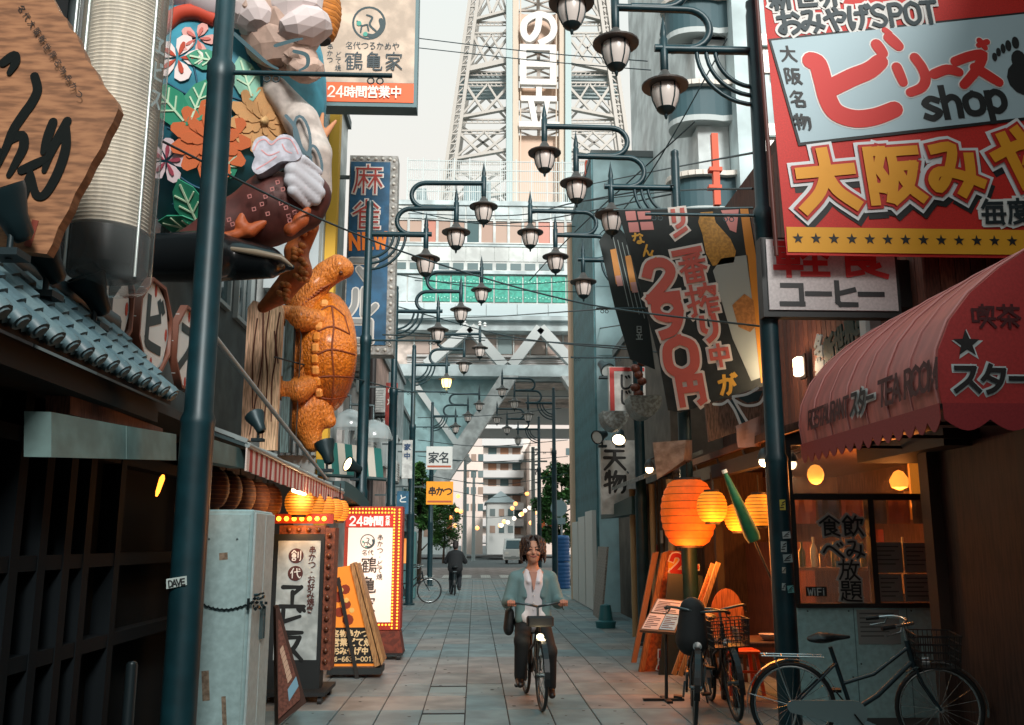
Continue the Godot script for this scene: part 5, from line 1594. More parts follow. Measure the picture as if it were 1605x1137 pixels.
	write(m, f, "NEW", 545, 366, 27, 4.8, 0.01, {"ang": -3.0, "adv": 1.04})
	part("new_lettering", m, mat("d97a22", 0.5, {"glow": "c85a12", "energy": 0.15}), mj)
	m = MB.new()
	for k in 24: m.ball(at(f, 614, 248 + k * 12.6, -0.02), Vector3(0.035, 0.035, 0.03), 8)
	for k in 6: m.ball(at(f, 550 + k * 11.5, 245.5, -0.02), Vector3(0.035, 0.035, 0.03), 8)
	for k in 6: m.ball(at(f, 550 + k * 11.5, 545, -0.02), Vector3(0.035, 0.035, 0.03), 8)
	part("border_bulbs", m, mat("cfc9c0", 0.3), mj)
	m = MB.new()
	for y in [270, 520]: m.beam(at(f, 545, y, -0.2), at(f, 545, y, -0.2) + Vector3(-0.6, 0, 0), 0.06)
	part("bracket", m, mat("5d6b6c", 0.5), mj)
	# --- the hanging crane sign high up
	var hs = thing("hanging_sign", "cream projecting sign with a crane emblem and an orange opening-hours band", "sign", P(575, 165, 13.0))
	f = sheet(495, -20, 655, 165, 13.0)
	m = MB.new()
	slab(m, f, 493, -62, 655, 165, -0.3, -0.01)
	part("case", m, mat("5d7b80", 0.5), hs)
	m = MB.new()
	slab(m, f, 496, -58, 650, 129, -0.02, 0.0)
	part("panel", m, mat("d9c3ae", 0.5, {"tex": "blotch", "scale": 0.4}), hs)
	m = MB.new()
	slab(m, f, 496, 129.5, 650, 159, -0.02, 0.002)
	part("hours_band", m, mat("e8632a", 0.5), hs)
	m = MB.new()
	write(m, f, "24時間営業中", 516, 135, 17.5, 2.4, 0.006, {"adv": 1.03})
	part("hours_lettering", m, mat("f7e9dd", 0.5), hs)
	m = MB.new()
	write(m, f, "鶴亀家", 541, 82, 28, 3.0, 0.004, {"adv": 1.12, "brush": 0.3, "cap": 3})
	write(m, f, "名代つるかめや", 541, 66, 12, 1.3, 0.004, {"brush": 0.3, "adv": 1.02})
	write(m, f, "どて焼", 526, 82, 9.5, 1.1, 0.004, {"v": true, "brush": 0.3})
	write(m, f, "串かつ", 513, 70, 9.5, 1.1, 0.004, {"v": true, "brush": 0.3})
	part("lettering", m, mat("38444a", 0.6), hs)
	emblem(f, 577, 36, 25, hs)
	m = MB.new()
	for y in [10, 120]: m.beam(at(f, 496, y, -0.15), at(f, 496, y, -0.15) + Vector3(-0.8, 0, 0), 0.08)
	part("bracket", m, mat("4e5a5c", 0.5), hs)
	# orange faceted lantern in front of it
	lantern("hanging_lantern", "large amber faceted lantern hanging beside the cream crane sign", P(505, 22, 11.6), 0.26, 0.78, "cf7d2a", "", 0.0, "", 10)
	figure()
	tortoise()
	# --- plank wall with pale cut faces behind the tortoise
	var pw = thing("timber_wall", "pale split timber boards with dark grain beside the carved tortoise", "wall", Vector3(-2.7, 2.7, -11.3))
	f = sheet(385, 440, 470, 705, 11.4)
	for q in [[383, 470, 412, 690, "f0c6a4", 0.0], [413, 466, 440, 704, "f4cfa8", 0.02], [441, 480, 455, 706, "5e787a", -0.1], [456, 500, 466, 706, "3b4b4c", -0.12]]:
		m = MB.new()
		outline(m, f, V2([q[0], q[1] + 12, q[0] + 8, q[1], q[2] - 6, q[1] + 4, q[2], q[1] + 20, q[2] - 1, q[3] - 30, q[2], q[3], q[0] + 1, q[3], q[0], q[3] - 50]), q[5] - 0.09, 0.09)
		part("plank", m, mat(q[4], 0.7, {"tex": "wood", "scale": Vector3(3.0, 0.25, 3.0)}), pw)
	m = MB.new()
	for s in [[419, 480, 415, 540, 421, 600, 417, 690], [428, 520, 432, 560, 428, 600, 430, 660], [400, 500, 396, 560, 400, 640], [408, 480, 411, 560, 405, 620, 398, 680], [435, 490, 431, 530, 436, 570]]:
		stroke(m, f, smooth(V2(s), 4), 2.6, 0.024, 0.3, 3)
	part("grain_gap", m, mat("5b2f1e", 0.8), pw)
	# --- a pale pole that props the awning
	m = MB.new()
	m.tube([P(330, 520, 7.4), P(512, 752, 11.8)], 0.022, 8)
	solo("prop_pole", "thin pale pole slanting down from the lamp post to the striped awning", "pole", m, mat("a9b3b4", 0.4, {"metal": 0.4}))
	spotlight("black flood lamp above the striped awning under the pale boards", P(404, 690, 9.6), Vector3(-0.4, 0.7, -0.3), 1.0)
	spotlight("large black flood lamp at the tip of the pale prop pole", P(512, 738, 11.9), Vector3(-0.3, 0.9, -0.2), 1.3)
	spotlight("black flood lamp with a lit face beside the green striped awning", P(556, 752, 13.6), Vector3(-0.7, 0.3, 0.6), 1.1, "ffd9a0")
	# --- green striped awning
	var ga = thing("striped_awning", "green and white striped canvas awning under the carved tortoise", "awning", P(545, 750, 15.5))
	for k in 9:
		var x0 = 494.0 + k * 11.5
		m = MB.new()
		var a = P(x0, 690 + k * 1.5, 15.9)
		var b = P(x0 + 11.2, 691.5 + k * 1.5, 15.9)
		var c = P(x0 + 15.2, 742 + k * 1.0, 15.0)
		var d = P(x0 + 3.6, 741 + k * 1.0, 15.0)
		m.hexa([a, b, c, d, a - Vector3(0, 0.02, 0.02), b - Vector3(0, 0.02, 0.02), c - Vector3(0, 0.02, 0.02), d - Vector3(0, 0.02, 0.02)])
		part("stripe", m, mat("1f6b63" if k % 2 == 0 else "cfc6b8", 0.75, {"tex": "fine", "scale": 3.0}), ga)
	m = MB.new()
	m.tube([P(497, 744, 14.98), P(606, 752, 14.98)], 0.03, 8)
	part("front_rail", m, mat("1d3a3a", 0.5), ga)
	# air conditioners and small signs on the fronts further on
	for q in [[-2.35, 4.9, 18.2, "white air conditioner on the slim white house"], [-2.33, 3.4, 20.0, "low white air conditioner on the slim white house"], [-2.3, 4.6, 22.0, "white air conditioner beside the dark downpipe"], [-2.4, 3.3, 27.0, "grey air conditioner on the house with shuttered windows"]]:
		var ac = thing("air_conditioner", q[3], "air conditioner", Vector3(q[0], q[1], -q[2]))
		m = MB.new()
		m.soft(Vector3(q[0], q[1] + 0.3, -q[2]), Vector3(0.32, 0.6, 0.8), 0.02)
		part("case", m, mat("c3c6c2", 0.5, {"tex": "blotch", "scale": 1.0}), ac)
		m = MB.new()
		for k in 7: m.box(Vector3(q[0] + 0.165, q[1] + 0.08 + k * 0.07, -q[2] + 0.1), Vector3(0.012, 0.025, 0.5))
		part("grille", m, mat("596465", 0.5), ac)
		m = MB.new()
		for k in 9: m.box(Vector3(q[0], q[1] + 0.06 + k * 0.058, -q[2] + 0.405), Vector3(0.24, 0.012, 0.012))
		part("side_slot", m, mat("8d9393", 0.5), ac)
		m = MB.new()
		for s in [-0.3, 0.3]: m.beam(Vector3(q[0] - 0.25, q[1] - 0.02, -q[2] + s), Vector3(q[0] + 0.16, q[1] - 0.02, -q[2] + s), 0.04)
		part("bracket", m, mat("5d6667", 0.5), ac)
	for q in [[604, 600, 622, 668, 19.6, "b8423a", "efe6dc", "red vertical shop sign beyond the dome lamps", "串焼"], [630, 690, 646, 750, 22.6, "dfe2de", "2a4a70", "white vertical shop sign on the dull pink house", "家中"], [622, 770, 640, 806, 20.6, "2a6a8a", "e8ece8", "blue square sign low on the slim white house", "と"]]:
		var g = sheet(q[0], q[1], q[2], q[3], q[4])
		var ss = thing("shop_sign", q[7], "sign", P((q[0] + q[2]) / 2.0, q[3], q[4]))
		m = MB.new()
		slab(m, g, q[0], q[1], q[2], q[3], -0.12, 0.0)
		part("panel", m, mat(q[5], 0.5, {"tex": "blotch", "scale": 1.0}), ss)
		m = MB.new()
		write(m, g, q[8], q[0] + 3, q[1] + 6, q[2] - q[0] - 6, 1.6, 0.004, {"v": true, "adv": 1.4})
		part("lettering", m, mat(q[6], 0.5), ss)
		m = MB.new()
		m.beam(at(g, q[0], q[1] + 6, -0.06), at(g, q[0], q[1] + 6, -0.06) + Vector3(-0.5, 0, 0), 0.04)
		part("bracket", m, mat("4e5a5c", 0.5), ss)
	for k in 5:
		var c = Vector3(-2.25 + 0.1 * (k % 2), 0, -19.2 - k * 0.62)
		var pt = thing("potted_plant", "small green potted plant in the row along the left wall", "plant", c, "potted plants along the left wall")
		m = MB.new()
		m.lathe([[0.0, 0.0], [0.11, 0.0], [0.15, 0.24], [0.165, 0.26], [0.13, 0.25], [0.0, 0.22]], 12, Transform3D(Basis(), c))
		part("pot", m, mat("7a4630", 0.7), pt)
		m = MB.new()
		for i in 90:
			var dir = Vector3(rng.randf_range(-1, 1), rng.randf_range(0.1, 1.6), rng.randf_range(-1, 1)).normalized()
			var o = c + Vector3(0, 0.24, 0) + dir * rng.randf_range(0.06, 0.42)
			var sx = dir.cross(Vector3(rng.randf(), 0.3, rng.randf())).normalized() * rng.randf_range(0.02, 0.04)
			m.quad(o - dir * 0.07, o + sx, o + dir * 0.07, o - sx)
		part("leaves", m, mat("42683a", 0.7, {"back": "22301a"}), pt)
	# a dome lamp and shaded bowls on the house wall
	for q in [[548, 672, 16.6, 0.3], [584, 690, 16.0, 0.34]]:
		m = MB.new()
		var c = P(q[0], q[1], q[2])
		m.lathe([[q[3], 0.0], [q[3] * 1.02, 0.05], [q[3] * 0.8, 0.24], [q[3] * 0.3, 0.34], [0.0, 0.36]], 16, Transform3D(Basis(), c))
		var t = thing("dome_lamp", "clear plastic dome lamp %s the green striped awning" % ("over" if q[0] < 570 else "at the corner of"), "lamp", c)
		part("dome", m, mat("b9c6c8", 0.15, {"alpha": 0.55}), t)
		m = MB.new()
		m.tube([c + Vector3(0, 0.35, 0), c + Vector3(0, 0.6, 0), c + Vector3(-0.4, 0.62, 0)], 0.025, 6)
		part("arm", m, mat("4f5d60", 0.4, {"metal": 0.5}), t)

func emblem(f, x, y, r, parent) -> void:
	var m = MB.new()
	var pts = []
	for k in 25: pts.append(Vector2(x + cos(TAU * k / 24) * r, y + sin(TAU * k / 24) * r))
	stroke(m, f, pts, r * 0.13, 0.003, 0.0, 0)
	stroke(m, f, smooth(V2([x + r * 0.75, y - r * 0.2, x + r * 0.85, y + r * 0.3, x + r * 0.4, y + r * 0.8, x - r * 0.1, y + r * 0.75]), 4), r * 0.34, 0.005, 0.3, 3)
	stroke(m, f, smooth(V2([x + r * 0.45, y + r * 0.5, x + r * 0.05, y + r * 0.1, x + r * 0.2, y - r * 0.35, x - r * 0.15, y - r * 0.5]), 4), r * 0.14, 0.007, 0.3, 3)
	for q in [[-0.75, -0.1, -0.45, 0.2], [-0.45, 0.2, -0.5, 0.6], [-0.45, 0.2, -0.1, 0.1], [-0.1, 0.1, 0.0, 0.5]]: stroke(m, f, [Vector2(x + q[0] * r, y + q[1] * r), Vector2(x + q[2] * r, y + q[3] * r)], r * 0.1, 0.009, 0.0, 2)
	var em = part("emblem", m, mat("33474c", 0.6), parent)
	m = MB.new()
	disc(m, f, x - r * 0.62, y + r * 0.05, r * 0.16, 0.011, 0.001, 8)
	disc(m, f, x - r * 0.2, y + r * 0.72, r * 0.15, 0.011, 0.001, 8)
	part("emblem_dot", m, mat("4aa08f", 0.6), em)

func lantern(called, label, c, r, h, hex, glow, energy, group := "", seg := 18) -> Node3D:
	var t = thing(called, label, "lantern", c - Vector3(0, h / 2, 0), group)
	var prof = []
	var rings = 9
	for k in rings + 1:
		var u = k / float(rings)
		var rr = r * (0.52 + 0.48 * pow(sin(lerpf(0.0, PI, u)), 0.55))
		prof.append([rr, (u - 0.5) * h])
		if k < rings:
			var u2 = (k + 0.5) / rings
			prof.append([r * (0.52 + 0.48 * pow(sin(lerpf(0.0, PI, u2)), 0.55)) * 1.035, (u2 - 0.5) * h])
	var m = MB.new()
	m.lathe(prof, seg, Transform3D(Basis(), c), 0, TAU, -1.0 if seg > 12 else 2.0)
	var op = {"tex": "blotch", "scale": 1.6}
	if glow != "": op.merge({"glow": glow, "energy": energy})
	part("paper_shade", m, mat(hex, 0.7, op), t)
	m = MB.new()
	for k in range(1, rings):
		var u = k / float(rings)
		var rr = r * (0.52 + 0.48 * pow(sin(lerpf(0.0, PI, u)), 0.55)) + 0.001
		m.lathe([[rr, (u - 0.5) * h - 0.004], [rr + 0.003, (u - 0.5) * h], [rr, (u - 0.5) * h + 0.004]], seg, Transform3D(Basis(), c))
	part("hoop", m, mat("7a4a22", 0.7), t)
	for s in [-1, 1]:
		m = MB.new()
		m.lathe([[0.0, 0.02 * s], [r * 0.5, 0.02 * s], [r * 0.54, -0.015 * s]] if s > 0 else [[r * 0.54, 0.015], [r * 0.5, -0.02], [0.0, -0.02]], 14, Transform3D(Basis(), c + Vector3(0, s * (h / 2 + 0.005), 0)))
		part("cap_ring", m, mat("241410", 0.6), t)
	m = MB.new()
	m.tube([c + Vector3(0, h / 2, 0), c + Vector3(0, h / 2 + 0.22, 0)], 0.008, 5)
	part("cord", m, mat("1d1a18", 0.8), t)
	return t

# ---------------------------------------------------------------- the giant robed papier-mache figure
var fig_c: Vector3
var fig_r: Vector3
func on_body(x, y, up := 0.0) -> Transform3D:
	# where a photo ray meets the robe, with the surface normal as z
	var r = ray(x, y)
	var o = (EYE - fig_c) / fig_r
	var dd = r / fig_r
	var a = dd.dot(dd)
	var b = 2.0 * o.dot(dd)
	var c = o.dot(o) - 1.0
	var disc2 = maxf(b * b - 4 * a * c, 0.0)
	var q = EYE + r * ((-b - sqrt(disc2)) / (2 * a))
	var n = ((q - fig_c) / (fig_r * fig_r)).normalized()
	var ex = Vector3.UP.cross(n).normalized()
	return Transform3D(Basis(ex, n.cross(ex), n), q + n * up)
func petals(m, xf, count, r, wide, lift, bend := 0.1) -> void:
	for k in count:
		var a = TAU * k / count
		var b = Basis(Vector3(0, 0, 1), a)
		var pts = []
		for q in [[0.12, 0.0], [0.4, -wide * 0.7], [0.75, -wide], [0.97, -wide * 0.5], [1.0, 0.0], [0.97, wide * 0.5], [0.75, wide], [0.4, wide * 0.7]]:
			pts.append(xf * (b * (Vector3(q[0] * r, q[1] * r, lift + 0.0015 * (k % 3)))))
		m.prism(pts, xf.basis.z * 0.008)
func figure() -> void:
	fig_c = P(345, 150, 10.0)
	fig_r = Vector3(1.22, 1.75, 0.95)
	var t = thing("giant_figure", "giant painted figure in a blue flowered robe above the left shops", "statue", Vector3(fig_c.x, 4.4, fig_c.z))
	var m = MB.new()
	m.ball(fig_c, fig_r, 40)
	part("robe", m, mat("449cb3", 0.6, {"tex": "blotch", "scale": 0.7}), t)
	# pleats of the paper robe
	for s in [[262, 130, 300, 150, 345, 148, 400, 165], [262, 200, 300, 215, 330, 214], [300, 90, 310, 140, 305, 190], [262, 262, 300, 290, 330, 300], [270, 320, 310, 325, 345, 300], [380, 60, 395, 110, 400, 160]]:
		var pts = []
		for q in smooth(V2(s), 5): pts.append(on_body(q.x, q.y, 0.0).origin)
		m = MB.new()
		m.tube(pts, 0.012, 5)
		part("fold_line", m, mat("1c4f66", 0.6), t)
	# red collar and pale lining at the top
	m = MB.new()
	var pts2 = []
	for q in smooth(V2([255, 48, 280, 26, 310, 22, 340, 34]), 5): pts2.append(on_body(q.x, q.y, 0.02).origin)
	m.tube(pts2, 0.09, 10)
	part("collar", m, mat("c2442c", 0.6), t)
	m = MB.new()
	m.ball(P(300, -20, 9.3), Vector3(0.55, 0.36, 0.4), 16)
	m.ball(P(355, 10, 9.2), Vector3(0.45, 0.28, 0.35), 16)
	part("lining", m, mat("cdbfc2", 0.7), t)
	# flowers and leaves
	var fl = [[280, 92, 0.27, 5, 0.36, "ead9d6", "b8452c"], [262, 252, 0.24, 5, 0.36, "e6d3d8", "a84a5a"], [310, 62, 0.2, 5, 0.3, "d59a92", "c0645a"]]
	for q in fl:
		var xf = on_body(q[0], q[1], 0.0)
		m = MB.new()
		petals(m, xf, q[3], q[2], q[4], 0.004)
		var fw = part("flower", m, mat(q[5], 0.6), t)
		m = MB.new()
		petals(m, xf, 5, q[2] * 0.7, 0.14, 0.017)
		part("stamen", m, mat(q[6], 0.6), fw)
	for q in [[330, 220, 0.42, "d96f3c", "c9582c"], [410, 190, 0.36, "d8a36a", "e6bd84"]]:
		var xf = on_body(q[0], q[1], 0.0)
		m = MB.new()
		for ring in 3:
			var rx = Transform3D(xf.basis.rotated(xf.basis.z, ring * 0.3), xf.origin)
			petals(m, rx, 11 - ring * 2, q[2] * (1.0 - ring * 0.28), 0.2, 0.006 + ring * 0.012)
		var fw = part("chrysanthemum", m, mat(q[3], 0.6, {"tex": "fine", "scale": 3.0}), t)
		m = MB.new()
		m.ball(xf.origin + xf.basis.z * 0.03, Vector3(0.07, 0.07, 0.02), 10)
		part("flower_heart", m, mat(q[4], 0.6), fw)
	for q in [[268, 165, 0.3, 40.0], [312, 160, 0.26, -20.0], [298, 320, 0.3, 10.0], [292, 355, 0.32, 60.0], [352, 262, 0.22, -40.0], [385, 125, 0.25, 20.0], [322, 95, 0.2, 80.0]]:
		var xf = on_body(q[0], q[1], 0.0)
		xf.basis = xf.basis.rotated(xf.basis.z, deg_to_rad(q[3]))
		m = MB.new()
		var pts = []
		for p in [[0, -1], [0.45, -0.6], [0.6, 0], [0.4, 0.6], [0, 1], [-0.4, 0.6], [-0.6, 0], [-0.45, -0.6]]: pts.append(xf * Vector3(p[0] * q[2], p[1] * q[2], 0.008))
		m.prism(pts, xf.basis.z * 0.018)
		var lf = part("leaf", m, mat("2b8a6b" if q[0] != 385 else "7fb8a0", 0.6), t)
		m = MB.new()
		m.beam(xf * Vector3(0, -0.8 * q[2], 0.034), xf * Vector3(0, 0.8 * q[2], 0.034), 0.02, 0.012, xf.basis.z)
		for s in [-1, 1]:
			for k in 2: m.beam(xf * Vector3(0, (-0.3 + k * 0.4) * q[2], 0.034), xf * Vector3(s * 0.38 * q[2], (0.05 + k * 0.4) * q[2], 0.034), 0.016, 0.01, xf.basis.z)
		part("leaf_vein", m, mat("bcd8b8", 0.6), lf)
	# pale sash down the right-hand side
	var bones = []
	for q in [[395, 95, 432, 140, 0.1, 0.13], [432, 140, 472, 190, 0.14, 0.19], [472, 190, 494, 240, 0.19, 0.18], [494, 240, 503, 300, 0.17, 0.12]]:
		bones.append([P(q[0], q[1], 9.25), P(q[2], q[3], 9.4), q[4], q[5]])
	part("sash", blend(bones, 0.04, 0.1), mat("dccfc6", 0.65, {"tex": "blotch", "scale": 1.2}), t)
	var sf = sheet(430, 150, 510, 260, 9.03)
	m = MB.new()
	for q in [[474, 212, 12, 30, 0.5], [497, 250, 8, 22, 0.3]]:
		var pts = []
		for k in 17: pts.append(Vector2(q[0] + cos(TAU * k / 16) * q[2] + sin(TAU * k / 16) * 6, q[1] + sin(TAU * k / 16) * q[3]))
		stroke(m, sf, pts, 4.5, 0.0, 0.0, 0)
	stroke(m, sf, smooth(V2([447, 182, 462, 200, 474, 232, 490, 246]), 4), 6.0, 0.004, 0.3, 3)
	part("sash_print", m, mat("46606a", 0.6), t)
	# white cloud trim
	var tf = sheet(390, 210, 505, 330, 8.66)
	m = MB.new()
	outline(m, tf, smooth(V2([392, 234, 397, 219, 411, 213, 424, 221, 436, 211, 452, 212, 463, 223, 471, 241, 462, 252, 440, 253, 424, 263, 405, 274, 394, 264, 398, 247]), 3), -0.16, 0.16)
	var ct = part("cloud_trim", m, mat("cdcbd6", 0.65, {"tex": "blotch", "scale": 1.3}), t)
	m = MB.new()
	for s in [[396, 236, 402, 223, 412, 219, 423, 227, 434, 218, 450, 217, 459, 227, 466, 241], [402, 266, 418, 256, 432, 246], [408, 236, 420, 244, 436, 238], [440, 226, 446, 236, 456, 240]]: stroke(m, tf, smooth(V2(s), 4), 2.2, 0.003, 0.3, 3)
	part("cloud_line", m, mat("d99a9c", 0.65), ct)
	var folds = []
	for q in [[462, 258, 500, 286, 0.07], [458, 268, 500, 302, 0.085], [456, 284, 494, 314, 0.075], [458, 300, 480, 322, 0.055], [474, 250, 500, 270, 0.05]]: folds.append([P(q[0], q[1], 8.74), P(q[2], q[3], 8.9), q[4], q[4] * 0.8])
	part("white_cloth", blend(folds, 0.025, 0.02), mat("c6c4ca", 0.7), t)
	# folded paper hands and sleeve
	var fold = [[420, 12, 0.36], [452, 30, 0.34], [440, 62, 0.32], [466, 88, 0.2], [478, 108, 0.17]]
	m = MB.new()
	for q in fold: m.gem(P(q[0], q[1], 9.0), Vector3(q[2] * 1.25, q[2] * 1.05, q[2] * 0.9), 12, Basis(Vector3(0.3, 0.5, 1).normalized(), q[0] * 0.1))
	part("folded_sleeve", m, mat("d3b3a2", 0.65, {"tex": "blotch", "scale": 1.0}), t)
	m = MB.new()
	for q in [[452, 0, 0.36, 0.3], [478, 44, 0.19, 0.3], [405, 30, 0.24, 0.2], [385, 5, 0.3, 0.26]]: m.gem(P(q[0], q[1], 8.85), Vector3(q[2], q[3], 0.26), 12, Basis(Vector3(0.1, 0.2, 1).normalized(), q[0] * 0.07))
	part("cuff", m, mat("d6c8c6", 0.65), t)
	sf = sheet(360, 40, 500, 120, 8.62)
	for s in [[364, 52, 395, 78, 420, 98, 436, 106], [460, 78, 480, 84, 482, 100, 470, 108], [430, 70, 455, 62, 472, 58]]:
		m = MB.new()
		stroke(m, sf, smooth(V2(s), 5), 7.0, -0.02, 0.5, 3)
		part("dark_edge", m, mat("274a52", 0.6), t)
	bones = []
	for q in [[500, 205, 506, 178], [505, 215, 526, 190], [498, 212, 494, 190]]: bones.append([P(q[0], q[1], 9.6), P(q[2], q[3], 9.7), 0.05, 0.02])
	part("fingers", blend(bones, 0.02, 0.02), mat("c98a62", 0.65), t)
	# dark red skirt with little square motifs and orange folds
	bones = []
	for q in [[300, 388, 360, 358, 0.2, 0.25], [360, 358, 430, 322, 0.27, 0.33], [430, 322, 486, 306, 0.33, 0.22], [420, 350, 480, 335, 0.24, 0.17]]:
		bones.append([P(q[0], q[1], 9.1), P(q[2], q[3], 9.1), q[4], q[5]])
	part("skirt", blend(bones, 0.045, 0.12), mat("5a2a24", 0.6, {"tex": "blotch", "scale": 1.2}), t)
	sf = sheet(340, 280, 480, 370, 8.69)
	m = MB.new()
	for q in [[433, 285], [425, 296], [442, 296], [390, 308], [415, 308], [398, 328], [410, 320], [448, 325], [453, 338], [462, 332], [420, 335], [350, 355], [360, 345], [440, 318], [455, 345], [366, 352]]:
		var pts = []
		for k in 5: pts.append(Vector2(q[0] + cos(TAU * k / 4 + 0.5) * 3.6, q[1] + sin(TAU * k / 4 + 0.5) * 3.6))
		stroke(m, sf, pts, 1.4, 0.0, 0.0, 0)
	part("motif", m, mat("b06a64", 0.6), t)
	bones = []
	for q in [[345, 376, 392, 362], [392, 362, 415, 348], [378, 352, 384, 322], [470, 345, 482, 330], [455, 360, 478, 346]]: bones.append([P(q[0], q[1], 8.86), P(q[2], q[3], 8.86), 0.07, 0.04])
	part("orange_fold", blend(bones, 0.025, 0.04), mat("b5582a", 0.55), t)
	m = MB.new()
	var edge = []
	for q in smooth(V2([248, 384, 300, 365, 345, 334, 400, 295, 445, 270, 470, 262]), 5): edge.append(P(q.x, q.y, 8.95))
	m.tube(edge, 0.03, 6)
	part("hem", m, mat("14181a", 0.6), t)
	# lacquer boat-shaped base with a beak-like tip
	bones = []
	for q in [[225, 405, 330, 402, 0.24, 0.26], [330, 402, 420, 412, 0.26, 0.16], [420, 412, 462, 420, 0.15, 0.015]]:
		bones.append([P(q[0], q[1], 9.0), P(q[2], q[3], 8.8), q[4], q[5]])
	part("lacquer_base", blend(bones, 0.04, 0.06), mat("111517", 0.25), t)
	m = MB.new()
	m.tube([P(345, 388, 8.72), P(400, 396, 8.62), P(440, 404, 8.62), P(458, 418, 8.7)], [0.02, 0.035, 0.03, 0.01], 8)
	part("gilt_rim", m, mat("8a7a66", 0.4), t)
	# orange scaled leg below
	bones = []
	for q in [[484, 355, 464, 395, 0.12, 0.14], [464, 395, 468, 425, 0.13, 0.15], [468, 425, 440, 460, 0.15, 0.13], [440, 460, 412, 482, 0.12, 0.07]]:
		bones.append([P(q[0], q[1], 10.2), P(q[2], q[3], 10.3), q[4], q[5]])
	part("scaly_leg", blend(bones, 0.035, 0.06), mat("c0642c", 0.55, {"tex": "blotch", "scale": 2.2}), t)
	m = MB.new()
	for k in 26:
		var u = k / 25.0
		var q = V2([482, 358, 465, 395, 470, 428, 445, 458])[mini(3, int(u * 3.9))]
		m.ball(P(q.x + rng.randf_range(-9, 9), q.y + rng.randf_range(-14, 14), 10.07), Vector3(0.055, 0.035, 0.04), 6, Basis(Vector3(0, 0, 1), -0.6))
	part("scale", m, mat("cf7a3c", 0.55), t)

# ---------------------------------------------------------------- the carved tortoise
func tortoise() -> void:
	var D = 12.0
	var t = thing("carved_tortoise", "big orange carved tortoise climbing up the left wall", "statue", P(490, 706, D))
	var wood = mat("ee8c34", 0.45, {"tex": "wood", "scale": Vector3(2.2, 0.9, 2.2), "bump": 2.5, "coat": 0.15})
	var bones = []
	# trunk, hind part
	for q in [[478, 480, 480, 560, 0.24, 0.27, 0.0], [480, 560, 476, 650, 0.27, 0.26, 0.0], [476, 650, 490, 695, 0.26, 0.12, 0.0], [500, 640, 515, 660, 0.2, 0.1, 0.0]]:
		bones.append([P(q[0], q[1], D + q[6]), P(q[2], q[3], D + q[6]), q[4], q[5]])
	# neck and head
	for q in [[476, 478, 490, 452, 0.21, 0.18], [490, 452, 512, 430, 0.18, 0.155], [512, 430, 530, 420, 0.16, 0.165], [530, 420, 542, 422, 0.155, 0.1]]:
		bones.append([P(q[0], q[1], D - 0.05), P(q[2], q[3], D - 0.1), q[4], q[5]])
	part("body", blend(bones, 0.028, 0.09), wood, t)
	bones = []
	for q in [[444, 494, 470, 500, 0.13, 0.17], [470, 500, 498, 504, 0.17, 0.15]]: bones.append([P(q[0], q[1], D - 0.4), P(q[2], q[3], D - 0.25), q[4], q[5]])
	part("fore_leg", blend(bones, 0.026, 0.05), wood, t)
	bones = []
	for q in [[440, 600, 446, 612, 0.09, 0.13], [446, 612, 466, 612, 0.14, 0.17], [466, 612, 482, 604, 0.16, 0.13]]: bones.append([P(q[0], q[1], D - 0.4), P(q[2], q[3], D - 0.3), q[4], q[5]])
	part("hind_leg", blend(bones, 0.026, 0.05), wood, t)
	bones = [[P(455, 572, D), P(458, 578, D), 0.06, 0.05]]
	part("far_leg", blend(bones, 0.02, 0.05), wood, t)
	# domed shell with carved plate joints
	var keep_c = fig_c
	var keep_r = fig_r
	fig_c = P(512, 553, D + 0.12)
	fig_r = Vector3(0.4, 0.83, 0.52)
	var m = MB.new()
	m.ball(fig_c, fig_r, 32)
	part("shell", m, mat("f58a22", 0.4, {"tex": "wood", "scale": Vector3(1.8, 1.2, 1.8), "bump": 2.5, "coat": 0.2}), t)
	for s in [[503, 486, 520, 480, 540, 496], [498, 520, 520, 512, 548, 524], [497, 556, 520, 548, 556, 556], [498, 592, 520, 590, 554, 592], [503, 624, 520, 626, 544, 622], [520, 480, 523, 512, 520, 548, 523, 590, 520, 626], [540, 496, 548, 524], [520, 626, 512, 646]]:
		m = MB.new()
		var pts = []
		for q in smooth(V2(s), 6): pts.append(on_body(q.x, q.y, -0.004).origin)
		m.tube(pts, 0.014, 5)
		part("shell_joint", m, mat("7a3610", 0.6), t)
	for k in 10:
		var u = k / 9.0
		var xf = on_body(lerpf(508, 503, u) - 12.0 * sin(u * PI), 476 + k * 17.5, 0.0)
		m = MB.new()
		m.soft(xf.origin, Vector3(0.1, 0.125, 0.07), 0.025, xf.basis)
		part("rim_scute", m, mat(["eb9a4c", "e38a34"][k % 2], 0.45, {"coat": 0.3}), t)
	fig_c = keep_c
	fig_r = keep_r
	# wrinkles, eye, mouth
	m = MB.new()
	for k in 8:
		var a = P(466 + k * 4.5, 470 - k * 2.6, D - 0.2)
		var b = P(488 + k * 4.4, 478 - k * 4.8, D - 0.16)
		m.tube([a, (a + b) / 2 + Vector3(0, -0.05, 0.09), b], 0.011, 5)
	part("neck_wrinkle", m, mat("96471a", 0.5), t)
	m = MB.new()
	m.ball(P(534, 428, D - 0.26), Vector3(0.03, 0.035, 0.02), 8)
	part("eye", m, mat("5b2a10", 0.3), t)

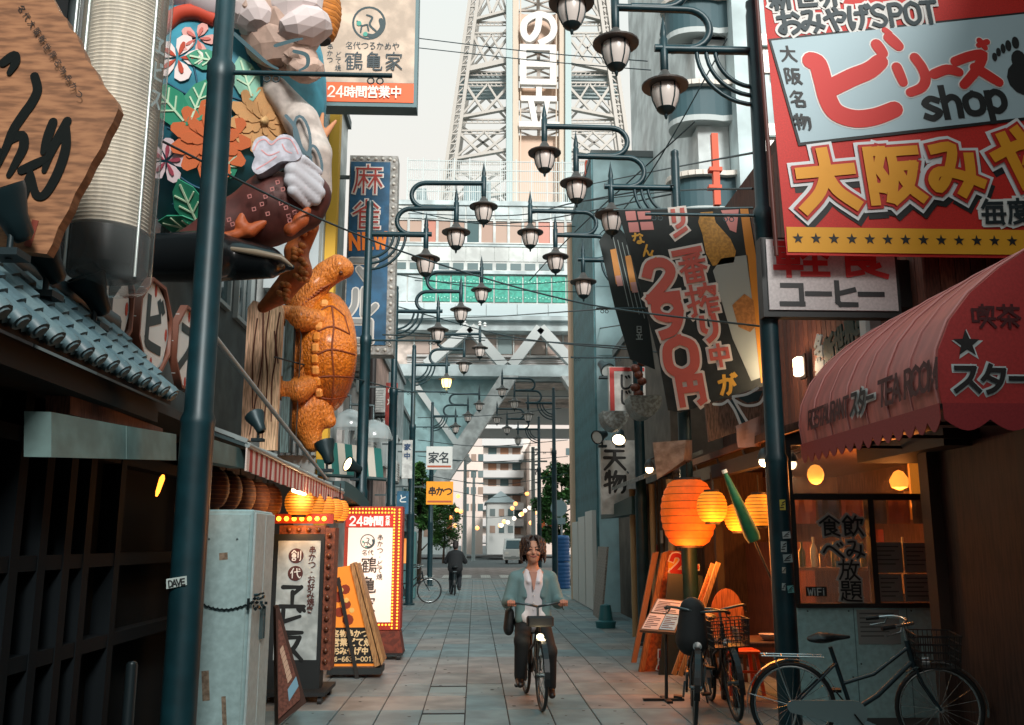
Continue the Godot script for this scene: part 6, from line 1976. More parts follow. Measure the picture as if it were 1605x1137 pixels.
# ---------------------------------------------------------------- right side of the street
func layered(t, f, items, layers, lift := 0.004) -> void:
	# the same lettering several times, widest and lowest first: layers of [extra width, colour, part name]
	for k in layers.size():
		var m = MB.new()
		for q in items:
			var o: Dictionary = q[5] if q.size() > 5 else {}
			write(m, f, q[0], q[1], q[2], q[3], q[4] + layers[k][0], lift + k * 0.012, o.merged({"step": 0.0002}))
		part(layers[k][2], m, mat(layers[k][1], 0.6), t)
func star(m, f, x, y, r, lift) -> void:
	var pts = []
	for k in 10: pts.append(Vector2(x + sin(PI * k / 5) * r * (1.0 if k % 2 == 0 else 0.42), y - cos(PI * k / 5) * r * (1.0 if k % 2 == 0 else 0.42)))
	outline(m, f, pts, lift, 0.002)
func cloth(pts, nx, ny, wave) -> MB:
	# a hanging sheet between four corners with soft folds, about 4 mm thick
	var m = MB.new()
	var g = []
	for side in 2:
		g.append([])
		for j in ny + 1:
			for i in nx + 1:
				var u = i / float(nx)
				var v = j / float(ny)
				var q: Vector3 = (pts[0].lerp(pts[1], u)).lerp(pts[3].lerp(pts[2], u), v)
				q.z += wave * (sin(u * 9.0 + v * 2.0) * 0.6 + sin(v * 7.0 - u * 3.0) * 0.4) - side * 0.004
				g[side].append(q)
	for j in ny:
		for i in nx:
			var a = j * (nx + 1) + i
			m.quad(g[0][a], g[0][a + 1], g[0][a + nx + 2], g[0][a + nx + 1], Vector3(0, 0, 1))
			m.quad(g[1][a], g[1][a + 1], g[1][a + nx + 2], g[1][a + nx + 1], Vector3(0, 0, -1))
	return m

func build_right() -> void:
	var m = MB.new()
	var dark = mat("17191a", 0.7)
	# --- red banner
	var D = 7.75
	var f = sheet(1220, 0, 1600, 390, D)
	var rb = thing("red_banner", "large red shop banner with yellow outlined characters and a row of black stars", "banner", P(1420, 396, D))
	part("cloth", cloth([at(f, 1203, -190, 0), at(f, 1760, -190, 0), at(f, 1760, 397, 0), at(f, 1222, 396, 0)], 18, 18, 0.004), mat("d3261c", 0.62, {"tex": "fine", "scale": 2.0}), rb)
	m = MB.new()
	slab(m, f, 1223.5, 355, 1760, 392, 0.008, 0.011)
	part("yellow_band", m, mat("e3a021", 0.6), rb)
	m = MB.new()
	for k in 19: star(m, f, 1240 + k * 27.2, 372, 8.5, 0.013)
	part("star_print", m, mat("141414", 0.6), rb)
	m = MB.new()
	outline(m, f, V2([1213, 64, 1760, -7, 1760, 166, 1250, 232]), 0.008, 0.002)
	part("panel_edge", m, mat("121516", 0.6), rb)
	m = MB.new()
	outline(m, f, V2([1217, 67, 1757, -3, 1757, 162, 1253, 227]), 0.0115, 0.002)
	part("panel_print", m, mat("a9c0c8", 0.6), rb)
	# brushed red characters on the pale panel
	var red = MB.new()
	var blk = MB.new()
	var k2 = 0
	for s in [[1278, 98, 1288, 104, 1294, 130, 1300, 160, 1312, 180, 1340, 189, 1372, 185, 1403, 173], [1308, 140, 1340, 124, 1368, 112, 1386, 98], [1383, 70, 1392, 84], [1404, 58, 1418, 72], [1398, 46, 1406, 52], [1412, 106, 1420, 130], [1442, 90, 1452, 106, 1456, 124, 1448, 138, 1430, 146], [1470, 116, 1492, 108, 1510, 112], [1506, 95, 1530, 86, 1550, 84, 1538, 108, 1516, 132], [1536, 104, 1552, 114, 1572, 127], [1548, 60, 1556, 72], [1560, 62, 1546, 68]]:
		var w = 30.0 if k2 < 2 else 17.0
		if k2 in [2, 3]: w = 19.0
		if k2 in [4, 10, 11]: w = 10.0
		stroke(blk, f, smooth(V2(s), 4), w + 4.5, 0.015 + k2 * 0.0002, 0.12, 6)
		stroke(red, f, smooth(V2(s), 4), w, 0.020 + k2 * 0.0002, 0.12, 6)
		k2 += 1
	part("brush_edge", blk, mat("e9e4e0", 0.6), rb)
	part("brush_lettering", red, mat("c9241c", 0.6), rb)
	m = MB.new()
	write(m, f, "大阪名物", 1227, 74, 27, 4.2, 0.016, {"v": true, "adv": 1.33, "slant": 0.14, "brush": 0.2})
	write(m, f, "shop", 1443, 140, 50, 10.5, 0.016, {"ang": -7.5, "adv": 0.98})
	for q in [[1620, 118, 34, 30], [1608, 90, 12, 16], [1570, 86, 4, 7], [1577, 78, 4, 7], [1585, 72, 4, 8], [1594, 67, 5, 9], [1606, 62, 6, 10]]: disc(m, f, q[0], q[1], q[2], 0.016 + q[0] * 1e-6, 0.001, 14, q[3])
	part("black_print", m, mat("15191b", 0.6), rb)
	layered(rb, f, [["おみやげSPOT", 1226, 20, 37, 6.5, {"ang": -5.5, "adv": 1.02}], ["新世界", 1216, -20, 37, 6.5, {"ang": -5.5}]], [[9.0, "dcdad6", "letter_edge"], [0.0, "1c3138", "lettering"]], 0.008)
	var big = [["大", 1241, 246, 86, 19.0, {"ang": -6.0}], ["阪", 1345, 236, 84, 16.0, {"ang": -5.0}], ["み", 1443, 226, 82, 17.0, {"ang": -5.0}], ["や", 1545, 205, 88, 18.0, {"ang": -4.0}], ["げ", 1650, 196, 88, 18.0, {}]]
	m = MB.new()
	for q in big: write(m, f, q[0], q[1] + 5, q[2] + 11, q[3], q[4] + 15, 0.003, q[5])
	part("letter_shadow_print", m, mat("17191a", 0.6), rb)
	layered(rb, f, big, [[20.0, "d9dcde", "letter_edge"], [9.0, "b81d18", "letter_rim"], [-1.0, "e39a1c", "lettering"]], 0.012)
	layered(rb, f, [["毎度おおきに", 1522, 311, 37, 5.2, {"ang": -2.0}]], [[9.0, "dcdad6", "letter_edge"], [0.0, "182428", "lettering"]], 0.012)
	m = MB.new()
	m.tube([at(f, 1196, -190, -0.02), at(f, 1208, 396, -0.02)], 0.02, 8)
	part("hem_pole", m, mat("5a2a22", 0.5), rb)
	# --- snack and coffee light box
	f = sheet(1198, 376, 1410, 490, 7.98)
	var sb = thing("coffee_sign", "white box sign with red and black snack and coffee lettering under the red banner", "sign", P(1305, 492, 8.0))
	m = MB.new()
	slab(m, f, 1196, 372, 1411, 496, -0.14, -0.02)
	part("case", m, mat("1c2122", 0.5), sb)
	m = MB.new()
	slab(m, f, 1204, 376, 1405, 486, -0.02, 0.0)
	part("panel", m, mat("d4cccb", 0.4, {"tex": "fine", "scale": 1.2}), sb)
	m = MB.new()
	write(m, f, "軽食", 1214, 374, 60, 8.6, 0.003, {"adv": 1.1, "sx": 1.42})
	part("red_lettering", m, mat("c42a2a", 0.5), sb)
	m = MB.new()
	write(m, f, "コーヒー", 1219, 440, 42, 8.0, 0.003, {"adv": 0.98})
	part("black_lettering", m, mat("1d2022", 0.5), sb)
	m = MB.new()
	f = sheet(1408, 408, 1510, 482, 8.3)
	slab(m, f, 1410, 408, 1510, 482, -0.2, 0.0)
	solo("dark_signboard", "blank black signboard beside the coffee sign", "sign", m, mat("101314", 0.5))
	# --- plank cladding of the coffee house and the wall further on
	var pw = thing("plank_wall", "reddish brown upright plank cladding above the pink awning", "wall", Vector3(4.0, 2.6, -8))
	for k in 46:
		m = MB.new()
		if k < 31: m.soft(Vector3(4.16, 4.95, -8.12 - k * 0.15), Vector3(0.04, 4.0, 0.143), 0.006)
		else: m.soft(Vector3(4.22 + (k - 31) * 0.15, 4.95, -8.06), Vector3(0.143, 4.0, 0.04), 0.006)
		part("plank", m, mat(["6f3a2a", "7b4430", "5f3224"][(k * 5) % 3], 0.7, {"tex": "wood", "scale": Vector3(3, 0.5, 3)}), pw)
	# lit wall lamp, dark board and brush-cut characters on it
	var lp = W(1252, 575, 4.0)
	var wl = thing("wall_lamp", "small glowing square wall lamp on the plank wall", "lamp", lp)
	m = MB.new()
	m.soft(lp, Vector3(0.1, 0.24, 0.14), 0.02)
	part("lamp_glass", m, mat("fff3df", 0.4, {"glow": "ffe6c8", "energy": 1.0}), wl)
	m = MB.new()
	m.box(lp + Vector3(0.06, 0, 0), Vector3(0.03, 0.3, 0.18))
	part("back_plate", m, mat("3a2a22", 0.6), wl)
	lamp(lp + Vector3(-0.12, 0, 0.02), "ffe0b8", 0.3, 0.08)
	for q in [[1275, 530, 62, "名物焼", 16, "white cut-out characters down the plank wall beside the wall lamp", "dfe0da"], [1290, 535, 60, "新世界串", 0, "dark wavy cut-out characters slanting across the plank wall", "24413f"]]:
		var o = W(q[0], q[1], 3.95)
		var g = plane_at(o, Vector3(0, 0, 1), Vector3.UP, 0.01)
		m = MB.new()
		if q[4]: write(m, g, q[3], 0, 0, 26, 5.0, 0.0, {"v": true, "deep": 0.02, "adv": 1.05})
		else: write(m, g, q[3], 0, 0, 30, 6.0, 0.0, {"ang": -6.0, "deep": 0.02, "adv": 1.0})
		solo("cutout_lettering", q[5], "lettering", m, mat(q[6], 0.5))
	m = MB.new()
	lp = W(1365, 515, 3.9)
	m.soft(lp, Vector3(0.16, 0.3, 0.2), 0.03)
	m.beam(lp + Vector3(0, 0, 0), lp + Vector3(0.3, 0.05, 0), 0.05)
	solo("wall_speaker", "small white loudspeaker bracketed to the plank wall", "speaker", m, mat("cfd3d2", 0.4))
	# --- pink barrel awning
	var ba = thing("barrel_awning", "faded red barrel awning with star lettering and scalloped valance", "awning", Vector3(3.4, 2.2, -6.7))
	var prof = [[2.87, 2.44], [2.85, 2.6], [2.88, 2.78], [2.97, 2.97], [3.12, 3.15], [3.33, 3.32], [3.57, 3.47], [3.81, 3.59], [4.03, 3.68]]
	var dn = 5.5
	var df = 7.95
	var faded = mat("cd756d", 0.5, {"tex": "blotch", "scale": Vector3(0.4, 0.4, 1.2)})
	m = MB.new()
	for i in prof.size() - 1:
		var na = Vector3(prof[maxi(i - 1, 0)][1] - prof[i + 1][1], prof[i + 1][0] - prof[maxi(i - 1, 0)][0], 0).normalized()
		var nb = Vector3(prof[i][1] - prof[mini(i + 2, 8)][1], prof[mini(i + 2, 8)][0] - prof[i][0], 0).normalized()
		for k in 14:
			var z0 = -lerpf(dn, df, k / 14.0)
			var z1 = -lerpf(dn, df, (k + 1) / 14.0)
			var sag = [0.0, 0.0]
			var q = [Vector3(prof[i][0], prof[i][1], z0), Vector3(prof[i][0], prof[i][1], z1), Vector3(prof[i + 1][0], prof[i + 1][1], z1), Vector3(prof[i + 1][0], prof[i + 1][1], z0)]
			m.tri(q[0], q[1], q[2], na, na, nb)
			m.tri(q[0], q[2], q[3], na, nb, nb)
	part("canvas", m, faded, ba)
	for k in 8:
		m = MB.new()
		var z = -lerpf(dn + 0.02, df - 0.02, k / 7.0)
		var pts = []
		for q in prof: pts.append(Vector3(q[0] - 0.006, q[1] + 0.006, z))
		m.tube(pts, 0.005 if k % 2 else 0.008, 5)
		part("seam", m, mat("c98580", 0.55), ba)
	f = sheet(1478, 420, 1605, 660, dn)
	m = MB.new()
	var pts = [Vector3(4.03, 2.44, -dn)]
	for q in prof: pts.append(Vector3(q[0], q[1], -dn))
	m.prism(pts, Vector3(0, 0, 0.012))
	part("end_panel", m, mat("bd3433", 0.6, {"tex": "fine", "scale": 1.6}), ba)
	m = MB.new()
	write(m, f, "喫茶", 1525, 478, 37, 4.6, 0.016)
	part("lettering", m, mat("4a1014", 0.6), ba)
	layered(ba, f, [["スター", 1486, 573, 42, 7.5, {"adv": 1.02}]], [[6.0, "c9cfcf", "letter_edge"], [0.0, "1c1718", "lettering"]], 0.014)
	m = MB.new()
	star(m, f, 1515, 543, 26, 0.014)
	part("star_edge", m, mat("c9cfcf", 0.6), ba)
	m = MB.new()
	star(m, f, 1513, 540, 22, 0.018)
	part("star_print", m, mat("1c1718", 0.6), ba)
	var g = plane_at(Vector3(2.862, 2.76, -7.72), Vector3(0, 0, 1), Vector3(0.08, 1, 0), 0.01)
	m = MB.new()
	write(m, g, "RESTAURANT", 0, 6, 16, 2.8, 0.006, {"adv": 0.76})
	write(m, g, "TEA ROOM", 140, 4, 19, 3.3, 0.006, {"adv": 0.82})
	part("side_lettering", m, mat("4a1f1f", 0.6), ba)
	layered(ba, g, [["スター", 94, 5, 18, 3.2, {"sx": 0.74}]], [[2.5, "d9d3cf", "letter_edge"], [0.0, "1c1718", "lettering"]], 0.006)
	# scalloped valance: along the street and across the near end
	for side in 2:
		var n = 15 if side == 0 else 4
		for k in n:
			m = MB.new()
			var a = Vector3(2.86, 2.44, -lerpf(dn, df, k / float(n))) if side == 0 else Vector3(lerpf(2.87, 4.02, k / float(n)), 2.44, -dn + 0.014)
			var b = Vector3(2.86, 2.44, -lerpf(dn, df, (k + 1) / float(n))) if side == 0 else Vector3(lerpf(2.87, 4.02, (k + 1) / float(n)), 2.44, -dn + 0.014)
			var pp = [a, b]
			for i in 9:
				var u = 1.0 - i / 8.0
				pp.append(a.lerp(b, u) + Vector3(0, -0.1 - 0.07 * sin(u * PI), 0))
			m.prism(pp, Vector3(-0.006, 0, 0) if side == 0 else Vector3(0, 0, 0.006))
			part("valance_scallop", m, mat("a03c3c" if side == 0 else "a02a2e", 0.65, {"tex": "fine", "scale": 2.0}), ba)
	m = MB.new()
	m.beam(Vector3(2.88, 2.42, -dn), Vector3(2.88, 2.42, -df), 0.03)
	m.beam(Vector3(2.88, 2.42, -dn - 0.02), Vector3(4.02, 2.42, -dn - 0.02), 0.03)
	for k in 4: m.beam(Vector3(2.88, 2.42, -lerpf(dn, df, k / 3.0)), Vector3(4.02, 2.42, -lerpf(dn, df, k / 3.0)), 0.025)
	part("frame", m, dark, ba)
	# --- black beer banner
	D = 11.3
	f = sheet(975, 325, 1200, 640, D)
	var bb = thing("beer_banner", "leaning black beer banner with big salmon price numerals", "banner", P(1120, 640, D))
	m = MB.new()
	outline(m, f, V2([973, 328, 1183, 322, 1192, 400, 1206, 598, 1062, 643, 1042, 640, 1030, 560, 1004, 450]), -0.02, 0.02)
	part("cloth", m, mat("17201f", 0.7, {"tex": "blotch", "scale": 1.0}), bb)
	m = MB.new()
	outline(m, f, V2([1168, 323, 1181, 323, 1192, 420, 1205, 594, 1187, 598, 1180, 470]), 0.002, 0.002)
	part("orange_edge_print", m, mat("c9822a", 0.6), bb)
	m = MB.new()
	outline(m, f, V2([1120, 424, 1134, 404, 1176, 398, 1186, 590, 1172, 595, 1146, 530]), 0.002, 0.002)
	part("glass_print", m, mat("9aa09a", 0.6), bb)
	m = MB.new()
	outline(m, f, V2([1148, 478, 1168, 460, 1182, 470, 1184, 510, 1174, 520, 1156, 512]), 0.005, 0.002)
	part("beer_print", m, mat("b5793f", 0.6, {"tex": "blotch", "scale": 3.0}), bb)
	m = MB.new()
	outline(m, f, V2([1100, 346, 1104, 330, 1124, 328, 1128, 346, 1150, 372, 1158, 392, 1154, 410, 1120, 416, 1110, 396, 1106, 366]), 0.002, 0.002)
	part("golden_shape_print", m, mat("bf8a35", 0.6, {"tex": "blotch", "scale": 4.0}), bb)
	m = MB.new()
	outline(m, f, V2([1137, 326, 1166, 324, 1160, 362, 1150, 358]), 0.002, 0.002)
	for q in [[984, 330, 1000, 345], [1003, 330, 1024, 343], [988, 348, 1004, 364], [1007, 347, 1027, 360]]: outline(m, f, V2([q[0], q[1], q[2], q[1] - 1, q[2] + 2, q[3] - 1, q[0] + 2, q[3]]), 0.002, 0.002)
	part("pink_print", m, mat("c9807a", 0.6), bb)
	layered(bb, f, [["2", 1007, 413, 62, 16, {"ang": -8.0, "sx": 1.15}], ["9", 1019, 468, 62, 15, {"ang": -5.0, "sx": 1.15}], ["0", 1036, 532, 58, 15, {"ang": -4.0, "sx": 1.3}], ["円", 1053, 590, 44, 10, {"ang": -8.0}], ["リ", 1052, 326, 30, 7, {"ang": -5.0}], ["ー", 1054, 360, 24, 7, {"ang": -35.0}], ["一", 1052, 376, 46, 10, {"ang": -12.0}], ["番", 1063, 402, 44, 5.5, {"ang": -10.0}], ["搾", 1072, 450, 50, 5.5, {"ang": -9.0}], ["り", 1088, 497, 40, 8.5, {"ang": -8.0}], ["中", 1105, 542, 34, 5.5, {"ang": -8.0}]], [[8.0, "d8cfc6", "letter_edge"], [0.0, "c05a4e", "lettering"]], 0.004)
	m = MB.new()
	write(m, f, "が", 1119, 588, 30, 5.5, 0.004, {"ang": -8.0})
	write(m, f, "な", 993, 366, 18, 3.2, 0.004, {"ang": -10.0})
	write(m, f, "ん", 1007, 385, 18, 3.2, 0.004, {"ang": -10.0})
	write(m, f, "と", 1020, 400, 16, 3.2, 0.004, {"ang": -10.0})
	part("yellow_lettering", m, mat("d09a30", 0.6), bb)
	m = MB.new()
	m.tube([at(f, 966, 327, -0.03), at(f, 1190, 320, -0.03)], 0.018, 6)
	part("top_bar", m, mat("3b4a4c", 0.4, {"metal": 0.5}), bb)
	# second, slimmer banner behind it
	f = sheet(940, 330, 1010, 500, 12.4)
	var b2 = thing("beer_banner", "narrow black banner with two orange strips behind the price banner", "banner", P(985, 545, 12.4))
	m = MB.new()
	outline(m, f, V2([940, 378, 962, 345, 985, 372, 1012, 480, 1022, 575, 984, 560, 962, 480]), -0.02, 0.02)
	part("cloth", m, mat("1b2423", 0.7), b2)
	m = MB.new()
	for q in [[957, 392], [980, 402]]: outline(m, f, V2([q[0], q[1], q[0] + 9, q[1] - 2, q[0] + 18, q[1] + 52, q[0] + 8, q[1] + 54]), 0.002, 0.002)
	part("orange_strip", m, mat("d08a3c", 0.6), b2)
	m = MB.new()
	for q in [[964, 433], [987, 443]]: outline(m, f, V2([q[0], q[1], q[0] + 9, q[1] - 1, q[0] + 12, q[1] + 15, q[0] + 3, q[1] + 16]), 0.006, 0.002)
	part("pink_strip", m, mat("cf9a92", 0.6), b2)
	m = MB.new()
	for k in 5: stroke(m, f, [Vector2(962 + k * 7, 372 + k * 4), Vector2(984 + k * 8, 480 + k * 6)], 1.2, 0.003, 0.0, 0)
	write(m, f, "日立", 994, 510, 10, 1.6, 0.004, {"v": true})
	part("pale_print", m, mat("8f9a98", 0.6), b2)
	grill_front()

# ---------------------------------------------------------------- the open grill front with its lanterns
func grill_front() -> void:
	var m = MB.new()
	var rust = mat("5b3a28", 0.75, {"tex": "wood", "scale": 1.2})
	var darkw = mat("231a15", 0.75, {"tex": "wood", "scale": 1.5})
	var gh = thing("grill_porch", "dark timber porch roof of the grill house over the lanterns", "porch", Vector3(3.4, 0, -11))
	m.hexa([Vector3(2.95, 2.62, -8.9), Vector3(4.2, 3.0, -8.9), Vector3(4.2, 3.0, -13.6), Vector3(2.95, 2.62, -13.6), Vector3(2.95, 2.7, -8.9), Vector3(4.2, 3.08, -8.9), Vector3(4.2, 3.08, -13.6), Vector3(2.95, 2.7, -13.6)])
	part("roof", m, rust, gh)
	for k in 5:
		m = MB.new()
		m.beam(Vector3(2.98, 2.56, -9.0 - k * 1.1), Vector3(4.2, 2.94, -9.0 - k * 1.1), 0.07, 0.1)
		part("rafter", m, darkw, gh)
	m = MB.new()
	m.beam(Vector3(3.0, 2.46, -8.95), Vector3(3.0, 2.46, -13.6), 0.1, 0.16)
	part("eave_beam", m, darkw, gh)
	for q in [[3.02, -9.02, 0.12], [3.05, -13.5, 0.13], [3.05, -11.6, 0.09]]:
		m = MB.new()
		m.box(Vector3(q[0], 1.22, q[1]), Vector3(q[2], 2.44, q[2]))
		part("post", m, darkw, gh)
	# inside walls and floor catch the lamp light
	m = MB.new()
	m.span(Vector3(6.0, 0, -8.35), Vector3(6.1, 2.9, -15.1))
	part("back_wall", m, mat("8a5b3c", 0.8, {"tex": "wood", "scale": 0.9}), gh)
	for k in 9:
		m = MB.new()
		m.span(Vector3(5.9, 0.9 + (k % 3) * 0.5, -8.9 - k * 0.65), Vector3(5.98, 1.28 + (k % 3) * 0.5, -9.3 - k * 0.65))
		part("pinned_menu", m, mat(["cbb390", "b23b22", "d7a24a"][k % 3], 0.7), gh)
	m = MB.new()
	m.span(Vector3(4.2, 2.66, -8.3), Vector3(6.0, 2.73, -15.1))
	part("ceiling", m, mat("6b4a34", 0.8), gh)
	m = MB.new()
	m.span(Vector3(3.9, 0, -11.2), Vector3(4.1, 1.6, -13.4))
	part("inner_screen", m, mat("6f3b22", 0.75, {"tex": "wood", "scale": 1.2}), gh)
	m = MB.new()
	m.span(Vector3(3.3, 0, -13.35), Vector3(4.2, 2.6, -13.5))
	part("end_screen", m, mat("4a3220", 0.75, {"tex": "wood", "scale": 1.2}), gh)
	# signboard with a white outlined character on the porch
	var f = sheet(1105, 605, 1206, 692, 10.0)
	var sb = thing("wooden_signboard", "brown board with a big white outlined character above the porch", "sign", P(1150, 692, 10.0))
	m = MB.new()
	outline(m, f, V2([1106, 634, 1206, 610, 1206, 662, 1158, 676, 1110, 692]), -0.05, 0.05)
	part("board", m, mat("7a5a48", 0.75, {"tex": "wood", "scale": Vector3(3, 0.6, 3)}), sb)
	m = MB.new()
	for s in [[1119, 634, 1132, 634, 1142, 628], [1142, 628, 1152, 644, 1160, 666], [1150, 624, 1158, 640, 1172, 664], [1150, 622, 1172, 618, 1190, 608], [1153, 628, 1170, 636, 1192, 632, 1203, 612]]: stroke(m, f, smooth(V2(s), 4), 4.2, 0.004 + m.v.size() * 2e-6, 0.0, 3)
	part("lettering", m, mat("e2e0da", 0.6), sb)
	m = MB.new()
	outline(m, f, V2([1144, 630, 1150, 625, 1170, 662, 1161, 664]), 0.002, 0.001)
	outline(m, f, V2([1158, 624, 1186, 614, 1198, 612, 1190, 628, 1172, 632]), 0.002, 0.001)
	part("letter_fill", m, mat("22383b", 0.6), sb)
	part("hanging_cloth", cloth([P(1153, 668, 9.6), P(1192, 652, 9.6), P(1194, 700, 9.6), P(1156, 702, 9.6)], 10, 6, 0.03), mat("9a6e60", 0.8), thing("awning_cloth", "crumpled dusty pink cloth hanging from the porch edge", "cloth", P(1174, 702, 9.6)))
	m = MB.new()
	m.hexa([P(1023, 694, 11.3), P(1075, 690, 11.0), P(1072, 722, 11.0), P(1030, 752, 11.3), P(1023, 694, 11.5), P(1085, 690, 11.4), P(1085, 722, 11.4), P(1030, 752, 11.5)])
	solo("tin_hood", "pale dented tin hood over the big orange lantern", "hood", m, mat("b8aaa2", 0.4, {"metal": 0.5, "tex": "grime", "scale": 1.0}))
	# lanterns
	lantern("giant_lantern", "huge orange red paper lantern hanging by the grill front", P(1079, 804, 11.15), 0.325, 0.78, "e5651f", "ee6410", 0.2, "", 26)
	lamp(P(1079, 872, 10.9), "ff8a3a", 0.55, 0.25)
	lantern("round_lantern", "bright amber round lantern in front of the huge orange one", P(1116, 795, 10.5), 0.168, 0.34, "f0952c", "ff8c16", 0.36, "")
	lamp(P(1116, 830, 10.2), "ffa040", 0.3, 0.15)
	lantern("round_lantern", "amber lantern half hidden behind the folded green parasol", P(1158, 812, 10.6), 0.16, 0.3, "f0952c", "ff8c16", 0.32, "")
	lamp(P(1160, 850, 10.4), "ffa040", 0.3, 0.15)
	lantern("round_lantern", "amber lantern beside the stickered lamp post", P(1190, 800, 10.2), 0.16, 0.34, "f0a040", "ff9020", 0.32, "")
	lamp(Vector3(4.9, 2.2, -10.5), "ff9a4c", 1.2, 0.2)
	m = MB.new()
	m.lathe([[0.0, -0.12], [0.09, -0.08], [0.11, 0.0], [0.05, 0.1], [0.0, 0.12]], 12, Transform3D(Basis(), Vector3(4.9, 2.3, -10.5)))
	solo("inner_lantern", "small glowing lantern hanging inside the grill house", "lantern", m, mat("ffb45c", 0.6, {"glow": "ff9a3a", "energy": 0.8}))
	# bare bulbs
	for q in [[1018, 736, 12.6, "clear lit bulb lamp on an arm at the porch corner"], [1198, 724, 9.2, "lit bulb lamp under the porch near the stickered lamp post"], [1240, 728, 9.0, "lit spot lamp under the porch past the stickered lamp post"]]:
		var c = P(q[0], q[1], q[2])
		var t = thing("bulb_lamp", q[3], "lamp", c)
		m = MB.new()
		m.ball(c, Vector3(0.055, 0.055, 0.055), 12)
		part("bulb", m, mat("fff0d8", 0.3, {"glow": "ffdcb0", "energy": 2.0}), t)
		m = MB.new()
		m.lathe([[0.07, 0.0], [0.065, 0.05], [0.03, 0.11], [0.0, 0.12]], 12, Transform3D(Basis(), c + Vector3(0, 0.02, 0)))
		part("cap", m, mat("2a2a28", 0.5), t)
		m = MB.new()
		m.tube([c + Vector3(0, 0.13, 0), c + Vector3(0.2, 0.22, -0.05), c + Vector3(0.45, 0.24, -0.1)], 0.012, 5)
		part("arm", m, mat("2a2a28", 0.5), t)
		lamp(c + Vector3(-0.06, -0.09, 0.08), "ffd9a8", 0.12, 0.05)
	# folded green parasol
	var pa = thing("parasol", "folded green parasol leaning by the amber lanterns", "parasol", P(1180, 852, 9.6))
	var a = P(1137, 742, 9.6)
	var b = P(1183, 848, 9.6)
	m = MB.new()
	m.tube([a, a.lerp(b, 0.12), a.lerp(b, 0.5), a.lerp(b, 0.9), b], [0.02, 0.035, 0.062, 0.085, 0.07], 7)
	part("canopy", m, mat("0f6a4a", 0.6, {"tex": "blotch", "scale": 2.0}), pa)
	m = MB.new()
	m.tube([a, a + (a - b) * 0.05], 0.03, 8)
	part("tip", m, mat("cfd3d0", 0.4), pa)
	m = MB.new()
	m.tube([b, b + (b - a) * 1.35], 0.012, 6)
	part("shaft", m, mat("2c2f30", 0.5), pa)
	# --- 24-hour board, leaning
	var tb = thing("price_board", "leaning orange board with a red 24 on yellow by the grill front", "sign", Vector3(2.4, 0, -11.9))
	f = sheet(1000, 860, 1095, 1075, 12.0)
	m = MB.new()
	outline(m, f, V2([1052, 862, 1095, 864, 1095, 910, 1052, 1068, 1003, 1068]), -0.06, 0.05)
	part("board", m, mat("b85a1e", 0.6, {"tex": "grime", "scale": 2.0}), tb)
	m = MB.new()
	outline(m, f, V2([1052, 869, 1089, 869, 1089, 906, 1042, 1060, 1030, 1060, 1046, 930]), -0.008, 0.006)
	part("yellow_field", m, mat("e0a024", 0.6), tb)
	m = MB.new()
	outline(m, f, V2([1040, 866, 1050, 863, 1004, 1066, 996, 1066]), -0.05, 0.08)
	part("side_rail", m, mat("a86a34", 0.6, {"tex": "wood", "scale": 2.0}), tb)
	m = MB.new()
	outline(m, f, V2([1028, 866, 1038, 864, 998, 1040, 990, 1040]), -0.14, 0.05)
	part("rear_rail", m, mat("8a5a34", 0.6), tb)
	layered(tb, f, [["24", 1053, 868, 30, 6.5, {"adv": 1.05}], ["5", 1030, 1020, 20, 4.0, {}], ["2", 1028, 1042, 18, 4.0, {}]], [[4.0, "e8e0d4", "letter_edge"], [0.0, "c2241c", "lettering"]], 0.002)
	m = MB.new()
	f = sheet(1048, 896, 1098, 1060, 11.7)
	outline(m, f, V2([1050, 898, 1104, 902, 1104, 960, 1075, 1060, 1030, 1060]), -0.03, 0.03)
	solo("black_board", "plain dark chalk board standing before the 24 board", "sign", m, mat("15252a", 0.4))
	# A-frame of thin timber
	var ar = thing("timber_easel", "tall timber easel leaning in front of the porch", "easel", Vector3(2.3, 0, -10.6))
	for q in [[1126, 882, 1066, 1060, 10.6], [1118, 884, 1056, 1058, 10.9], [1100, 950, 1124, 1050, 10.9]]:
		m = MB.new()
		m.beam(P(q[0], q[1], q[4]), P(q[2], q[3], q[4]), 0.035, 0.05)
		part("rail", m, mat("b98a56", 0.6, {"tex": "wood", "scale": 2.0}), ar)
	m = MB.new()
	m.hexa([P(1110, 905, 10.7), P(1122, 898, 10.7), P(1070, 1052, 10.65), P(1060, 1052, 10.65), P(1110, 905, 10.74), P(1122, 898, 10.74), P(1070, 1052, 10.7), P(1060, 1052, 10.7)])
	part("menu_panel", m, mat("c9702a", 0.6, {"tex": "grime", "scale": 3.0}), ar)
	# --- menu stand
	var ms = thing("menu_stand", "sloping menu stand with printed sheets on a thin dark post", "stand", Vector3(1.95, 0, -9.9))
	var q0 = [P(1003, 988, 9.75), P(1058, 992, 9.75), P(1079, 943, 10.2), P(1030, 938, 10.2)]
	var upv = (q0[1] - q0[0]).cross(q0[3] - q0[0]).normalized()
	if upv.y < 0: upv = -upv
	m = MB.new()
	m.hexa([q0[0], q0[1], q0[2], q0[3], q0[0] - upv * 0.03, q0[1] - upv * 0.03, q0[2] - upv * 0.03, q0[3] - upv * 0.03])
	part("desk", m, mat("6b4a34", 0.6), ms)
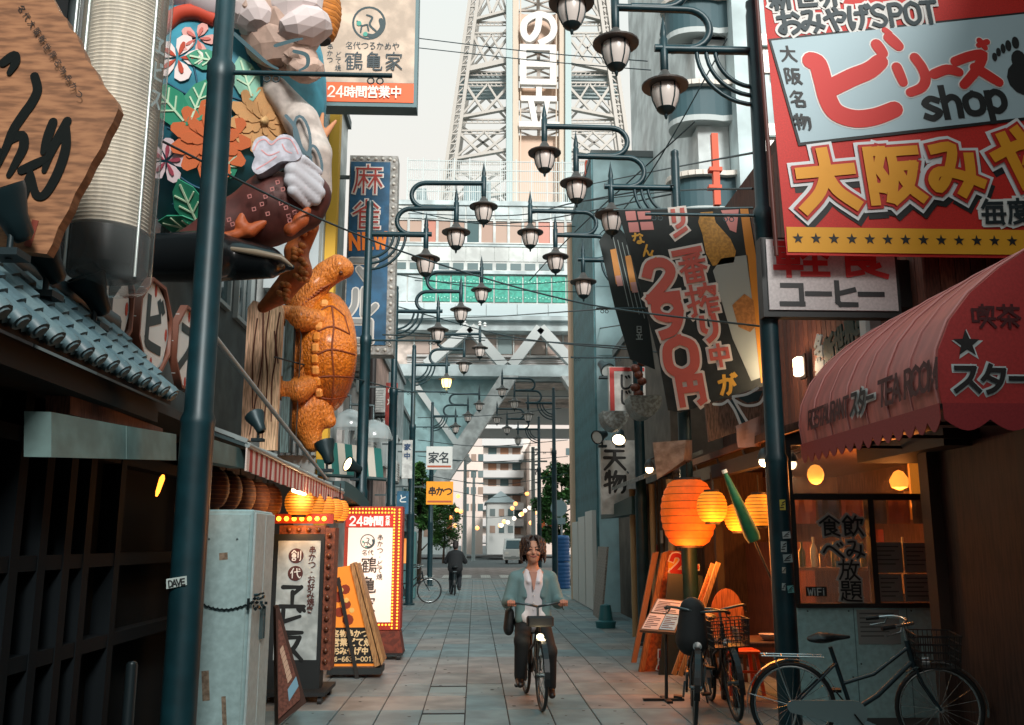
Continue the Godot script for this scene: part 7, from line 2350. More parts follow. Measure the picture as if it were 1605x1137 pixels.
	for k in 3:
		var u0: float = [0.03, 0.52, 0.05][k]
		var u1: float = [0.5, 0.96, 0.9][k]
		var v0: float = [0.04, 0.06, 0.55][k]
		var v1: float = [0.5, 0.52, 0.96][k]
		var c = []
		for uv in [[u0, v0], [u1, v0], [u1, v1], [u0, v1]]: c.append(q0[0].lerp(q0[1], uv[0]).lerp(q0[3].lerp(q0[2], uv[0]), uv[1]) + upv * 0.003)
		m = MB.new()
		m.prism(c, upv * 0.002)
		var sh = part("menu_sheet", m, mat(["d9b9ad", "8fb3c4", "c9b3ab"][k], 0.6), ms)
		m = MB.new()
		for r in 7:
			var w0: Vector3 = c[0].lerp(c[3], (r + 1) / 8.5) + upv * 0.004
			var w1: Vector3 = c[1].lerp(c[2], (r + 1) / 8.5) + upv * 0.004
			m.ribbon([w0.lerp(w1, 0.08), w0.lerp(w1, 0.5 + 0.4 * absf(sin(r * 2.1 + k)))], [0.012, 0.012], upv)
		part("print", m, mat("5a3a36", 0.7), sh)
	m = MB.new()
	m.tube([Vector3(1.98, 0.02, -9.85), Vector3(2.02, 0.72, -9.95)], 0.018, 8)
	m.box(Vector3(1.95, 0.012, -9.85), Vector3(0.42, 0.024, 0.06))
	m.box(Vector3(1.98, 0.012, -9.85), Vector3(0.06, 0.022, 0.36))
	part("post", m, mat("14181a", 0.5), ms)
	# --- table, stool and chair
	var tt = thing("table", "dark wooden table with a napkin bowl by the stickered lamp post", "table", Vector3(2.9, 0, -9.6))
	m = MB.new()
	m.soft(Vector3(2.95, 0.6, -9.7), Vector3(0.95, 0.05, 0.7), 0.01)
	part("table_top", m, mat("5a2f20", 0.45, {"tex": "wood", "scale": 1.5}), tt)
	for s in [[-0.35, -0.2], [0.35, -0.2], [-0.35, 0.25], [0.35, 0.25]]:
		m = MB.new()
		m.box(Vector3(2.95 + s[0], 0.29, -9.7 + s[1]), Vector3(0.06, 0.57, 0.06))
		part("leg", m, mat("1d1613", 0.6), tt)
	m = MB.new()
	m.lathe([[0.0, 0.0], [0.05, 0.0], [0.09, 0.04], [0.1, 0.06], [0.08, 0.05], [0.0, 0.02]], 14, Transform3D(Basis(), Vector3(2.98, 0.626, -9.55)))
	solo("bowl", "small pale bowl on the dark wooden table", "bowl", m, mat("c9a896", 0.5))
	m = MB.new()
	m.box(Vector3(2.62, 0.7, -9.45), Vector3(0.02, 0.13, 0.2), Basis(Vector3(0, 0, 1), 0.3))
	solo("table_menu", "small grey menu card standing on the dark wooden table", "menu", m, mat("8a8480", 0.6))
	var st = thing("stool", "orange red plastic stool under the dark wooden table", "stool", Vector3(2.9, 0, -10.2))
	m = MB.new()
	m.soft(Vector3(2.9, 0.44, -10.3), Vector3(0.34, 0.04, 0.34), 0.012)
	part("seat", m, mat("d1481e", 0.4), st)
	for s in [[-1, -1], [1, -1], [1, 1], [-1, 1]]:
		m = MB.new()
		m.beam(Vector3(2.9 + s[0] * 0.13, 0.42, -10.3 + s[1] * 0.13), Vector3(2.9 + s[0] * 0.18, 0.0, -10.3 + s[1] * 0.18), 0.035)
		part("leg", m, mat("c2431c", 0.4), st)
	m = MB.new()
	for s in [-1, 1]: m.beam(Vector3(2.9 + s * 0.155, 0.2, -10.14), Vector3(2.9 + s * 0.155, 0.2, -10.46), 0.025)
	m.beam(Vector3(2.75, 0.24, -10.14), Vector3(3.05, 0.24, -10.14), 0.025)
	part("rung", m, mat("c2431c", 0.4), st)
	var ch = thing("chair", "round-backed wooden chair behind the dark wooden table", "chair", Vector3(3.0, 0, -11.0))
	m = MB.new()
	var bp = []
	for k in 13: bp.append(Vector3(2.98 + cos(PI * k / 12.0) * 0.2, 0.72 + sin(PI * k / 12.0) * 0.34, -11.1))
	bp.append(Vector3(2.82, 0.46, -11.1)); bp.append(Vector3(3.14, 0.46, -11.1))
	m.prism(bp, Vector3(0, 0, 0.03))
	part("backrest", m, mat("a5623a", 0.6, {"tex": "wood", "scale": 1.5}), ch)
	m = MB.new()
	m.soft(Vector3(2.98, 0.45, -10.9), Vector3(0.4, 0.04, 0.4), 0.01)
	part("seat", m, mat("7a3d24", 0.6), ch)
	for s in [[-1, -1], [1, -1], [1, 1], [-1, 1]]:
		m = MB.new()
		m.beam(Vector3(2.98 + s[0] * 0.17, 0.44, -10.9 + s[1] * 0.17), Vector3(2.98 + s[0] * 0.19, 0.0, -10.9 + s[1] * 0.19), 0.035)
		part("leg", m, mat("4a2818", 0.6), ch)
	# --- window partition with stickers
	var D = 8.9
	f = sheet(1245, 775, 1500, 1130, D)
	var wp = thing("window_partition", "shop window partition with black stick-on characters over a teal panel", "window", P(1375, 1130, D) * Vector3(1, 0, 1))
	m = MB.new()
	slab(m, f, 1250, 953, 1502, 1160, -0.06, 0.0)
	part("lower_panel", m, mat("aed6d7", 0.45, {"tex": "fine", "scale": 0.6}), wp)
	m = MB.new()
	for x in [1337, 1420]: slab(m, f, x, 954, x + 1.2, 1160, 0.0, 0.003)
	part("panel_joint", m, mat("5d7a7c", 0.6), wp)
	m = MB.new()
	for q in [[1266, 958], [1330, 958], [1344, 1040], [1414, 1040], [1428, 958], [1490, 958], [1266, 1060], [1330, 1060]]: disc(m, f, q[0], q[1], 1.4, 0.0, 0.004, 8)
	part("screw", m, mat("46595b", 0.4, {"metal": 0.6}), wp)
	m = MB.new()
	slab(m, f, 1250, 946, 1502, 953, -0.08, 0.03)
	slab(m, f, 1246, 770, 1502, 780, -0.08, 0.03)
	for x in [1246, 1371, 1494]: slab(m, f, x, 780, x + 9, 946, -0.08, 0.02)
	slab(m, f, 1246, 690, 1253, 770, -0.08, 0.02)
	slab(m, f, 1494, 690, 1503, 770, -0.08, 0.02)
	slab(m, f, 1246, 682, 1503, 690, -0.08, 0.02)
	part("frame", m, mat("1a1613", 0.6), wp)
	for q in [[1255, 780, 1371, 946], [1380, 780, 1494, 946], [1253, 690, 1494, 770]]:
		m = MB.new()
		slab(m, f, q[0], q[1], q[2], q[3], -0.045, -0.04)
		part("pane", m, mat("d9cfc4", 0.08, {"alpha": 0.16}), wp)
	layered(wp, f, [["飲", 1331, 806, 33, 3.4, {}], ["食", 1294, 806, 33, 3.4, {}], ["み", 1334, 845, 30, 3.4, {}], ["べ", 1297, 846, 34, 3.6, {}], ["放", 1320, 877, 33, 3.2, {}], ["題", 1321, 911, 33, 3.0, {}]], [[6.5, "b0aaa2", "letter_edge"], [0.0, "141718", "lettering"]], -0.036)
	m = MB.new()
	slab(m, f, 1267, 920, 1300, 935, -0.036, -0.033)
	part("sticker", m, mat("15191a", 0.6), wp)
	m = MB.new()
	write(m, f, "WiFi", 1270, 922, 12, 1.8, -0.031, {"adv": 1.02})
	part("sticker_lettering", m, mat("b9bcb8", 0.6), wp)
	for q in [[1380, 849, 1424, 898], [1426, 850, 1470, 898], [1382, 900, 1420, 944], [1423, 900, 1472, 944]]:
		m = MB.new()
		slab(m, f, q[0], q[1], q[2], q[3], -0.038, -0.034)
		var pp = part("notice", m, mat("8c8880", 0.7), wp)
		m = MB.new()
		for r in 5: slab(m, f, q[0] + 4, q[1] + 6 + r * 7, q[2] - 6 - (r % 3) * 6, q[1] + 8 + r * 7, -0.033, -0.0315)
		part("print", m, mat("4f4d4a", 0.7), pp)
	m = MB.new()
	slab(m, f, 1342, 956, 1408, 1010, 0.002, 0.006)
	var nt = part("notice", m, mat("8b908d", 0.7), wp)
	m = MB.new()
	for r in 6: slab(m, f, 1346, 961 + r * 7, 1400 - (r % 3) * 9, 963 + r * 7, 0.007, 0.0085)
	part("print", m, mat("565a59", 0.7), nt)
	# shelf with bottles behind the glass and a row of short curtains
	m = MB.new()
	m.span(Vector3(3.15, 1.32, -9.25), Vector3(4.6, 1.35, -9.5))
	solo("shelf", "narrow wooden shelf behind the window partition", "shelf", m, mat("6b4a30", 0.6))
	for k in 13:
		var h = 0.2 + 0.05 * (k % 3)
		m = MB.new()
		m.lathe([[0.0, 0.0], [0.035, 0.0], [0.036, h * 0.6], [0.012, h * 0.78], [0.013, h], [0.0, h]], 10, Transform3D(Basis(), Vector3(3.22 + k * 0.105, 1.352, -9.36 - 0.05 * (k % 2))))
		solo("bottle", "%s glass bottle on the shelf behind the window partition" % ["brown", "green", "clear pale"][k % 3], "bottle", m, mat(["5a3214", "1f4a2c", "b9b49a"][k % 3], 0.12), "bottles on the shelf behind the window")
	for k in 6:
		var cx = 3.2 + k * 0.24
		solo("short_curtain", "%s short cloth curtain hanging behind the window partition" % ["rust red", "indigo"][k % 2], "curtain", cloth([Vector3(cx, 2.02, -9.2), Vector3(cx + 0.22, 2.02, -9.2), Vector3(cx + 0.22, 1.78, -9.2), Vector3(cx, 1.78, -9.2)], 6, 4, 0.02), mat(["9a4a2a", "2f3f5a"][k % 2], 0.8), "short curtains behind the window")
	# amber lit paper panel inside the window
	m = MB.new()
	f = sheet(1430, 730, 1505, 795, 9.25)
	slab(m, f, 1428, 726, 1502, 796, -0.04, 0.0)
	solo("lit_panel", "amber lit paper lamp panel behind the window partition", "lamp", m, mat("e09a3a", 0.6, {"glow": "e8902a", "energy": 0.22}))
	lamp(Vector3(3.7, 2.2, -9.9), "ff9a4c", 0.7, 0.2)
	m = MB.new()
	m.ball(Vector3(3.7, 2.32, -9.9), Vector3(0.09, 0.11, 0.09), 12)
	solo("inner_lantern", "small glowing lantern hanging behind the window partition", "lantern", m, mat("ffb45c", 0.6, {"glow": "ff9a3a", "energy": 0.8}))
	# dark door frame at the coffee house
	var dd = thing("door_frame", "dark timber door posts at the edge of the coffee house", "door", Vector3(3.9, 0, -7.0))
	for q in [[3.96, -7.85, 0.16], [3.98, -6.4, 0.16], [3.98, -5.6, 0.14]]:
		m = MB.new()
		m.box(Vector3(q[0], 1.2, q[1]), Vector3(q[2], 2.4, q[2]))
		part("post", m, mat("3c2a22", 0.7), dd)
	m = MB.new()
	m.span(Vector3(3.98, 0, -5.6), Vector3(4.04, 2.4, -7.9))
	part("door_leaf", m, mat("4a3026", 0.7, {"tex": "wood", "scale": 0.8}), dd)
	m = MB.new()
	m.span(Vector3(3.75, 2.36, -7.2), Vector3(4.6, 2.5, -8.9))
	part("lintel", m, mat("171413", 0.7), dd)
	# --- shacks and signs further up the right side
	var wf = thing("board_shack", "weathered plank shack front with bamboo posts and pasted papers", "shop front", Vector3(3.1, 0, -15.5))
	for k in 16:
		m = MB.new()
		var z = -13.65 - k * 0.2
		m.soft(Vector3(3.0 + 0.03 * (k % 2), 1.3, z), Vector3(0.04, 2.6, 0.185), 0.006)
		part("plank", m, mat(["6a5644", "7c6a55", "574636", "80654a"][(k * 3) % 4], 0.85, {"tex": "wood", "scale": Vector3(3, 0.4, 3)}), wf)
	for q in [[2.78, -16.3, 0.055], [2.92, -13.75, 0.06], [2.86, -14.9, 0.045]]:
		m = MB.new()
		var rr = []
		var pp = []
		for k in 13:
			pp.append(Vector3(q[0], k * 0.21, q[1]))
			rr.append(q[2] * (1.12 if k % 3 == 0 else 1.0))
		m.tube(pp, rr, 10)
		part("bamboo_post", m, mat("a5855c", 0.55), wf)
	for k in 7:
		m = MB.new()
		m.box(Vector3(2.96, 1.9 - k * 0.22, -14.2 - (k % 3) * 0.5), Vector3(0.012, 0.2, 0.16))
		part("pasted_paper", m, mat(["c9b8a2", "b9a593", "a8473a"][k % 3], 0.8), wf)
	m = MB.new()
	m.hexa([Vector3(2.5, 2.52, -13.6), Vector3(3.4, 2.9, -13.6), Vector3(3.4, 2.9, -16.9), Vector3(2.5, 2.52, -16.9), Vector3(2.5, 2.58, -13.6), Vector3(3.4, 2.96, -13.6), Vector3(3.4, 2.96, -16.9), Vector3(2.5, 2.58, -16.9)])
	part("tin_roof", m, mat("7f8380", 0.5, {"metal": 0.4, "tex": "grime", "scale": 0.9}), wf)
	for q in [[955, 575, 990, 648, 15.4, "じゅう", 16, "b3261f", "white lit sign with black characters and a red edge over the shack"], [942, 690, 982, 806, 17.2, "天物作", 24, "", "pale board with a column of black characters beside the shack"]]:
		var g = sheet(q[0], q[1], q[2], q[3], q[4])
		var t = thing("vertical_sign", q[8], "sign", P((q[0] + q[2]) / 2, q[3], q[4]))
		m = MB.new()
		slab(m, g, q[0], q[1], q[2] + 22, q[3], -0.15, 0.0)
		part("panel", m, mat("d7d6d0", 0.5, {"tex": "blotch", "scale": 0.6}), t)
		m = MB.new()
		if q[7] != "":
			slab(m, g, q[0] + 1, q[1] + 1, q[0] + 8, q[3] - 1, 0.001, 0.006)
			slab(m, g, q[0] + 8, q[1] + 1, q[2] + 21, q[1] + 7, 0.001, 0.006)
			part("red_edge", m, mat(q[7], 0.5), t)
			m = MB.new()
		write(m, g, "じじ" if q[7] != "" else q[5], q[0] + (13 if q[7] != "" else 4), q[1] + 12, q[6] * 1.5, q[6] * 0.24, 0.004, {"v": true, "adv": 1.0, "brush": 0.3, "cap": 3})
		part("lettering", m, mat("16191a", 0.5), t)
	for q in [[965, 660, 15.0, 0.22, "grey half-round metal hood below the red-edged sign"], [1012, 636, 13.6, 0.24, "tilted half-round metal hood beside the price banner"]]:
		var c = P(q[0], q[1] - 14, q[2])
		m = MB.new()
		var hp = []
		for k in 13: hp.append(c + Vector3(cos(PI + PI * k / 12.0) * q[3], sin(PI + PI * k / 12.0) * q[3] * 1.3, 0.0))
		m.prism(hp, Vector3(0, 0, 0.03))
		m.prism([hp[0], hp[0] + Vector3(0, 0.02, 0), hp[12] + Vector3(0, 0.02, 0), hp[12]], Vector3(0, 0, -0.5))
		for k in 12: m.quad(hp[k], hp[k + 1], hp[k + 1] + Vector3(0, 0, -0.5), hp[k] + Vector3(0, 0, -0.5), hp[k] - c)
		solo("vent_hood", q[4], "hood", m, mat("8d9796", 0.45, {"metal": 0.5, "tex": "grime", "scale": 2.0}))
	m = MB.new()
	m.tube([P(1000, 535, 14.2), P(1002, 640, 14.2)], 0.012, 5)
	for k in 9: m.ball(P(996 + (k % 3) * 5, 548 + k * 10, 14.2), Vector3(0.09, 0.07, 0.08), 7, Basis(Vector3(0.3, 1, 0.2).normalized(), k))
	solo("hanging_ornament", "cluster of rust brown hanging ornaments by the price banner", "ornament", m, mat("6b3420", 0.5, {"tex": "grime", "scale": 3.0}))
	spotlight("small black flood lamp beside the red-edged sign", P(946, 592, 16.0), Vector3(0.3, -0.5, 0.6), 1.3)
	spotlight("lit flood lamp above the pale character board", P(972, 700, 16.6), Vector3(-0.2, -0.5, 0.6), 1.3, "ffe2b8")
	spotlight("black flood lamp on the corner of the pale character board", P(944, 700, 17.0), Vector3(-0.6, -0.3, 0.6), 1.3)
	m = MB.new()
	m.hexa([P(942, 800, 18.6), P(990, 778, 15.6), P(990, 806, 15.6), P(942, 814, 18.6), P(975, 795, 18.6), P(1010, 778, 15.6), P(1010, 806, 15.6), P(975, 812, 18.6)])
	solo("metal_canopy", "small dark green metal canopy beneath the pale character board", "canopy", m, mat("2d4a48", 0.5, {"metal": 0.2}))
	# leaning papers and bucket on the ground
	m = MB.new()
	m.hexa([Vector3(2.62, 0, -19.6), Vector3(2.66, 0, -21.2), Vector3(2.8, 1.5, -21.2), Vector3(2.78, 1.5, -19.6), Vector3(2.66, 0, -19.6), Vector3(2.7, 0, -21.2), Vector3(2.84, 1.5, -21.2), Vector3(2.82, 1.5, -19.6)])
	solo("poster_board", "weathered poster board leaning on the wall past the bamboo posts", "sign", m, mat("9a8f86", 0.7, {"tex": "grime", "scale": 2.5}))
	m = MB.new()
	m.lathe([[0.0, 0.0], [0.18, 0.0], [0.2, 0.12], [0.14, 0.14], [0.1, 0.42], [0.0, 0.44]], 16, Transform3D(Basis(), Vector3(2.5, 0, -18.0)))
	solo("weighted_stand", "teal weighted sign stand beside the poster board", "stand", m, mat("2a6a70", 0.5))

# ---------------------------------------------------------------- lamp posts
func lamp_post(label, x, d, s, lit := -1, plain := false) -> Node3D:
	# s: +1 when the arms reach to +x
	var t = thing("lamp_post", label, "lamp post", Vector3(x, 0, -d), "lamp posts with three lanterns along the street")
	own_space = true
	var green = mat("123840", 0.42, {"metal": 0.1, "tex": "blotch", "scale": 0.8})
	var m = MB.new()
	m.lathe([[0.0, 0.0], [0.15, 0.0], [0.15, 0.04], [0.1, 0.06], [0.1, 2.3], [0.105, 2.33], [0.086, 2.38], [0.082, 4.55], [0.09, 4.57], [0.09, 4.68], [0.064, 4.72], [0.06, 6.72], [0.05, 6.78], [0.058, 6.82], [0.055, 6.86], [0.0, 6.9]], 16)
	part("pole", m, green, t)
	m = MB.new()
	m.tube([Vector3(0, 4.63, 0), Vector3(s * 1.12, 4.63, 0)], 0.016, 6)
	for q in [0.3, 0.36, 0.98, 1.04]:
		var ring = []
		for k in 9: ring.append(Vector3(s * (q + 0.022 * cos(TAU * k / 8)), 4.59 + 0.022 * sin(TAU * k / 8), 0))
		m.tube(ring, 0.005, 4, false)
	part("banner_bar", m, green, t)
	var y = [6.33, 6.77, 7.2]
	var reach = [0.89, 1.36, 1.79]
	var bend = [0.43, 0.65]
	m = MB.new()
	m.tube([Vector3(0, y[0], 0), Vector3(s * reach[0], y[0], 0)], 0.042, 10)
	part("arm", m, green, t)
	for k in 2:
		m = MB.new()
		var pts = [Vector3(s * (bend[k] + 0.55), y[k] + 0.01, 0.0), Vector3(s * (bend[k] + 0.3), y[k] + 0.01, 0.0)]
		var rr: float = (y[k + 1] - y[k]) / 2.0
		for i in 13:
			var a = -PI / 2 - PI * i / 12.0
			pts.append(Vector3(s * (bend[k] + 0.22 + cos(a) * 0.22), y[k] + rr + sin(a) * (rr - 0.01), 0))
		pts.append(Vector3(s * reach[k + 1], y[k + 1], 0))
		m.tube(pts, 0.038, 10)
		part("curved_arm", m, green, t)
	for k in 3:
		m = MB.new()
		var r: float = [0.57, 0.475, 0.385][k]
		var pts = []
		for i in 11: pts.append(Vector3(s * r * cos(PI / 2 * i / 10.0), y[0] - r * sin(PI / 2 * i / 10.0), 0))
		m.tube(pts, 0.022, 8)
		part("bracket_ring", m, green, t)
	for k in 3:
		var c = Vector3(s * reach[k], y[k], 0)
		m = MB.new()
		m.lathe([[0.03, -0.24], [0.04, -0.22], [0.042, 0.1], [0.03, 0.12], [0.036, 0.16], [0.03, 0.2], [0.012, 0.3], [0.0, 0.38]], 10, Transform3D(Basis(), c))
		var ln = part("lantern", m, green, t)
		m = MB.new()
		m.lathe([[0.13, -0.40], [0.225, -0.40], [0.228, -0.385], [0.15, -0.35], [0.08, -0.31], [0.035, -0.23]], 20, Transform3D(Basis(), c))
		part("lantern_shade", m, mat("4e4a47", 0.5, {"metal": 0.2}), ln)
		m = MB.new()
		m.lathe([[0.085, -0.63], [0.12, -0.55], [0.135, -0.47], [0.13, -0.401]], 16, Transform3D(Basis(), c))
		part("lantern_glass", m, mat("d9cfc8", 0.3) if k != lit else mat("ffe9b0", 0.3, {"glow": "ffdf8a", "energy": 1.6}), ln)
		if k == lit: lamp(Vector3(x, 0, -d) + c + Vector3(0, -0.75, 0), "ffe0a0", 0.1, 0.1)
		m = MB.new()
		for i in 6:
			var a = TAU * i / 6.0
			var rib = []
			for q in [[0.09, -0.63], [0.124, -0.55], [0.139, -0.47], [0.134, -0.4]]: rib.append(c + Vector3(cos(a) * q[0], q[1], sin(a) * q[0]))
			m.tube(rib, 0.007, 4)
		m.lathe([[0.0, -0.74], [0.012, -0.73], [0.02, -0.69], [0.07, -0.66], [0.092, -0.63], [0.0, -0.628]], 14, Transform3D(Basis(), c))
		part("lantern_cage", m, mat("1f3236", 0.45, {"metal": 0.3}), ln)
	own_space = false
	return t

# ---------------------------------------------------------------- bicycles
func bicycle(label, colour, where: Transform3D, basket: bool, bright: bool, group := "") -> Node3D:
	var t = thing("bicycle", label, "bicycle", where.origin, group)
	t.transform = where
	own_space = true
	var paint = mat(colour, 0.35, {"metal": 0.3})
	var chrome = mat("b9c3c4", 0.25, {"metal": 0.9}) if bright else mat("5d6668", 0.35, {"metal": 0.8})
	var black = mat("121415", 0.5)
	for sx in [-0.55, 0.55]:
		var c = Vector3(sx, 0.33, 0)
		var rim = []
		var tyre = []
		for k in 37:
			var a = TAU * k / 36.0
			rim.append(c + Vector3(cos(a), sin(a), 0) * 0.295)
			tyre.append(c + Vector3(cos(a), sin(a), 0) * 0.315)
		var m = MB.new()
		m.tube(rim, 0.011, 6, false)
		var w = part("wheel", m, chrome, t)
		m = MB.new()
		m.tube(tyre, 0.018, 8, false)
		part("tyre", m, black, w)
		m = MB.new()
		for k in 20:
			var a = TAU * k / 20.0
			m.beam(c + Vector3(0, 0, 0.025 if k % 2 else -0.025), c + Vector3(cos(a + 0.25) * 0.29, sin(a + 0.25) * 0.29, 0), 0.0032)
		m.tube([c - Vector3(0, 0, 0.05), c + Vector3(0, 0, 0.05)], 0.022, 8)
		part("spokes", m, chrome, w)
		m = MB.new()
		var fen = []
		for k in 15:
			var a = lerpf(0.1, PI * 1.02, k / 14.0) if sx < 0 else lerpf(-0.15, PI * 0.72, k / 14.0)
			if sx < 0: a = lerpf(0.35, PI * 1.06, k / 14.0)
			fen.append(c + Vector3(cos(a), sin(a), 0) * 0.352)
		for k in fen.size() - 1:
			m.beam(fen[k], fen[k + 1] + (fen[k + 1] - fen[k]) * 0.1, 0.05, 0.004, (fen[k] - c).normalized())
		m.tube([c + Vector3(0, 0, 0.035), fen[12] + Vector3(0, 0, 0.02)], 0.004, 4)
		part("mudguard", m, chrome if bright else paint, t)
	var bb = Vector3(-0.1, 0.29, 0)
	var m = MB.new()
	m.tube([bb, Vector3(-0.24, 0.78, 0)], 0.017, 8)
	m.tube([bb, Vector3(0.1, 0.42, 0), Vector3(0.37, 0.68, 0)], 0.02, 8)
	m.tube([Vector3(-0.165, 0.5, 0), Vector3(0.08, 0.58, 0), Vector3(0.35, 0.79, 0)], 0.015, 8)
	m.tube([Vector3(0.385, 0.62, 0), Vector3(0.34, 0.84, 0)], 0.022, 8)
	for s in [-1, 1]:
		m.tube([bb + Vector3(0, 0, 0.03 * s), Vector3(-0.55, 0.33, 0.055 * s)], 0.01, 6)
		m.tube([Vector3(-0.2, 0.66, 0.02 * s), Vector3(-0.55, 0.33, 0.055 * s)], 0.009, 6)
		m.tube([Vector3(0.385, 0.64, 0.03 * s), Vector3(0.43, 0.52, 0.05 * s), Vector3(0.55, 0.33, 0.05 * s)], 0.012, 6)
	part("frame", m, paint, t)
	m = MB.new()
	m.tube([Vector3(0.345, 0.82, 0), Vector3(0.32, 0.96, 0)], 0.013, 8)
	for s in [-1, 1]: m.tube(smooth([Vector3(0.32, 0.96, 0), Vector3(0.37, 0.985, 0.1 * s), Vector3(0.3, 0.995, 0.24 * s), Vector3(0.12, 0.97, 0.29 * s)], 4), 0.012, 8)
	var hb = part("handlebar", m, chrome, t)
	for s in [-1, 1]:
		m = MB.new()
		m.tube([Vector3(0.2, 0.982, 0.272 * s), Vector3(0.1, 0.968, 0.292 * s)], 0.018, 8)
		part("grip", m, black, hb)
		m = MB.new()
		m.tube([Vector3(0.26, 0.985, 0.25 * s), Vector3(0.24, 0.94, 0.27 * s), Vector3(0.13, 0.915, 0.3 * s)], 0.007, 5)
		part("brake_lever", m, chrome, hb)
	m = blend([[Vector3(-0.36, 0.84, 0), Vector3(-0.3, 0.85, 0), 0.06, 0.075, Vector3(1, 0.45, 1.3)], [Vector3(-0.3, 0.85, 0), Vector3(-0.1, 0.86, 0), 0.06, 0.025, Vector3(1, 0.6, 1)]], 0.016, 0.03)
	part("saddle", m, black, t)
	m = MB.new()
	for s in [-1, 1]:
		m.tube([Vector3(-0.3, 0.71, 0.055 * s), Vector3(-0.78, 0.71, 0.055 * s)], 0.006, 6)
		m.tube([Vector3(-0.68, 0.71, 0.055 * s), Vector3(-0.55, 0.33, 0.06 * s)], 0.005, 5)
	for k in 4: m.tube([Vector3(-0.36 - k * 0.13, 0.71, -0.055), Vector3(-0.36 - k * 0.13, 0.71, 0.055)], 0.005, 5)
	part("rear_rack", m, chrome, t)
	m = MB.new()
	var cc = []
	for k in 9: cc.append(Vector3(-0.55 + cos(PI / 2 + PI * k / 8.0) * 0.05, 0.33 + sin(PI / 2 + PI * k / 8.0) * 0.05, 0.06))
	for k in 9: cc.append(Vector3(-0.1 + cos(-PI / 2 + PI * k / 8.0) * 0.1, 0.29 + sin(-PI / 2 + PI * k / 8.0) * 0.1, 0.06))
	m.prism(cc, Vector3(0, 0, 0.02))
	part("chain_case", m, mat("8aa0a2", 0.35, {"metal": 0.5}) if bright else paint, t)
	for s in [-1, 1]:
		m = MB.new()
		m.beam(bb + Vector3(0, 0, 0.09 * s), bb + Vector3(0.1 * s, -0.13 * s, 0.1 * s), 0.02, 0.012)
		m.box(bb + Vector3(0.1 * s, -0.13 * s, 0.15 * s), Vector3(0.09, 0.022, 0.08))
		part("crank", m, black, t)
	m = MB.new()
	m.tube([Vector3(-0.5, 0.33, -0.07), Vector3(-0.56, 0.04, -0.15)], 0.009, 6)
	part("kickstand", m, chrome, t)
	m = MB.new()
	m.lathe([[0.0, -0.03], [0.03, -0.02], [0.04, 0.03], [0.0, 0.035]], 12, Transform3D(Basis(Vector3(0, 1, 0), Vector3(1, 0, 0), Vector3(0, 0, -1)), Vector3(0.46, 0.68, 0)))
	part("headlamp", m, mat("cfd6d6", 0.2, {"metal": 0.6}), t)
	if basket:
		m = MB.new()
		for k in 5:
			var y = 0.66 + k * 0.06
			var gr = 0.02 * k * 0.25
			var cs = [Vector3(0.4 - gr, y, -0.16 - gr), Vector3(0.68 + gr, y, -0.16 - gr), Vector3(0.68 + gr, y, 0.16 + gr), Vector3(0.4 - gr, y, 0.16 + gr)]
			for i in 4: m.beam(cs[i], cs[(i + 1) % 4], 0.009)
		for i in 9:
			for s in [-1, 1]:
				m.beam(Vector3(0.4 + i * 0.035, 0.66, 0.16 * s), Vector3(0.4 + i * 0.035, 0.9, 0.18 * s), 0.006)
				m.beam(Vector3(0.54 + s * 0.14, 0.66, -0.16 + i * 0.04), Vector3(0.54 + s * 0.16, 0.9, -0.16 + i * 0.04), 0.006)
		m.box(Vector3(0.54, 0.655, 0), Vector3(0.28, 0.01, 0.32))
		part("basket", m, black, t)
	own_space = false
	return t
func stand(x, d, heading_deg, lean := 0.0) -> Transform3D:
	var b = Basis(Vector3.UP, deg_to_rad(heading_deg)) * Basis(Vector3.RIGHT, deg_to_rad(lean))
	return Transform3D(b, Vector3(x, 0.0, -d))

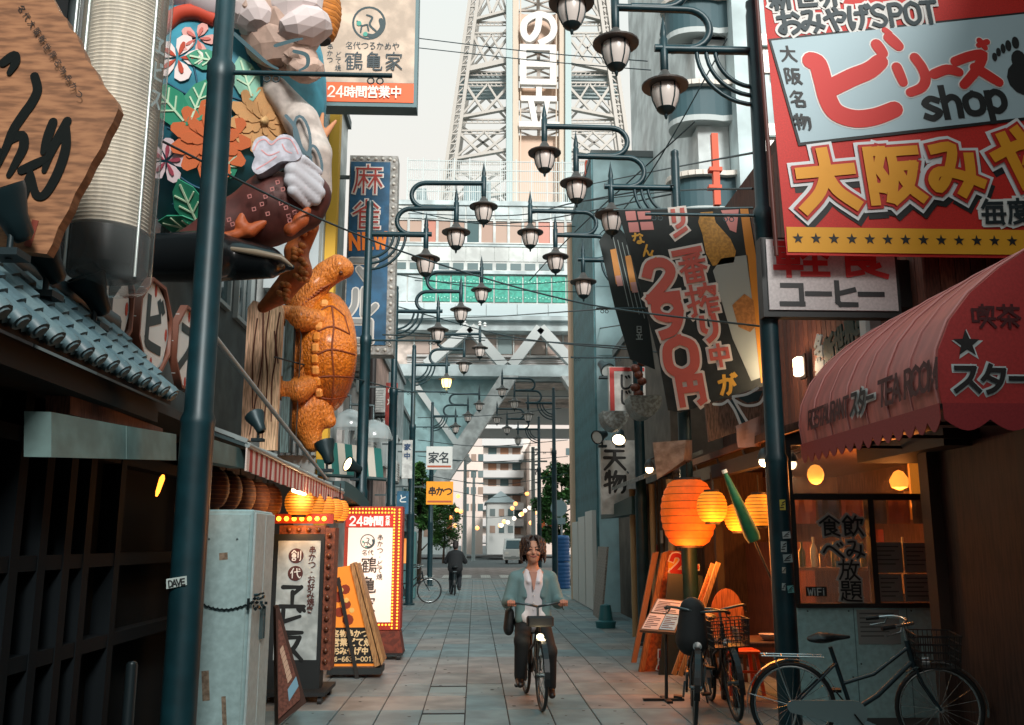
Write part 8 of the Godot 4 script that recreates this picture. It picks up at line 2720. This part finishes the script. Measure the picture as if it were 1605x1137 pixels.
# ---------------------------------------------------------------- people
func rider() -> void:
	var c = Vector3(0.61, 0, -9.85)
	var t = thing("person", "person in an open grey cardigan and white shirt riding a bicycle down the street", "person", c)
	var skin = mat("b98268", 0.55)
	var L = func(x, y, z): return c + Vector3(x, y, z)
	# body: head, neck, trunk, arms, hands, legs as one skin
	var bones = []
	bones.append([L.call(0.0, 1.525, 0.06), L.call(0.0, 1.49, 0.07), 0.092, 0.082, Vector3(0.9, 1.12, 1.0)])
	bones.append([L.call(0.0, 1.45, 0.1), L.call(0.0, 1.425, 0.105), 0.052, 0.042])
	bones.append([L.call(0.0, 1.42, 0.04), L.call(0.0, 1.27, 0.0), 0.052, 0.058])
	bones.append([L.call(0.0, 1.22, 0.0), L.call(0.0, 0.85, -0.1), 0.125, 0.12, Vector3(1.15, 1, 0.8)])
	for s in [-1, 1]:
		bones.append([L.call(0.0, 1.25, 0.0), L.call(0.16 * s, 1.22, 0.0), 0.06, 0.06])
		bones.append([L.call(0.17 * s, 1.2, 0.0), L.call(0.25 * s, 0.99, 0.05), 0.052, 0.042])
		bones.append([L.call(0.25 * s, 0.99, 0.05), L.call((0.29 if s > 0 else -0.24), 1.0, 0.26), 0.04, 0.028])
	part("body", blend(bones, 0.014, 0.035), skin, t)
	# face details, on a finer grid of their own
	var fb = []
	fb.append([L.call(0.0, 1.525, 0.15), L.call(0.0, 1.49, 0.168), 0.012, 0.018])
	for s in [-1, 1]:
		fb.append([L.call(0.03 * s, 1.535, 0.145), L.call(0.05 * s, 1.533, 0.138), 0.012, 0.011])
		fb.append([L.call(0.045 * s, 1.485, 0.14), L.call(0.05 * s, 1.48, 0.13), 0.022, 0.022])
	part("face", blend(fb, 0.005, 0.012), skin, t)
	var m = MB.new()
	for s in [-1, 1]:
		m.tube([L.call(0.018 * s, 1.523, 0.151), L.call(0.036 * s, 1.526, 0.15), L.call(0.052 * s, 1.521, 0.142)], 0.005, 5)
		m.tube([L.call(0.016 * s, 1.545, 0.152), L.call(0.04 * s, 1.55, 0.148), L.call(0.058 * s, 1.543, 0.136)], 0.005, 5)
	part("eyes_and_brows", m, mat("2a1a16", 0.5), t)
	m = MB.new()
	m.tube([L.call(-0.03, 1.456, 0.148), L.call(0.0, 1.45, 0.158), L.call(0.03, 1.456, 0.148)], 0.007, 6)
	part("mouth", m, mat("8a3f38", 0.5), t)
	# hands: palm, four fingers curled over the grip, thumb
	for s in [-1, 1]:
		var w = L.call(0.29 if s > 0 else -0.24, 1.0, 0.26)
		var hb = [[w, w + Vector3(0.012 * s, 0.0, 0.05), 0.026, 0.03, Vector3(1, 0.75, 1)]]
		for k in 4:
			var x: float = (-0.03 + k * 0.02)
			var k0: Vector3 = w + Vector3(x, 0.014, 0.075)
			var reach: float = [0.032, 0.038, 0.036, 0.028][k]
			hb.append([w + Vector3(x * 0.8, 0.006, 0.04), k0, 0.0095, 0.0092])
			hb.append([k0, k0 + Vector3(0, -0.016, reach * 0.7), 0.0092, 0.0088])
			hb.append([k0 + Vector3(0, -0.016, reach * 0.7), k0 + Vector3(0, -0.042, reach * 0.35), 0.0088, 0.0078])
		hb.append([w + Vector3(-0.026 * s, -0.006, 0.03), w + Vector3(-0.045 * s, -0.02, 0.062), 0.011, 0.0095])
		hb.append([w + Vector3(-0.045 * s, -0.02, 0.062), w + Vector3(-0.034 * s, -0.03, 0.085), 0.0095, 0.008])
		part("hand", blend(hb, 0.0045, 0.008), mat("b5755c", 0.55), t)
	# hair: a cap of it and many wavy locks down to the jaw
	var hair = []
	hair.append([L.call(0, 1.585, 0.025), L.call(0, 1.555, -0.015), 0.086, 0.09])
	hair.append([L.call(0, 1.54, -0.03), L.call(0, 1.44, -0.05), 0.088, 0.066])
	part("hair", blend(hair, 0.01, 0.02), mat("2a1712", 0.6), t)
	m = MB.new()
	var r = RandomNumberGenerator.new()
	r.seed = 5
	for k in 130:
		var a = r.randf_range(-2.75, 2.75)          # round the head, 0 at the back
		var p = []
		var rr = []
		var wave = r.randf_range(0.0, TAU)
		var len = r.randf_range(0.13, 0.2) if absf(a) < 2.0 else r.randf_range(0.05, 0.12)
		for i in 7:
			var u = i / 6.0
			var out = 0.05 + 0.07 * sin(minf(u * 2.4, 1.0) * PI / 2) + r.randf_range(-0.004, 0.006) + 0.008 * sin(u * 9.0 + wave)
			var ang = a + 0.1 * sin(u * 7.0 + wave)
			p.append(L.call(sin(ang) * out * 1.02, 1.655 - 0.012 * i * u - u * len + 0.01 * cos(u * 8.0 + wave), 0.03 - cos(ang) * out))
			rr.append(lerpf(0.015, 0.006, u))
		m.tube(p, rr, 5)
	part("hair_locks", m, mat("31201a", 0.5), t)
	# shirt, open at the neck
	var sh = [[L.call(0, 1.18, 0.03), L.call(0, 0.83, -0.04), 0.135, 0.15, Vector3(1.12, 1, 0.85)]]
	for s in [-1, 1]:
		sh.append([L.call(0.068 * s, 1.31, 0.04), L.call(0.052 * s, 1.2, 0.14), 0.02, 0.022])
		sh.append([L.call(0.1 * s, 0.86, 0.05), L.call(0.07 * s, 0.77, 0.06), 0.05, 0.035])
	part("shirt", blend(sh, 0.014, 0.025), mat("d6cfd2", 0.8), t)
	m = MB.new()
	m.hexa([L.call(-0.04, 1.3, 0.125), L.call(0.04, 1.3, 0.125), L.call(0.006, 1.12, 0.178), L.call(-0.006, 1.12, 0.178), L.call(-0.045, 1.3, 0.07), L.call(0.045, 1.3, 0.07), L.call(0.006, 1.13, 0.14), L.call(-0.006, 1.13, 0.14)])
	part("open_neck", m, mat("a8705a", 0.6), t)
	m = MB.new()
	for k in 4: m.ball(L.call(0.0, 1.06 - k * 0.07, 0.152 - k * 0.014), Vector3(0.007, 0.007, 0.004), 6)
	part("buttons", m, mat("efe9e4", 0.4), t)
	# cardigan
	var ja = []
	ja.append([L.call(0, 1.22, -0.03), L.call(0, 0.84, -0.14), 0.13, 0.135, Vector3(1.35, 1, 0.75)])
	for s in [-1, 1]:
		ja.append([L.call(0.07 * s, 1.28, -0.01), L.call(0.175 * s, 1.235, 0.0), 0.042, 0.068])
		ja.append([L.call(0.185 * s, 1.215, 0.0), L.call(0.265 * s, 0.985, 0.05), 0.074, 0.06])
		ja.append([L.call(0.255 * s, 0.985, 0.06), L.call((0.285 if s > 0 else -0.238), 1.0, 0.21), 0.058, 0.044])
		ja.append([L.call(0.1 * s, 1.2, 0.06), L.call(0.13 * s, 0.82, 0.03), 0.058, 0.06])
		ja.append([L.call(0.07 * s, 1.26, 0.06), L.call(0.085 * s, 1.05, 0.11), 0.022, 0.02])
	part("cardigan", blend(ja, 0.014, 0.035), mat("6d8a8b", 0.9, {"tex": "fine", "scale": 5.0}), t)
	# trousers and shoes
	var tr = [[L.call(-0.07, 0.78, -0.12), L.call(0.07, 0.78, -0.12), 0.125, 0.125]]
	tr.append([L.call(-0.09, 0.77, -0.08), L.call(-0.13, 0.63, 0.27), 0.095, 0.075])
	tr.append([L.call(-0.13, 0.63, 0.27), L.call(-0.14, 0.27, 0.14), 0.075, 0.062])
	tr.append([L.call(0.09, 0.77, -0.08), L.call(0.15, 0.52, 0.24), 0.095, 0.075])
	tr.append([L.call(0.15, 0.52, 0.24), L.call(0.165, 0.17, 0.1), 0.075, 0.062])
	part("trousers", blend(tr, 0.016, 0.03), mat("16191c", 0.85, {"tex": "fine", "scale": 4.0}), t)
	for q in [[-0.15, 0.235, 0.13], [0.17, 0.125, 0.09]]:
		var so = [[L.call(q[0], q[1], q[2] - 0.04), L.call(q[0] + 0.004, q[1] - 0.03, q[2] + 0.15), 0.042, 0.034, Vector3(1, 0.9, 1)]]
		so.append([L.call(q[0], q[1] + 0.03, q[2] - 0.02), L.call(q[0], q[1], q[2] + 0.04), 0.04, 0.035])
		part("shoe", blend(so, 0.01, 0.02), mat("1a1310", 0.45), t)
	# a shoulder bag on the left of the picture
	var bag = [[L.call(-0.24, 0.86, -0.1), L.call(-0.25, 0.72, -0.1), 0.07, 0.08, Vector3(0.7, 1, 1.3)]]
	part("shoulder_bag", blend(bag, 0.018, 0.03), mat("1b1e20", 0.7), t)
	m = MB.new()
	m.tube([L.call(-0.245, 0.9, -0.1), L.call(-0.2, 1.1, -0.1), L.call(-0.1, 1.3, -0.03), L.call(0.05, 1.2, -0.14)], 0.012, 5)
	part("bag_strap", m, mat("1b1e20", 0.7), t)

func far_rider() -> void:
	var c = Vector3(-0.6, 0, -29.4)
	var t = thing("person", "person in a black coat cycling away under the arch", "person", c)
	var B = []
	var Q = func(x, y, z): return c + Vector3(x, y, z)
	B.append([Q.call(0, 1.5, -0.06), Q.call(0, 1.46, -0.06), 0.1, 0.09])
	B.append([Q.call(0, 1.4, -0.04), Q.call(0, 1.3, 0.0), 0.055, 0.06])
	B.append([Q.call(0, 1.2, 0.0), Q.call(0, 0.88, 0.05), 0.14, 0.14])
	for s in [-1, 1]:
		B.append([Q.call(0.18 * s, 1.22, 0.0), Q.call(0.28 * s, 1.0, -0.12), 0.06, 0.05])
		B.append([Q.call(0.28 * s, 1.0, -0.12), Q.call(0.26 * s, 0.98, -0.36), 0.045, 0.035])
		B.append([Q.call(0.09 * s, 0.82, 0.05), Q.call(0.12 * s, 0.5 + 0.06 * s, -0.3), 0.09, 0.07])
		B.append([Q.call(0.12 * s, 0.5 + 0.06 * s, -0.3), Q.call(0.12 * s, 0.14 + 0.07 * s, -0.12), 0.07, 0.05])
	part("body", blend(B, 0.03, 0.04), mat("a87a64", 0.6), t)
	var coat = [[Q.call(0, 1.2, 0.02), Q.call(0, 0.8, 0.1), 0.17, 0.19, Vector3(1.25, 1, 0.9)]]
	for s in [-1, 1]:
		coat.append([Q.call(0.17 * s, 1.23, 0.0), Q.call(0.3 * s, 1.0, -0.12), 0.085, 0.075])
		coat.append([Q.call(0.3 * s, 1.0, -0.12), Q.call(0.27 * s, 0.99, -0.3), 0.065, 0.05])
	part("coat", blend(coat, 0.03, 0.05), mat("15191c", 0.85), t)
	var tr = []
	for s in [-1, 1]:
		tr.append([Q.call(0.09 * s, 0.8, 0.06), Q.call(0.12 * s, 0.5 + 0.06 * s, -0.3), 0.11, 0.09])
		tr.append([Q.call(0.12 * s, 0.5 + 0.06 * s, -0.3), Q.call(0.12 * s, 0.16 + 0.07 * s, -0.12), 0.085, 0.07])
	part("trousers", blend(tr, 0.03, 0.04), mat("1d2429", 0.85), t)
	part("hair", blend([[Q.call(0, 1.55, -0.02), Q.call(0, 1.46, 0.02), 0.1, 0.085]], 0.025, 0.03), mat("1c1412", 0.7), t)
	var sh = []
	for s in [-1, 1]: sh.append([Q.call(0.12 * s, 0.1 + 0.07 * s, -0.1), Q.call(0.12 * s, 0.08 + 0.07 * s, -0.24), 0.05, 0.045])
	part("shoes", blend(sh, 0.02, 0.02), mat("14110f", 0.5), t)

# ---------------------------------------------------------------- trees
func tree(label, x, d, y0, y1, wide, seed_n) -> void:
	var r = RandomNumberGenerator.new()
	r.seed = seed_n
	var t = thing("street_tree", label, "tree", Vector3(x, 0, -d))
	var m = MB.new()
	var top = Vector3(x + 0.1, y1 - 0.6, -d)
	m.tube([Vector3(x, 0, -d), Vector3(x + 0.05, y0, -d - 0.05), top], [0.1, 0.075, 0.025], 8)
	for k in 9:
		var u = 0.3 + k * 0.07
		var b = Vector3(x, 0, -d).lerp(top, u)
		var a = k * 2.4
		m.tube([b, b + Vector3(cos(a) * wide * 0.3, 0.35, sin(a) * wide * 0.3), b + Vector3(cos(a) * wide * 0.45, 0.8, sin(a) * wide * 0.45)], [0.035, 0.022, 0.008], 5)
	part("trunk", m, mat("4a3a2e", 0.9, {"tex": "wood", "scale": 2.0}), t)
	m = MB.new()
	var clumps = []
	for k in 60:
		var u = r.randf()
		var rad = wide * 0.5 * pow(sin(PI * clampf(0.12 + u * 0.8, 0, 1)), 0.7) * sqrt(r.randf_range(0.2, 1.0))
		var a = r.randf() * TAU
		clumps.append([Vector3(x + cos(a) * rad, lerpf(y0, y1, u), -d + sin(a) * rad), r.randf_range(0.2, 0.4) * wide / 2.0])
	for q in clumps:
		var g = r.randf_range(0.75, 1.2)
		for k in 130:
			var dir = Vector3(r.randf_range(-1, 1), r.randf_range(-1, 1), r.randf_range(-1, 1)).normalized()
			var p: Vector3 = q[0] + dir * q[1] * pow(r.randf(), 0.4)
			var s = r.randf_range(0.07, 0.15)
			var ux = Vector3(r.randf_range(-1, 1), r.randf_range(-0.5, 0.5), r.randf_range(-1, 1)).normalized()
			var uy = ux.cross(Vector3(r.randf_range(-1, 1), 1.4, r.randf_range(-1, 1)).normalized()).normalized()
			var h = g * r.randf_range(0.8, 1.2)
			m.tint(Color(0.3 * h, 0.46 * h, 0.24 * h))
			m.quad(p - ux * s, p + uy * s * 0.5, p + ux * s, p - uy * s * 0.5)
	part("crown", m, mat("ffffff", 0.75, {"tint": 1, "back": "2b3a18"}), t)

# ---------------------------------------------------------------- things in the middle of the street
func build_middle() -> void:
	var m = MB.new()
	var p1 = lamp_post("teal lamp post with a DAVE sticker in front of the tiled roof", -1.69, 5.63, 1)
	var f = plane_at(Vector3(-1.72, 1.39, -5.522), Vector3(1, 0, 0), Vector3.UP, 0.001)
	m = MB.new()
	outline(m, f, V2([-60, 0, 55, -18, 60, 34, -55, 56]), -0.004, 0.004)
	part("sticker", m, mat("a9b8b4", 0.6), p1)
	m = MB.new()
	write(m, f, "DAVE", -50, 10, 38, 8.0, 0.002, {"ang": -9.0, "adv": 0.88})
	part("sticker_lettering", m, mat("12181a", 0.6), p1)
	lamp_post("teal lamp post standing before the mahjong sign", -1.69, 13.8, 1)
	lamp_post("teal lamp post on the left just past the mahjong sign", -1.69, 18.7, 1)
	lamp_post("teal lamp post with one lit lantern beside the parked left-hand bicycle", -1.69, 24.6, 1, 0)
	lamp_post("teal lamp post by the yellow skewer sign", -1.66, 35.0, 1)
	var r1 = lamp_post("teal lamp post covered with stickers by the red banner and the grill front", 2.7, 8.16, -1)
	for q in [[0.0, 1.92, 0.05, 0.09, "c9b24a"], [0.02, 1.66, 0.07, 0.06, "a9b0ae"], [-0.01, 1.56, 0.05, 0.09, "9aa3a1"], [0.02, 1.46, 0.08, 0.07, "8f9a98"], [0.03, 1.2, 0.055, 0.06, "5f9a98"], [-0.03, 1.22, 0.03, 0.06, "9aa3a1"], [-0.02, 1.36, 0.03, 0.05, "b0aca0"]]:
		m = MB.new()
		m.box(Vector3(2.7 + q[0], q[1], -8.16 + 0.103), Vector3(q[2], q[3], 0.006), Basis(Vector3(0, 0, 1), q[0] * 3.0))
		var sk = part("sticker", m, mat(q[4], 0.6), r1)
		m = MB.new()
		for k in 3: m.box(Vector3(2.7 + q[0] + 0.008 * (k - 1), q[1] - q[3] * 0.25 + k * q[3] * 0.25, -8.16 + 0.1075), Vector3(q[2] * 0.66, q[3] * 0.1, 0.003), Basis(Vector3(0, 0, 1), 0.3 * k))
		part("sticker_print", m, mat("15191a", 0.6), sk)
	lamp_post("teal lamp post rising behind the black price banner", 2.7, 11.72, -1)
	lamp_post("teal lamp post by the wooden shack on the right", 2.7, 15.0, -1)
	lamp_post("teal lamp post in front of the right-hand street tree", 2.7, 31.5, -1)
	lamp_post("teal lamp post next to the arch on the right", 2.7, 39.0, -1)
	# bicycles
	bicycle("silver city bicycle with a basket parked before the teal window panel", "22343a", stand(3.08, 7.5, -12.0, 3.0), true, true)
	bicycle("black city bicycle parked nose-out beside the menu stand", "0f1112", stand(2.06, 9.0, 258.0, -4.0), false, false)
	bicycle("black city bicycle parked nose-out between the table and the stickered lamp post", "15181a", stand(2.42, 9.3, 268.0, 4.0), true, false)
	m = blend([[Vector3(2.02, 0.98, -8.72), Vector3(2.0, 0.72, -8.7), 0.12, 0.15, Vector3(1, 1, 0.7)]], 0.025, 0.04)
	solo("bicycle_bag", "bulky black bag hung on the front of the parked black bicycle", "bag", m, mat("15181a", 0.7))
	var mine = bicycle("dark bicycle ridden by the person in the cardigan", "1b1e20", stand(0.61, 9.85, 275.0, 0.0), false, false)
	own_space = true
	m = MB.new()
	m.ball(Vector3(0.5, 0.68, 0), Vector3(0.022, 0.03, 0.03), 10)
	part("lit_headlamp", m, mat("fff0c8", 0.3, {"glow": "ffe2a0", "energy": 5.0}), mine)
	m = MB.new()
	m.soft(Vector3(0.47, 0.83, 0), Vector3(0.12, 0.1, 0.26), 0.015)
	part("front_bag", m, mat("101214", 0.6), mine)
	own_space = false
	lamp(mine.transform * Vector3(0.6, 0.68, 0), "ffe6b8", 0.05, 0.04)
	rider()
	bicycle("dark bicycle ridden away under the arch", "14181a", stand(-0.6, 29.4, 90.0, 0.0), false, false)
	far_rider()
	bicycle("parked bicycle with pale rims by the lamp post with a lit lantern", "20282b", stand(-1.75, 25.2, 8.0, 4.0), false, true)
	# small signs on the left towards the arch
	for q in [[668, 700, 709, 736, 30.0, "d9dcd8", "26343a", "white projecting sign with dark characters over the yellow skewer sign", "家名"], [668, 755, 710, 791, 29.8, "e0951c", "1c1712", "yellow projecting skewer sign with black characters", "串かつ"]]:
		f = sheet(q[0], q[1], q[2], q[3], q[4])
		var t = thing("projecting_sign", q[7], "sign", P((q[0] + q[2]) / 2.0, q[3], q[4]))
		m = MB.new()
		slab(m, f, q[0], q[1], q[2], q[3], -0.2, 0.0)
		part("panel", m, mat(q[5], 0.5) if q[0] != 668 or q[1] == 700 else mat(q[5], 0.5, {"glow": "d07a10", "energy": 0.25}), t)
		m = MB.new()
		write(m, f, q[8], q[0] + 3, q[1] + 9, 13 if q[8].length() > 2 else 17, 2.3, 0.006, {"brush": 0.2, "adv": 0.95, "cap": 3})
		part("lettering", m, mat(q[6], 0.5), t)
		m = MB.new()
		slab(m, f, q[0] + 2, q[3] - 6, q[2] - 2, q[3] - 3, 0.002, 0.006)
		part("band", m, mat("b5583a", 0.5), t)
		m = MB.new()
		m.beam(at(f, q[0], q[1] + 8, -0.1), at(f, q[0], q[1] + 8, -0.1) + Vector3(-1.2, 0, 0), 0.05)
		part("bracket", m, mat("3c4a4c", 0.5), t)
	# shop clutter on the left before the crossing
	var vm = thing("vending_machine", "slim cabinet with warm lit panels beside the left lamp posts", "vending machine", Vector3(-1.95, 0, -27.5))
	m = MB.new()
	m.soft(Vector3(-2.0, 0.95, -27.5), Vector3(0.6, 1.9, 0.7), 0.03)
	part("body", m, mat("3f6b6c", 0.5), vm)
	m = MB.new()
	m.span(Vector3(-2.22, 1.0, -27.148), Vector3(-1.78, 1.7, -27.13))
	part("lit_panel", m, mat("d98a4a", 0.5, {"glow": "d07a30", "energy": 0.5}), vm)
	m = MB.new()
	m.hexa([Vector3(-2.6, 2.45, -25.6), Vector3(-1.75, 2.1, -25.6), Vector3(-1.75, 2.1, -29.0), Vector3(-2.6, 2.45, -29.0), Vector3(-2.6, 2.5, -25.6), Vector3(-1.75, 2.15, -25.6), Vector3(-1.75, 2.15, -29.0), Vector3(-2.6, 2.5, -29.0)])
	solo("shop_awning", "plain dark canvas awning above the slim lit cabinet", "awning", m, mat("24393c", 0.7))
	m = MB.new()
	m.lathe([[0.0, 0.0], [0.24, 0.0], [0.25, 0.9], [0.22, 1.3], [0.0, 1.35]], 12, Transform3D(Basis(), Vector3(-2.2, 0, -22.6)))
	solo("covered_stack", "dark covered stack of goods against the left wall", "stack", m, mat("1a2426", 0.8))
	# traffic mirror and round sign
	var rs = thing("round_road_sign", "grey back of a round road sign on a pole before the street tree", "road sign", Vector3(3.2, 0, -34.5))
	m = MB.new()
	m.tube([Vector3(3.22, 0, -34.6), Vector3(3.22, 3.2, -34.6)], 0.035, 8)
	part("pole", m, mat("b0b6b6", 0.4, {"metal": 0.5}), rs)
	m = MB.new()
	f = sheet(858, 780, 894, 815, 34.5)
	disc(m, f, 876, 797, 13, -0.02, 0.02, 24)
	slab(m, f, 867, 812, 886, 822, -0.02, 0.0)
	part("plate", m, mat("93a6a8", 0.5), rs)
	# blue drums
	for k in 2:
		m = MB.new()
		var prof = [[0.0, 0.0]]
		for i in 7:
			prof.append([0.29, i * 0.125]); prof.append([0.31, i * 0.125 + 0.05]); prof.append([0.29, i * 0.125 + 0.1])
		prof.append([0.27, 0.9]); prof.append([0.0, 0.92])
		m.lathe(prof, 18, Transform3D(Basis(), Vector3(3.05, k * 0.92, -33.0)), 0, TAU, 0.2)
		solo("blue_drum", "ribbed blue plastic drum %s by the arch" % ("standing on the ground" if k == 0 else "stacked on top of another"), "drum", m, mat("2a5f96", 0.4), "blue drums")
	tree("leafy green street tree on the right before the arch", 3.75, 41.0, 1.5, 4.9, 2.3, 3)
	tree("small green tree on the left behind the yellow skewer sign", -2.2, 37.0, 2.2, 4.6, 1.1, 8)
	tree("distant green tree beyond the crossing", -2.4, 72.0, 1.4, 4.6, 2.6, 15)
	# the van
	var v = thing("van", "small white delivery van parked beyond the crossing", "van", Vector3(2.9, 0, -70))
	m = MB.new()
	var out = [Vector3(2.2, 0.35, -70), Vector3(2.2, 1.0, -70), Vector3(2.3, 1.75, -70.45), Vector3(2.4, 1.85, -70.7), Vector3(3.4, 1.85, -70.7), Vector3(3.5, 1.75, -70.45), Vector3(3.6, 1.0, -70), Vector3(3.6, 0.35, -70)]
	m.span(Vector3(2.2, 0.3, -70.0), Vector3(3.6, 1.02, -73.2))
	m.hexa([Vector3(2.2, 1.02, -70.05), Vector3(3.6, 1.02, -70.05), Vector3(3.6, 1.02, -73.2), Vector3(2.2, 1.02, -73.2), Vector3(2.32, 1.85, -70.6), Vector3(3.48, 1.85, -70.6), Vector3(3.48, 1.85, -73.1), Vector3(2.32, 1.85, -73.1)])
	part("body", m, mat("d9dad7", 0.35), v)
	m = MB.new()
	m.hexa([Vector3(2.32, 1.1, -70.06), Vector3(3.48, 1.1, -70.06), Vector3(3.4, 1.72, -70.47), Vector3(2.4, 1.72, -70.47), Vector3(2.32, 1.1, -70.14), Vector3(3.48, 1.1, -70.14), Vector3(3.4, 1.72, -70.55), Vector3(2.4, 1.72, -70.55)])
	part("windscreen", m, mat("35474c", 0.1), v)
	for s in [2.4, 3.4]:
		m = MB.new()
		m.box(Vector3(s, 0.78, -69.99), Vector3(0.26, 0.16, 0.04))
		part("headlight", m, mat("f3efe6", 0.2), v)
		m = MB.new()
		m.tube([Vector3(s - 0.1, 0.28, -70.6), Vector3(s + 0.1, 0.28, -70.6)], 0.28, 16)
		part("wheel", m, mat("17191a", 0.6), v)
	m = MB.new()
	m.box(Vector3(2.9, 0.45, -69.98), Vector3(1.38, 0.16, 0.08))
	m.box(Vector3(2.9, 0.5, -69.93), Vector3(0.34, 0.16, 0.02))
	part("bumper", m, mat("8f9492", 0.4), v)
	# warm globes of the far shopping street
	for q in [[718, 778, 60], [722, 802, 66], [716, 800, 60], [706, 812, 72], [713, 824, 76], [803, 797, 64], [808, 790, 58], [826, 774, 56], [858, 740, 50], [846, 812, 62], [838, 804, 64], [832, 820, 70], [818, 806, 60], [790, 818, 80], [784, 824, 84], [748, 828, 90]]:
		globe(q[0], q[1], q[2], "ff9a48", 1.3, "warm orange globe lamp hanging over the far shopping street", "warm globe lamps of the far street", 0.0024)
	for q in [[786, 824, 74], [796, 819, 72], [806, 813, 70], [816, 807, 68], [823, 801, 66], [830, 796, 64]]: globe(q[0], q[1], q[2], "fff0e0", 1.0, "white globe lamp in the slanting string beyond the arch", "white globe lamps in a string", 0.0023)
	for q in [[776, 820, 88.0, "3f6f86", "blue tall banner of a far shop"], [700, 824, 80.0, "c96a4a", "red banner of a far shop"], [846, 824, 66.0, "d9703a", "orange shop banner right of the white globes"], [858, 830, 58.0, "b04a30", "red shop banner below the street tree"]]:
		m = MB.new()
		f = sheet(q[0], q[1] - 20, q[0] + 12, q[1] + 16, q[2])
		slab(m, f, q[0], q[1] - 18, q[0] + 9, q[1] + 16, -0.05, 0.0)
		solo("far_banner", q[4], "banner", m, mat(q[3], 0.6))
	# far utility poles
	for q in [[728, 66, "grey utility pole on the left beyond the crossing"], [742, 80, "slim grey utility pole further down the street"], [836, 58, "grey utility pole on the right beyond the arch"]]:
		m = MB.new()
		var b = P(q[0], 850, q[1])
		m.tube([Vector3(b.x, 0, b.z), Vector3(b.x, 7.5, b.z)], [0.16, 0.11], 8)
		m.beam(Vector3(b.x - 0.9, 6.6, b.z), Vector3(b.x + 0.9, 6.6, b.z), 0.1)
		solo("utility_pole", q[2], "pole", m, mat("8d9a9b", 0.7))

func globe(x, y, d, glow, energy, label, group, r) -> void:
	var m = MB.new()
	var c = P(x, y, d)
	m.ball(c, Vector3.ONE * r * d, 8)
	solo("globe_lamp", label, "lamp", m, mat("fff0dc", 0.4, {"glow": glow, "energy": energy}), group)

# ---------------------------------------------------------------- overhead wires
func wires() -> void:
	var list = [
		[[255, 222, 7.0], [505, 345, 9.0], [700, 418, 10.5], [920, 477, 10.5], [1195, 512, 8.8]],
		[[655, 60, 24], [840, 82, 22], [1015, 96, 20]], [[655, 75, 25], [840, 95, 23], [1020, 110, 20]],
		[[640, 335, 26], [800, 338, 20], [900, 318, 15], [1057, 290, 11.6]], [[640, 342, 26], [800, 350, 20], [1060, 303, 11.7]],
		[[622, 326, 22], [760, 352, 24], [905, 355, 26]], [[650, 440, 24], [800, 446, 25], [905, 440, 26]],
		[[620, 430, 19], [760, 452, 22], [905, 458, 26]], [[622, 520, 19], [760, 530, 22], [1000, 545, 14]],
		[[650, 500, 24], [780, 496, 25], [1010, 480, 13]], [[620, 480, 19], [800, 528, 20], [1030, 552, 13]],
		[[650, 572, 25], [760, 566, 30], [905, 560, 30]], [[650, 612, 25], [760, 620, 30], [905, 622, 30]],
		[[600, 525, 14], [680, 528, 20], [760, 534, 24]], [[655, 655, 30], [760, 652, 34], [880, 640, 34]],
		[[655, 690, 30], [760, 700, 36], [890, 690, 36]], [[655, 715, 34], [760, 724, 38], [890, 716, 38]],
		[[665, 745, 34], [780, 760, 40], [890, 742, 40]], [[710, 770, 46], [780, 780, 50], [860, 762, 50]],
		[[700, 806, 60], [770, 812, 64], [840, 800, 60]], [[905, 600, 26], [950, 690, 22], [985, 742, 17]],
		[[830, 440, 24], [905, 360, 19], [1090, 190, 14]], [[905, 400, 26], [1000, 300, 18], [1140, 60, 15]],
		[[920, 290, 22], [1060, 262, 16], [1180, 240, 9]], [[920, 315, 22], [1050, 300, 16], [1180, 296, 9]],
		[[430, 560, 11], [600, 605, 15], [650, 616, 24]], [[905, 520, 26], [960, 512, 20], [1030, 500, 13]],
	]
	var wn = -1
	for w in list:
		wn += 1
		var pts = []
		for q in w: pts.append(P(q[0], q[1], q[2]))
		pts = smooth(pts, 8)
		var m = MB.new()
		m.tube(pts, 0.011 if w[0][2] < 12 else 0.014, 5)
		solo("overhead_wire", "thick black cable slanting down from the clear cylinder to the stickered lamp post" if wn == 0 else ("thin wire crossing in front of the tower steel" if wn < 3 else "thin overhead wire strung between the lamp posts across the street"), "wire", m, mat("22363b", 0.6), "overhead wires across the street")
	for q in [[752, 508, 22], [760, 510, 22], [728, 507, 22]]:
		var m = MB.new()
		var c = P(q[0], q[1], q[2])
		m.lathe([[0.0, -0.05], [0.05, -0.04], [0.03, 0.0], [0.05, 0.03], [0.02, 0.07], [0.0, 0.08]], 10, Transform3D(Basis(), c))
		solo("insulator", "small white insulator on the overhead wires before the arch", "insulator", m, mat("e6e8e6", 0.3), "insulators on the wires")
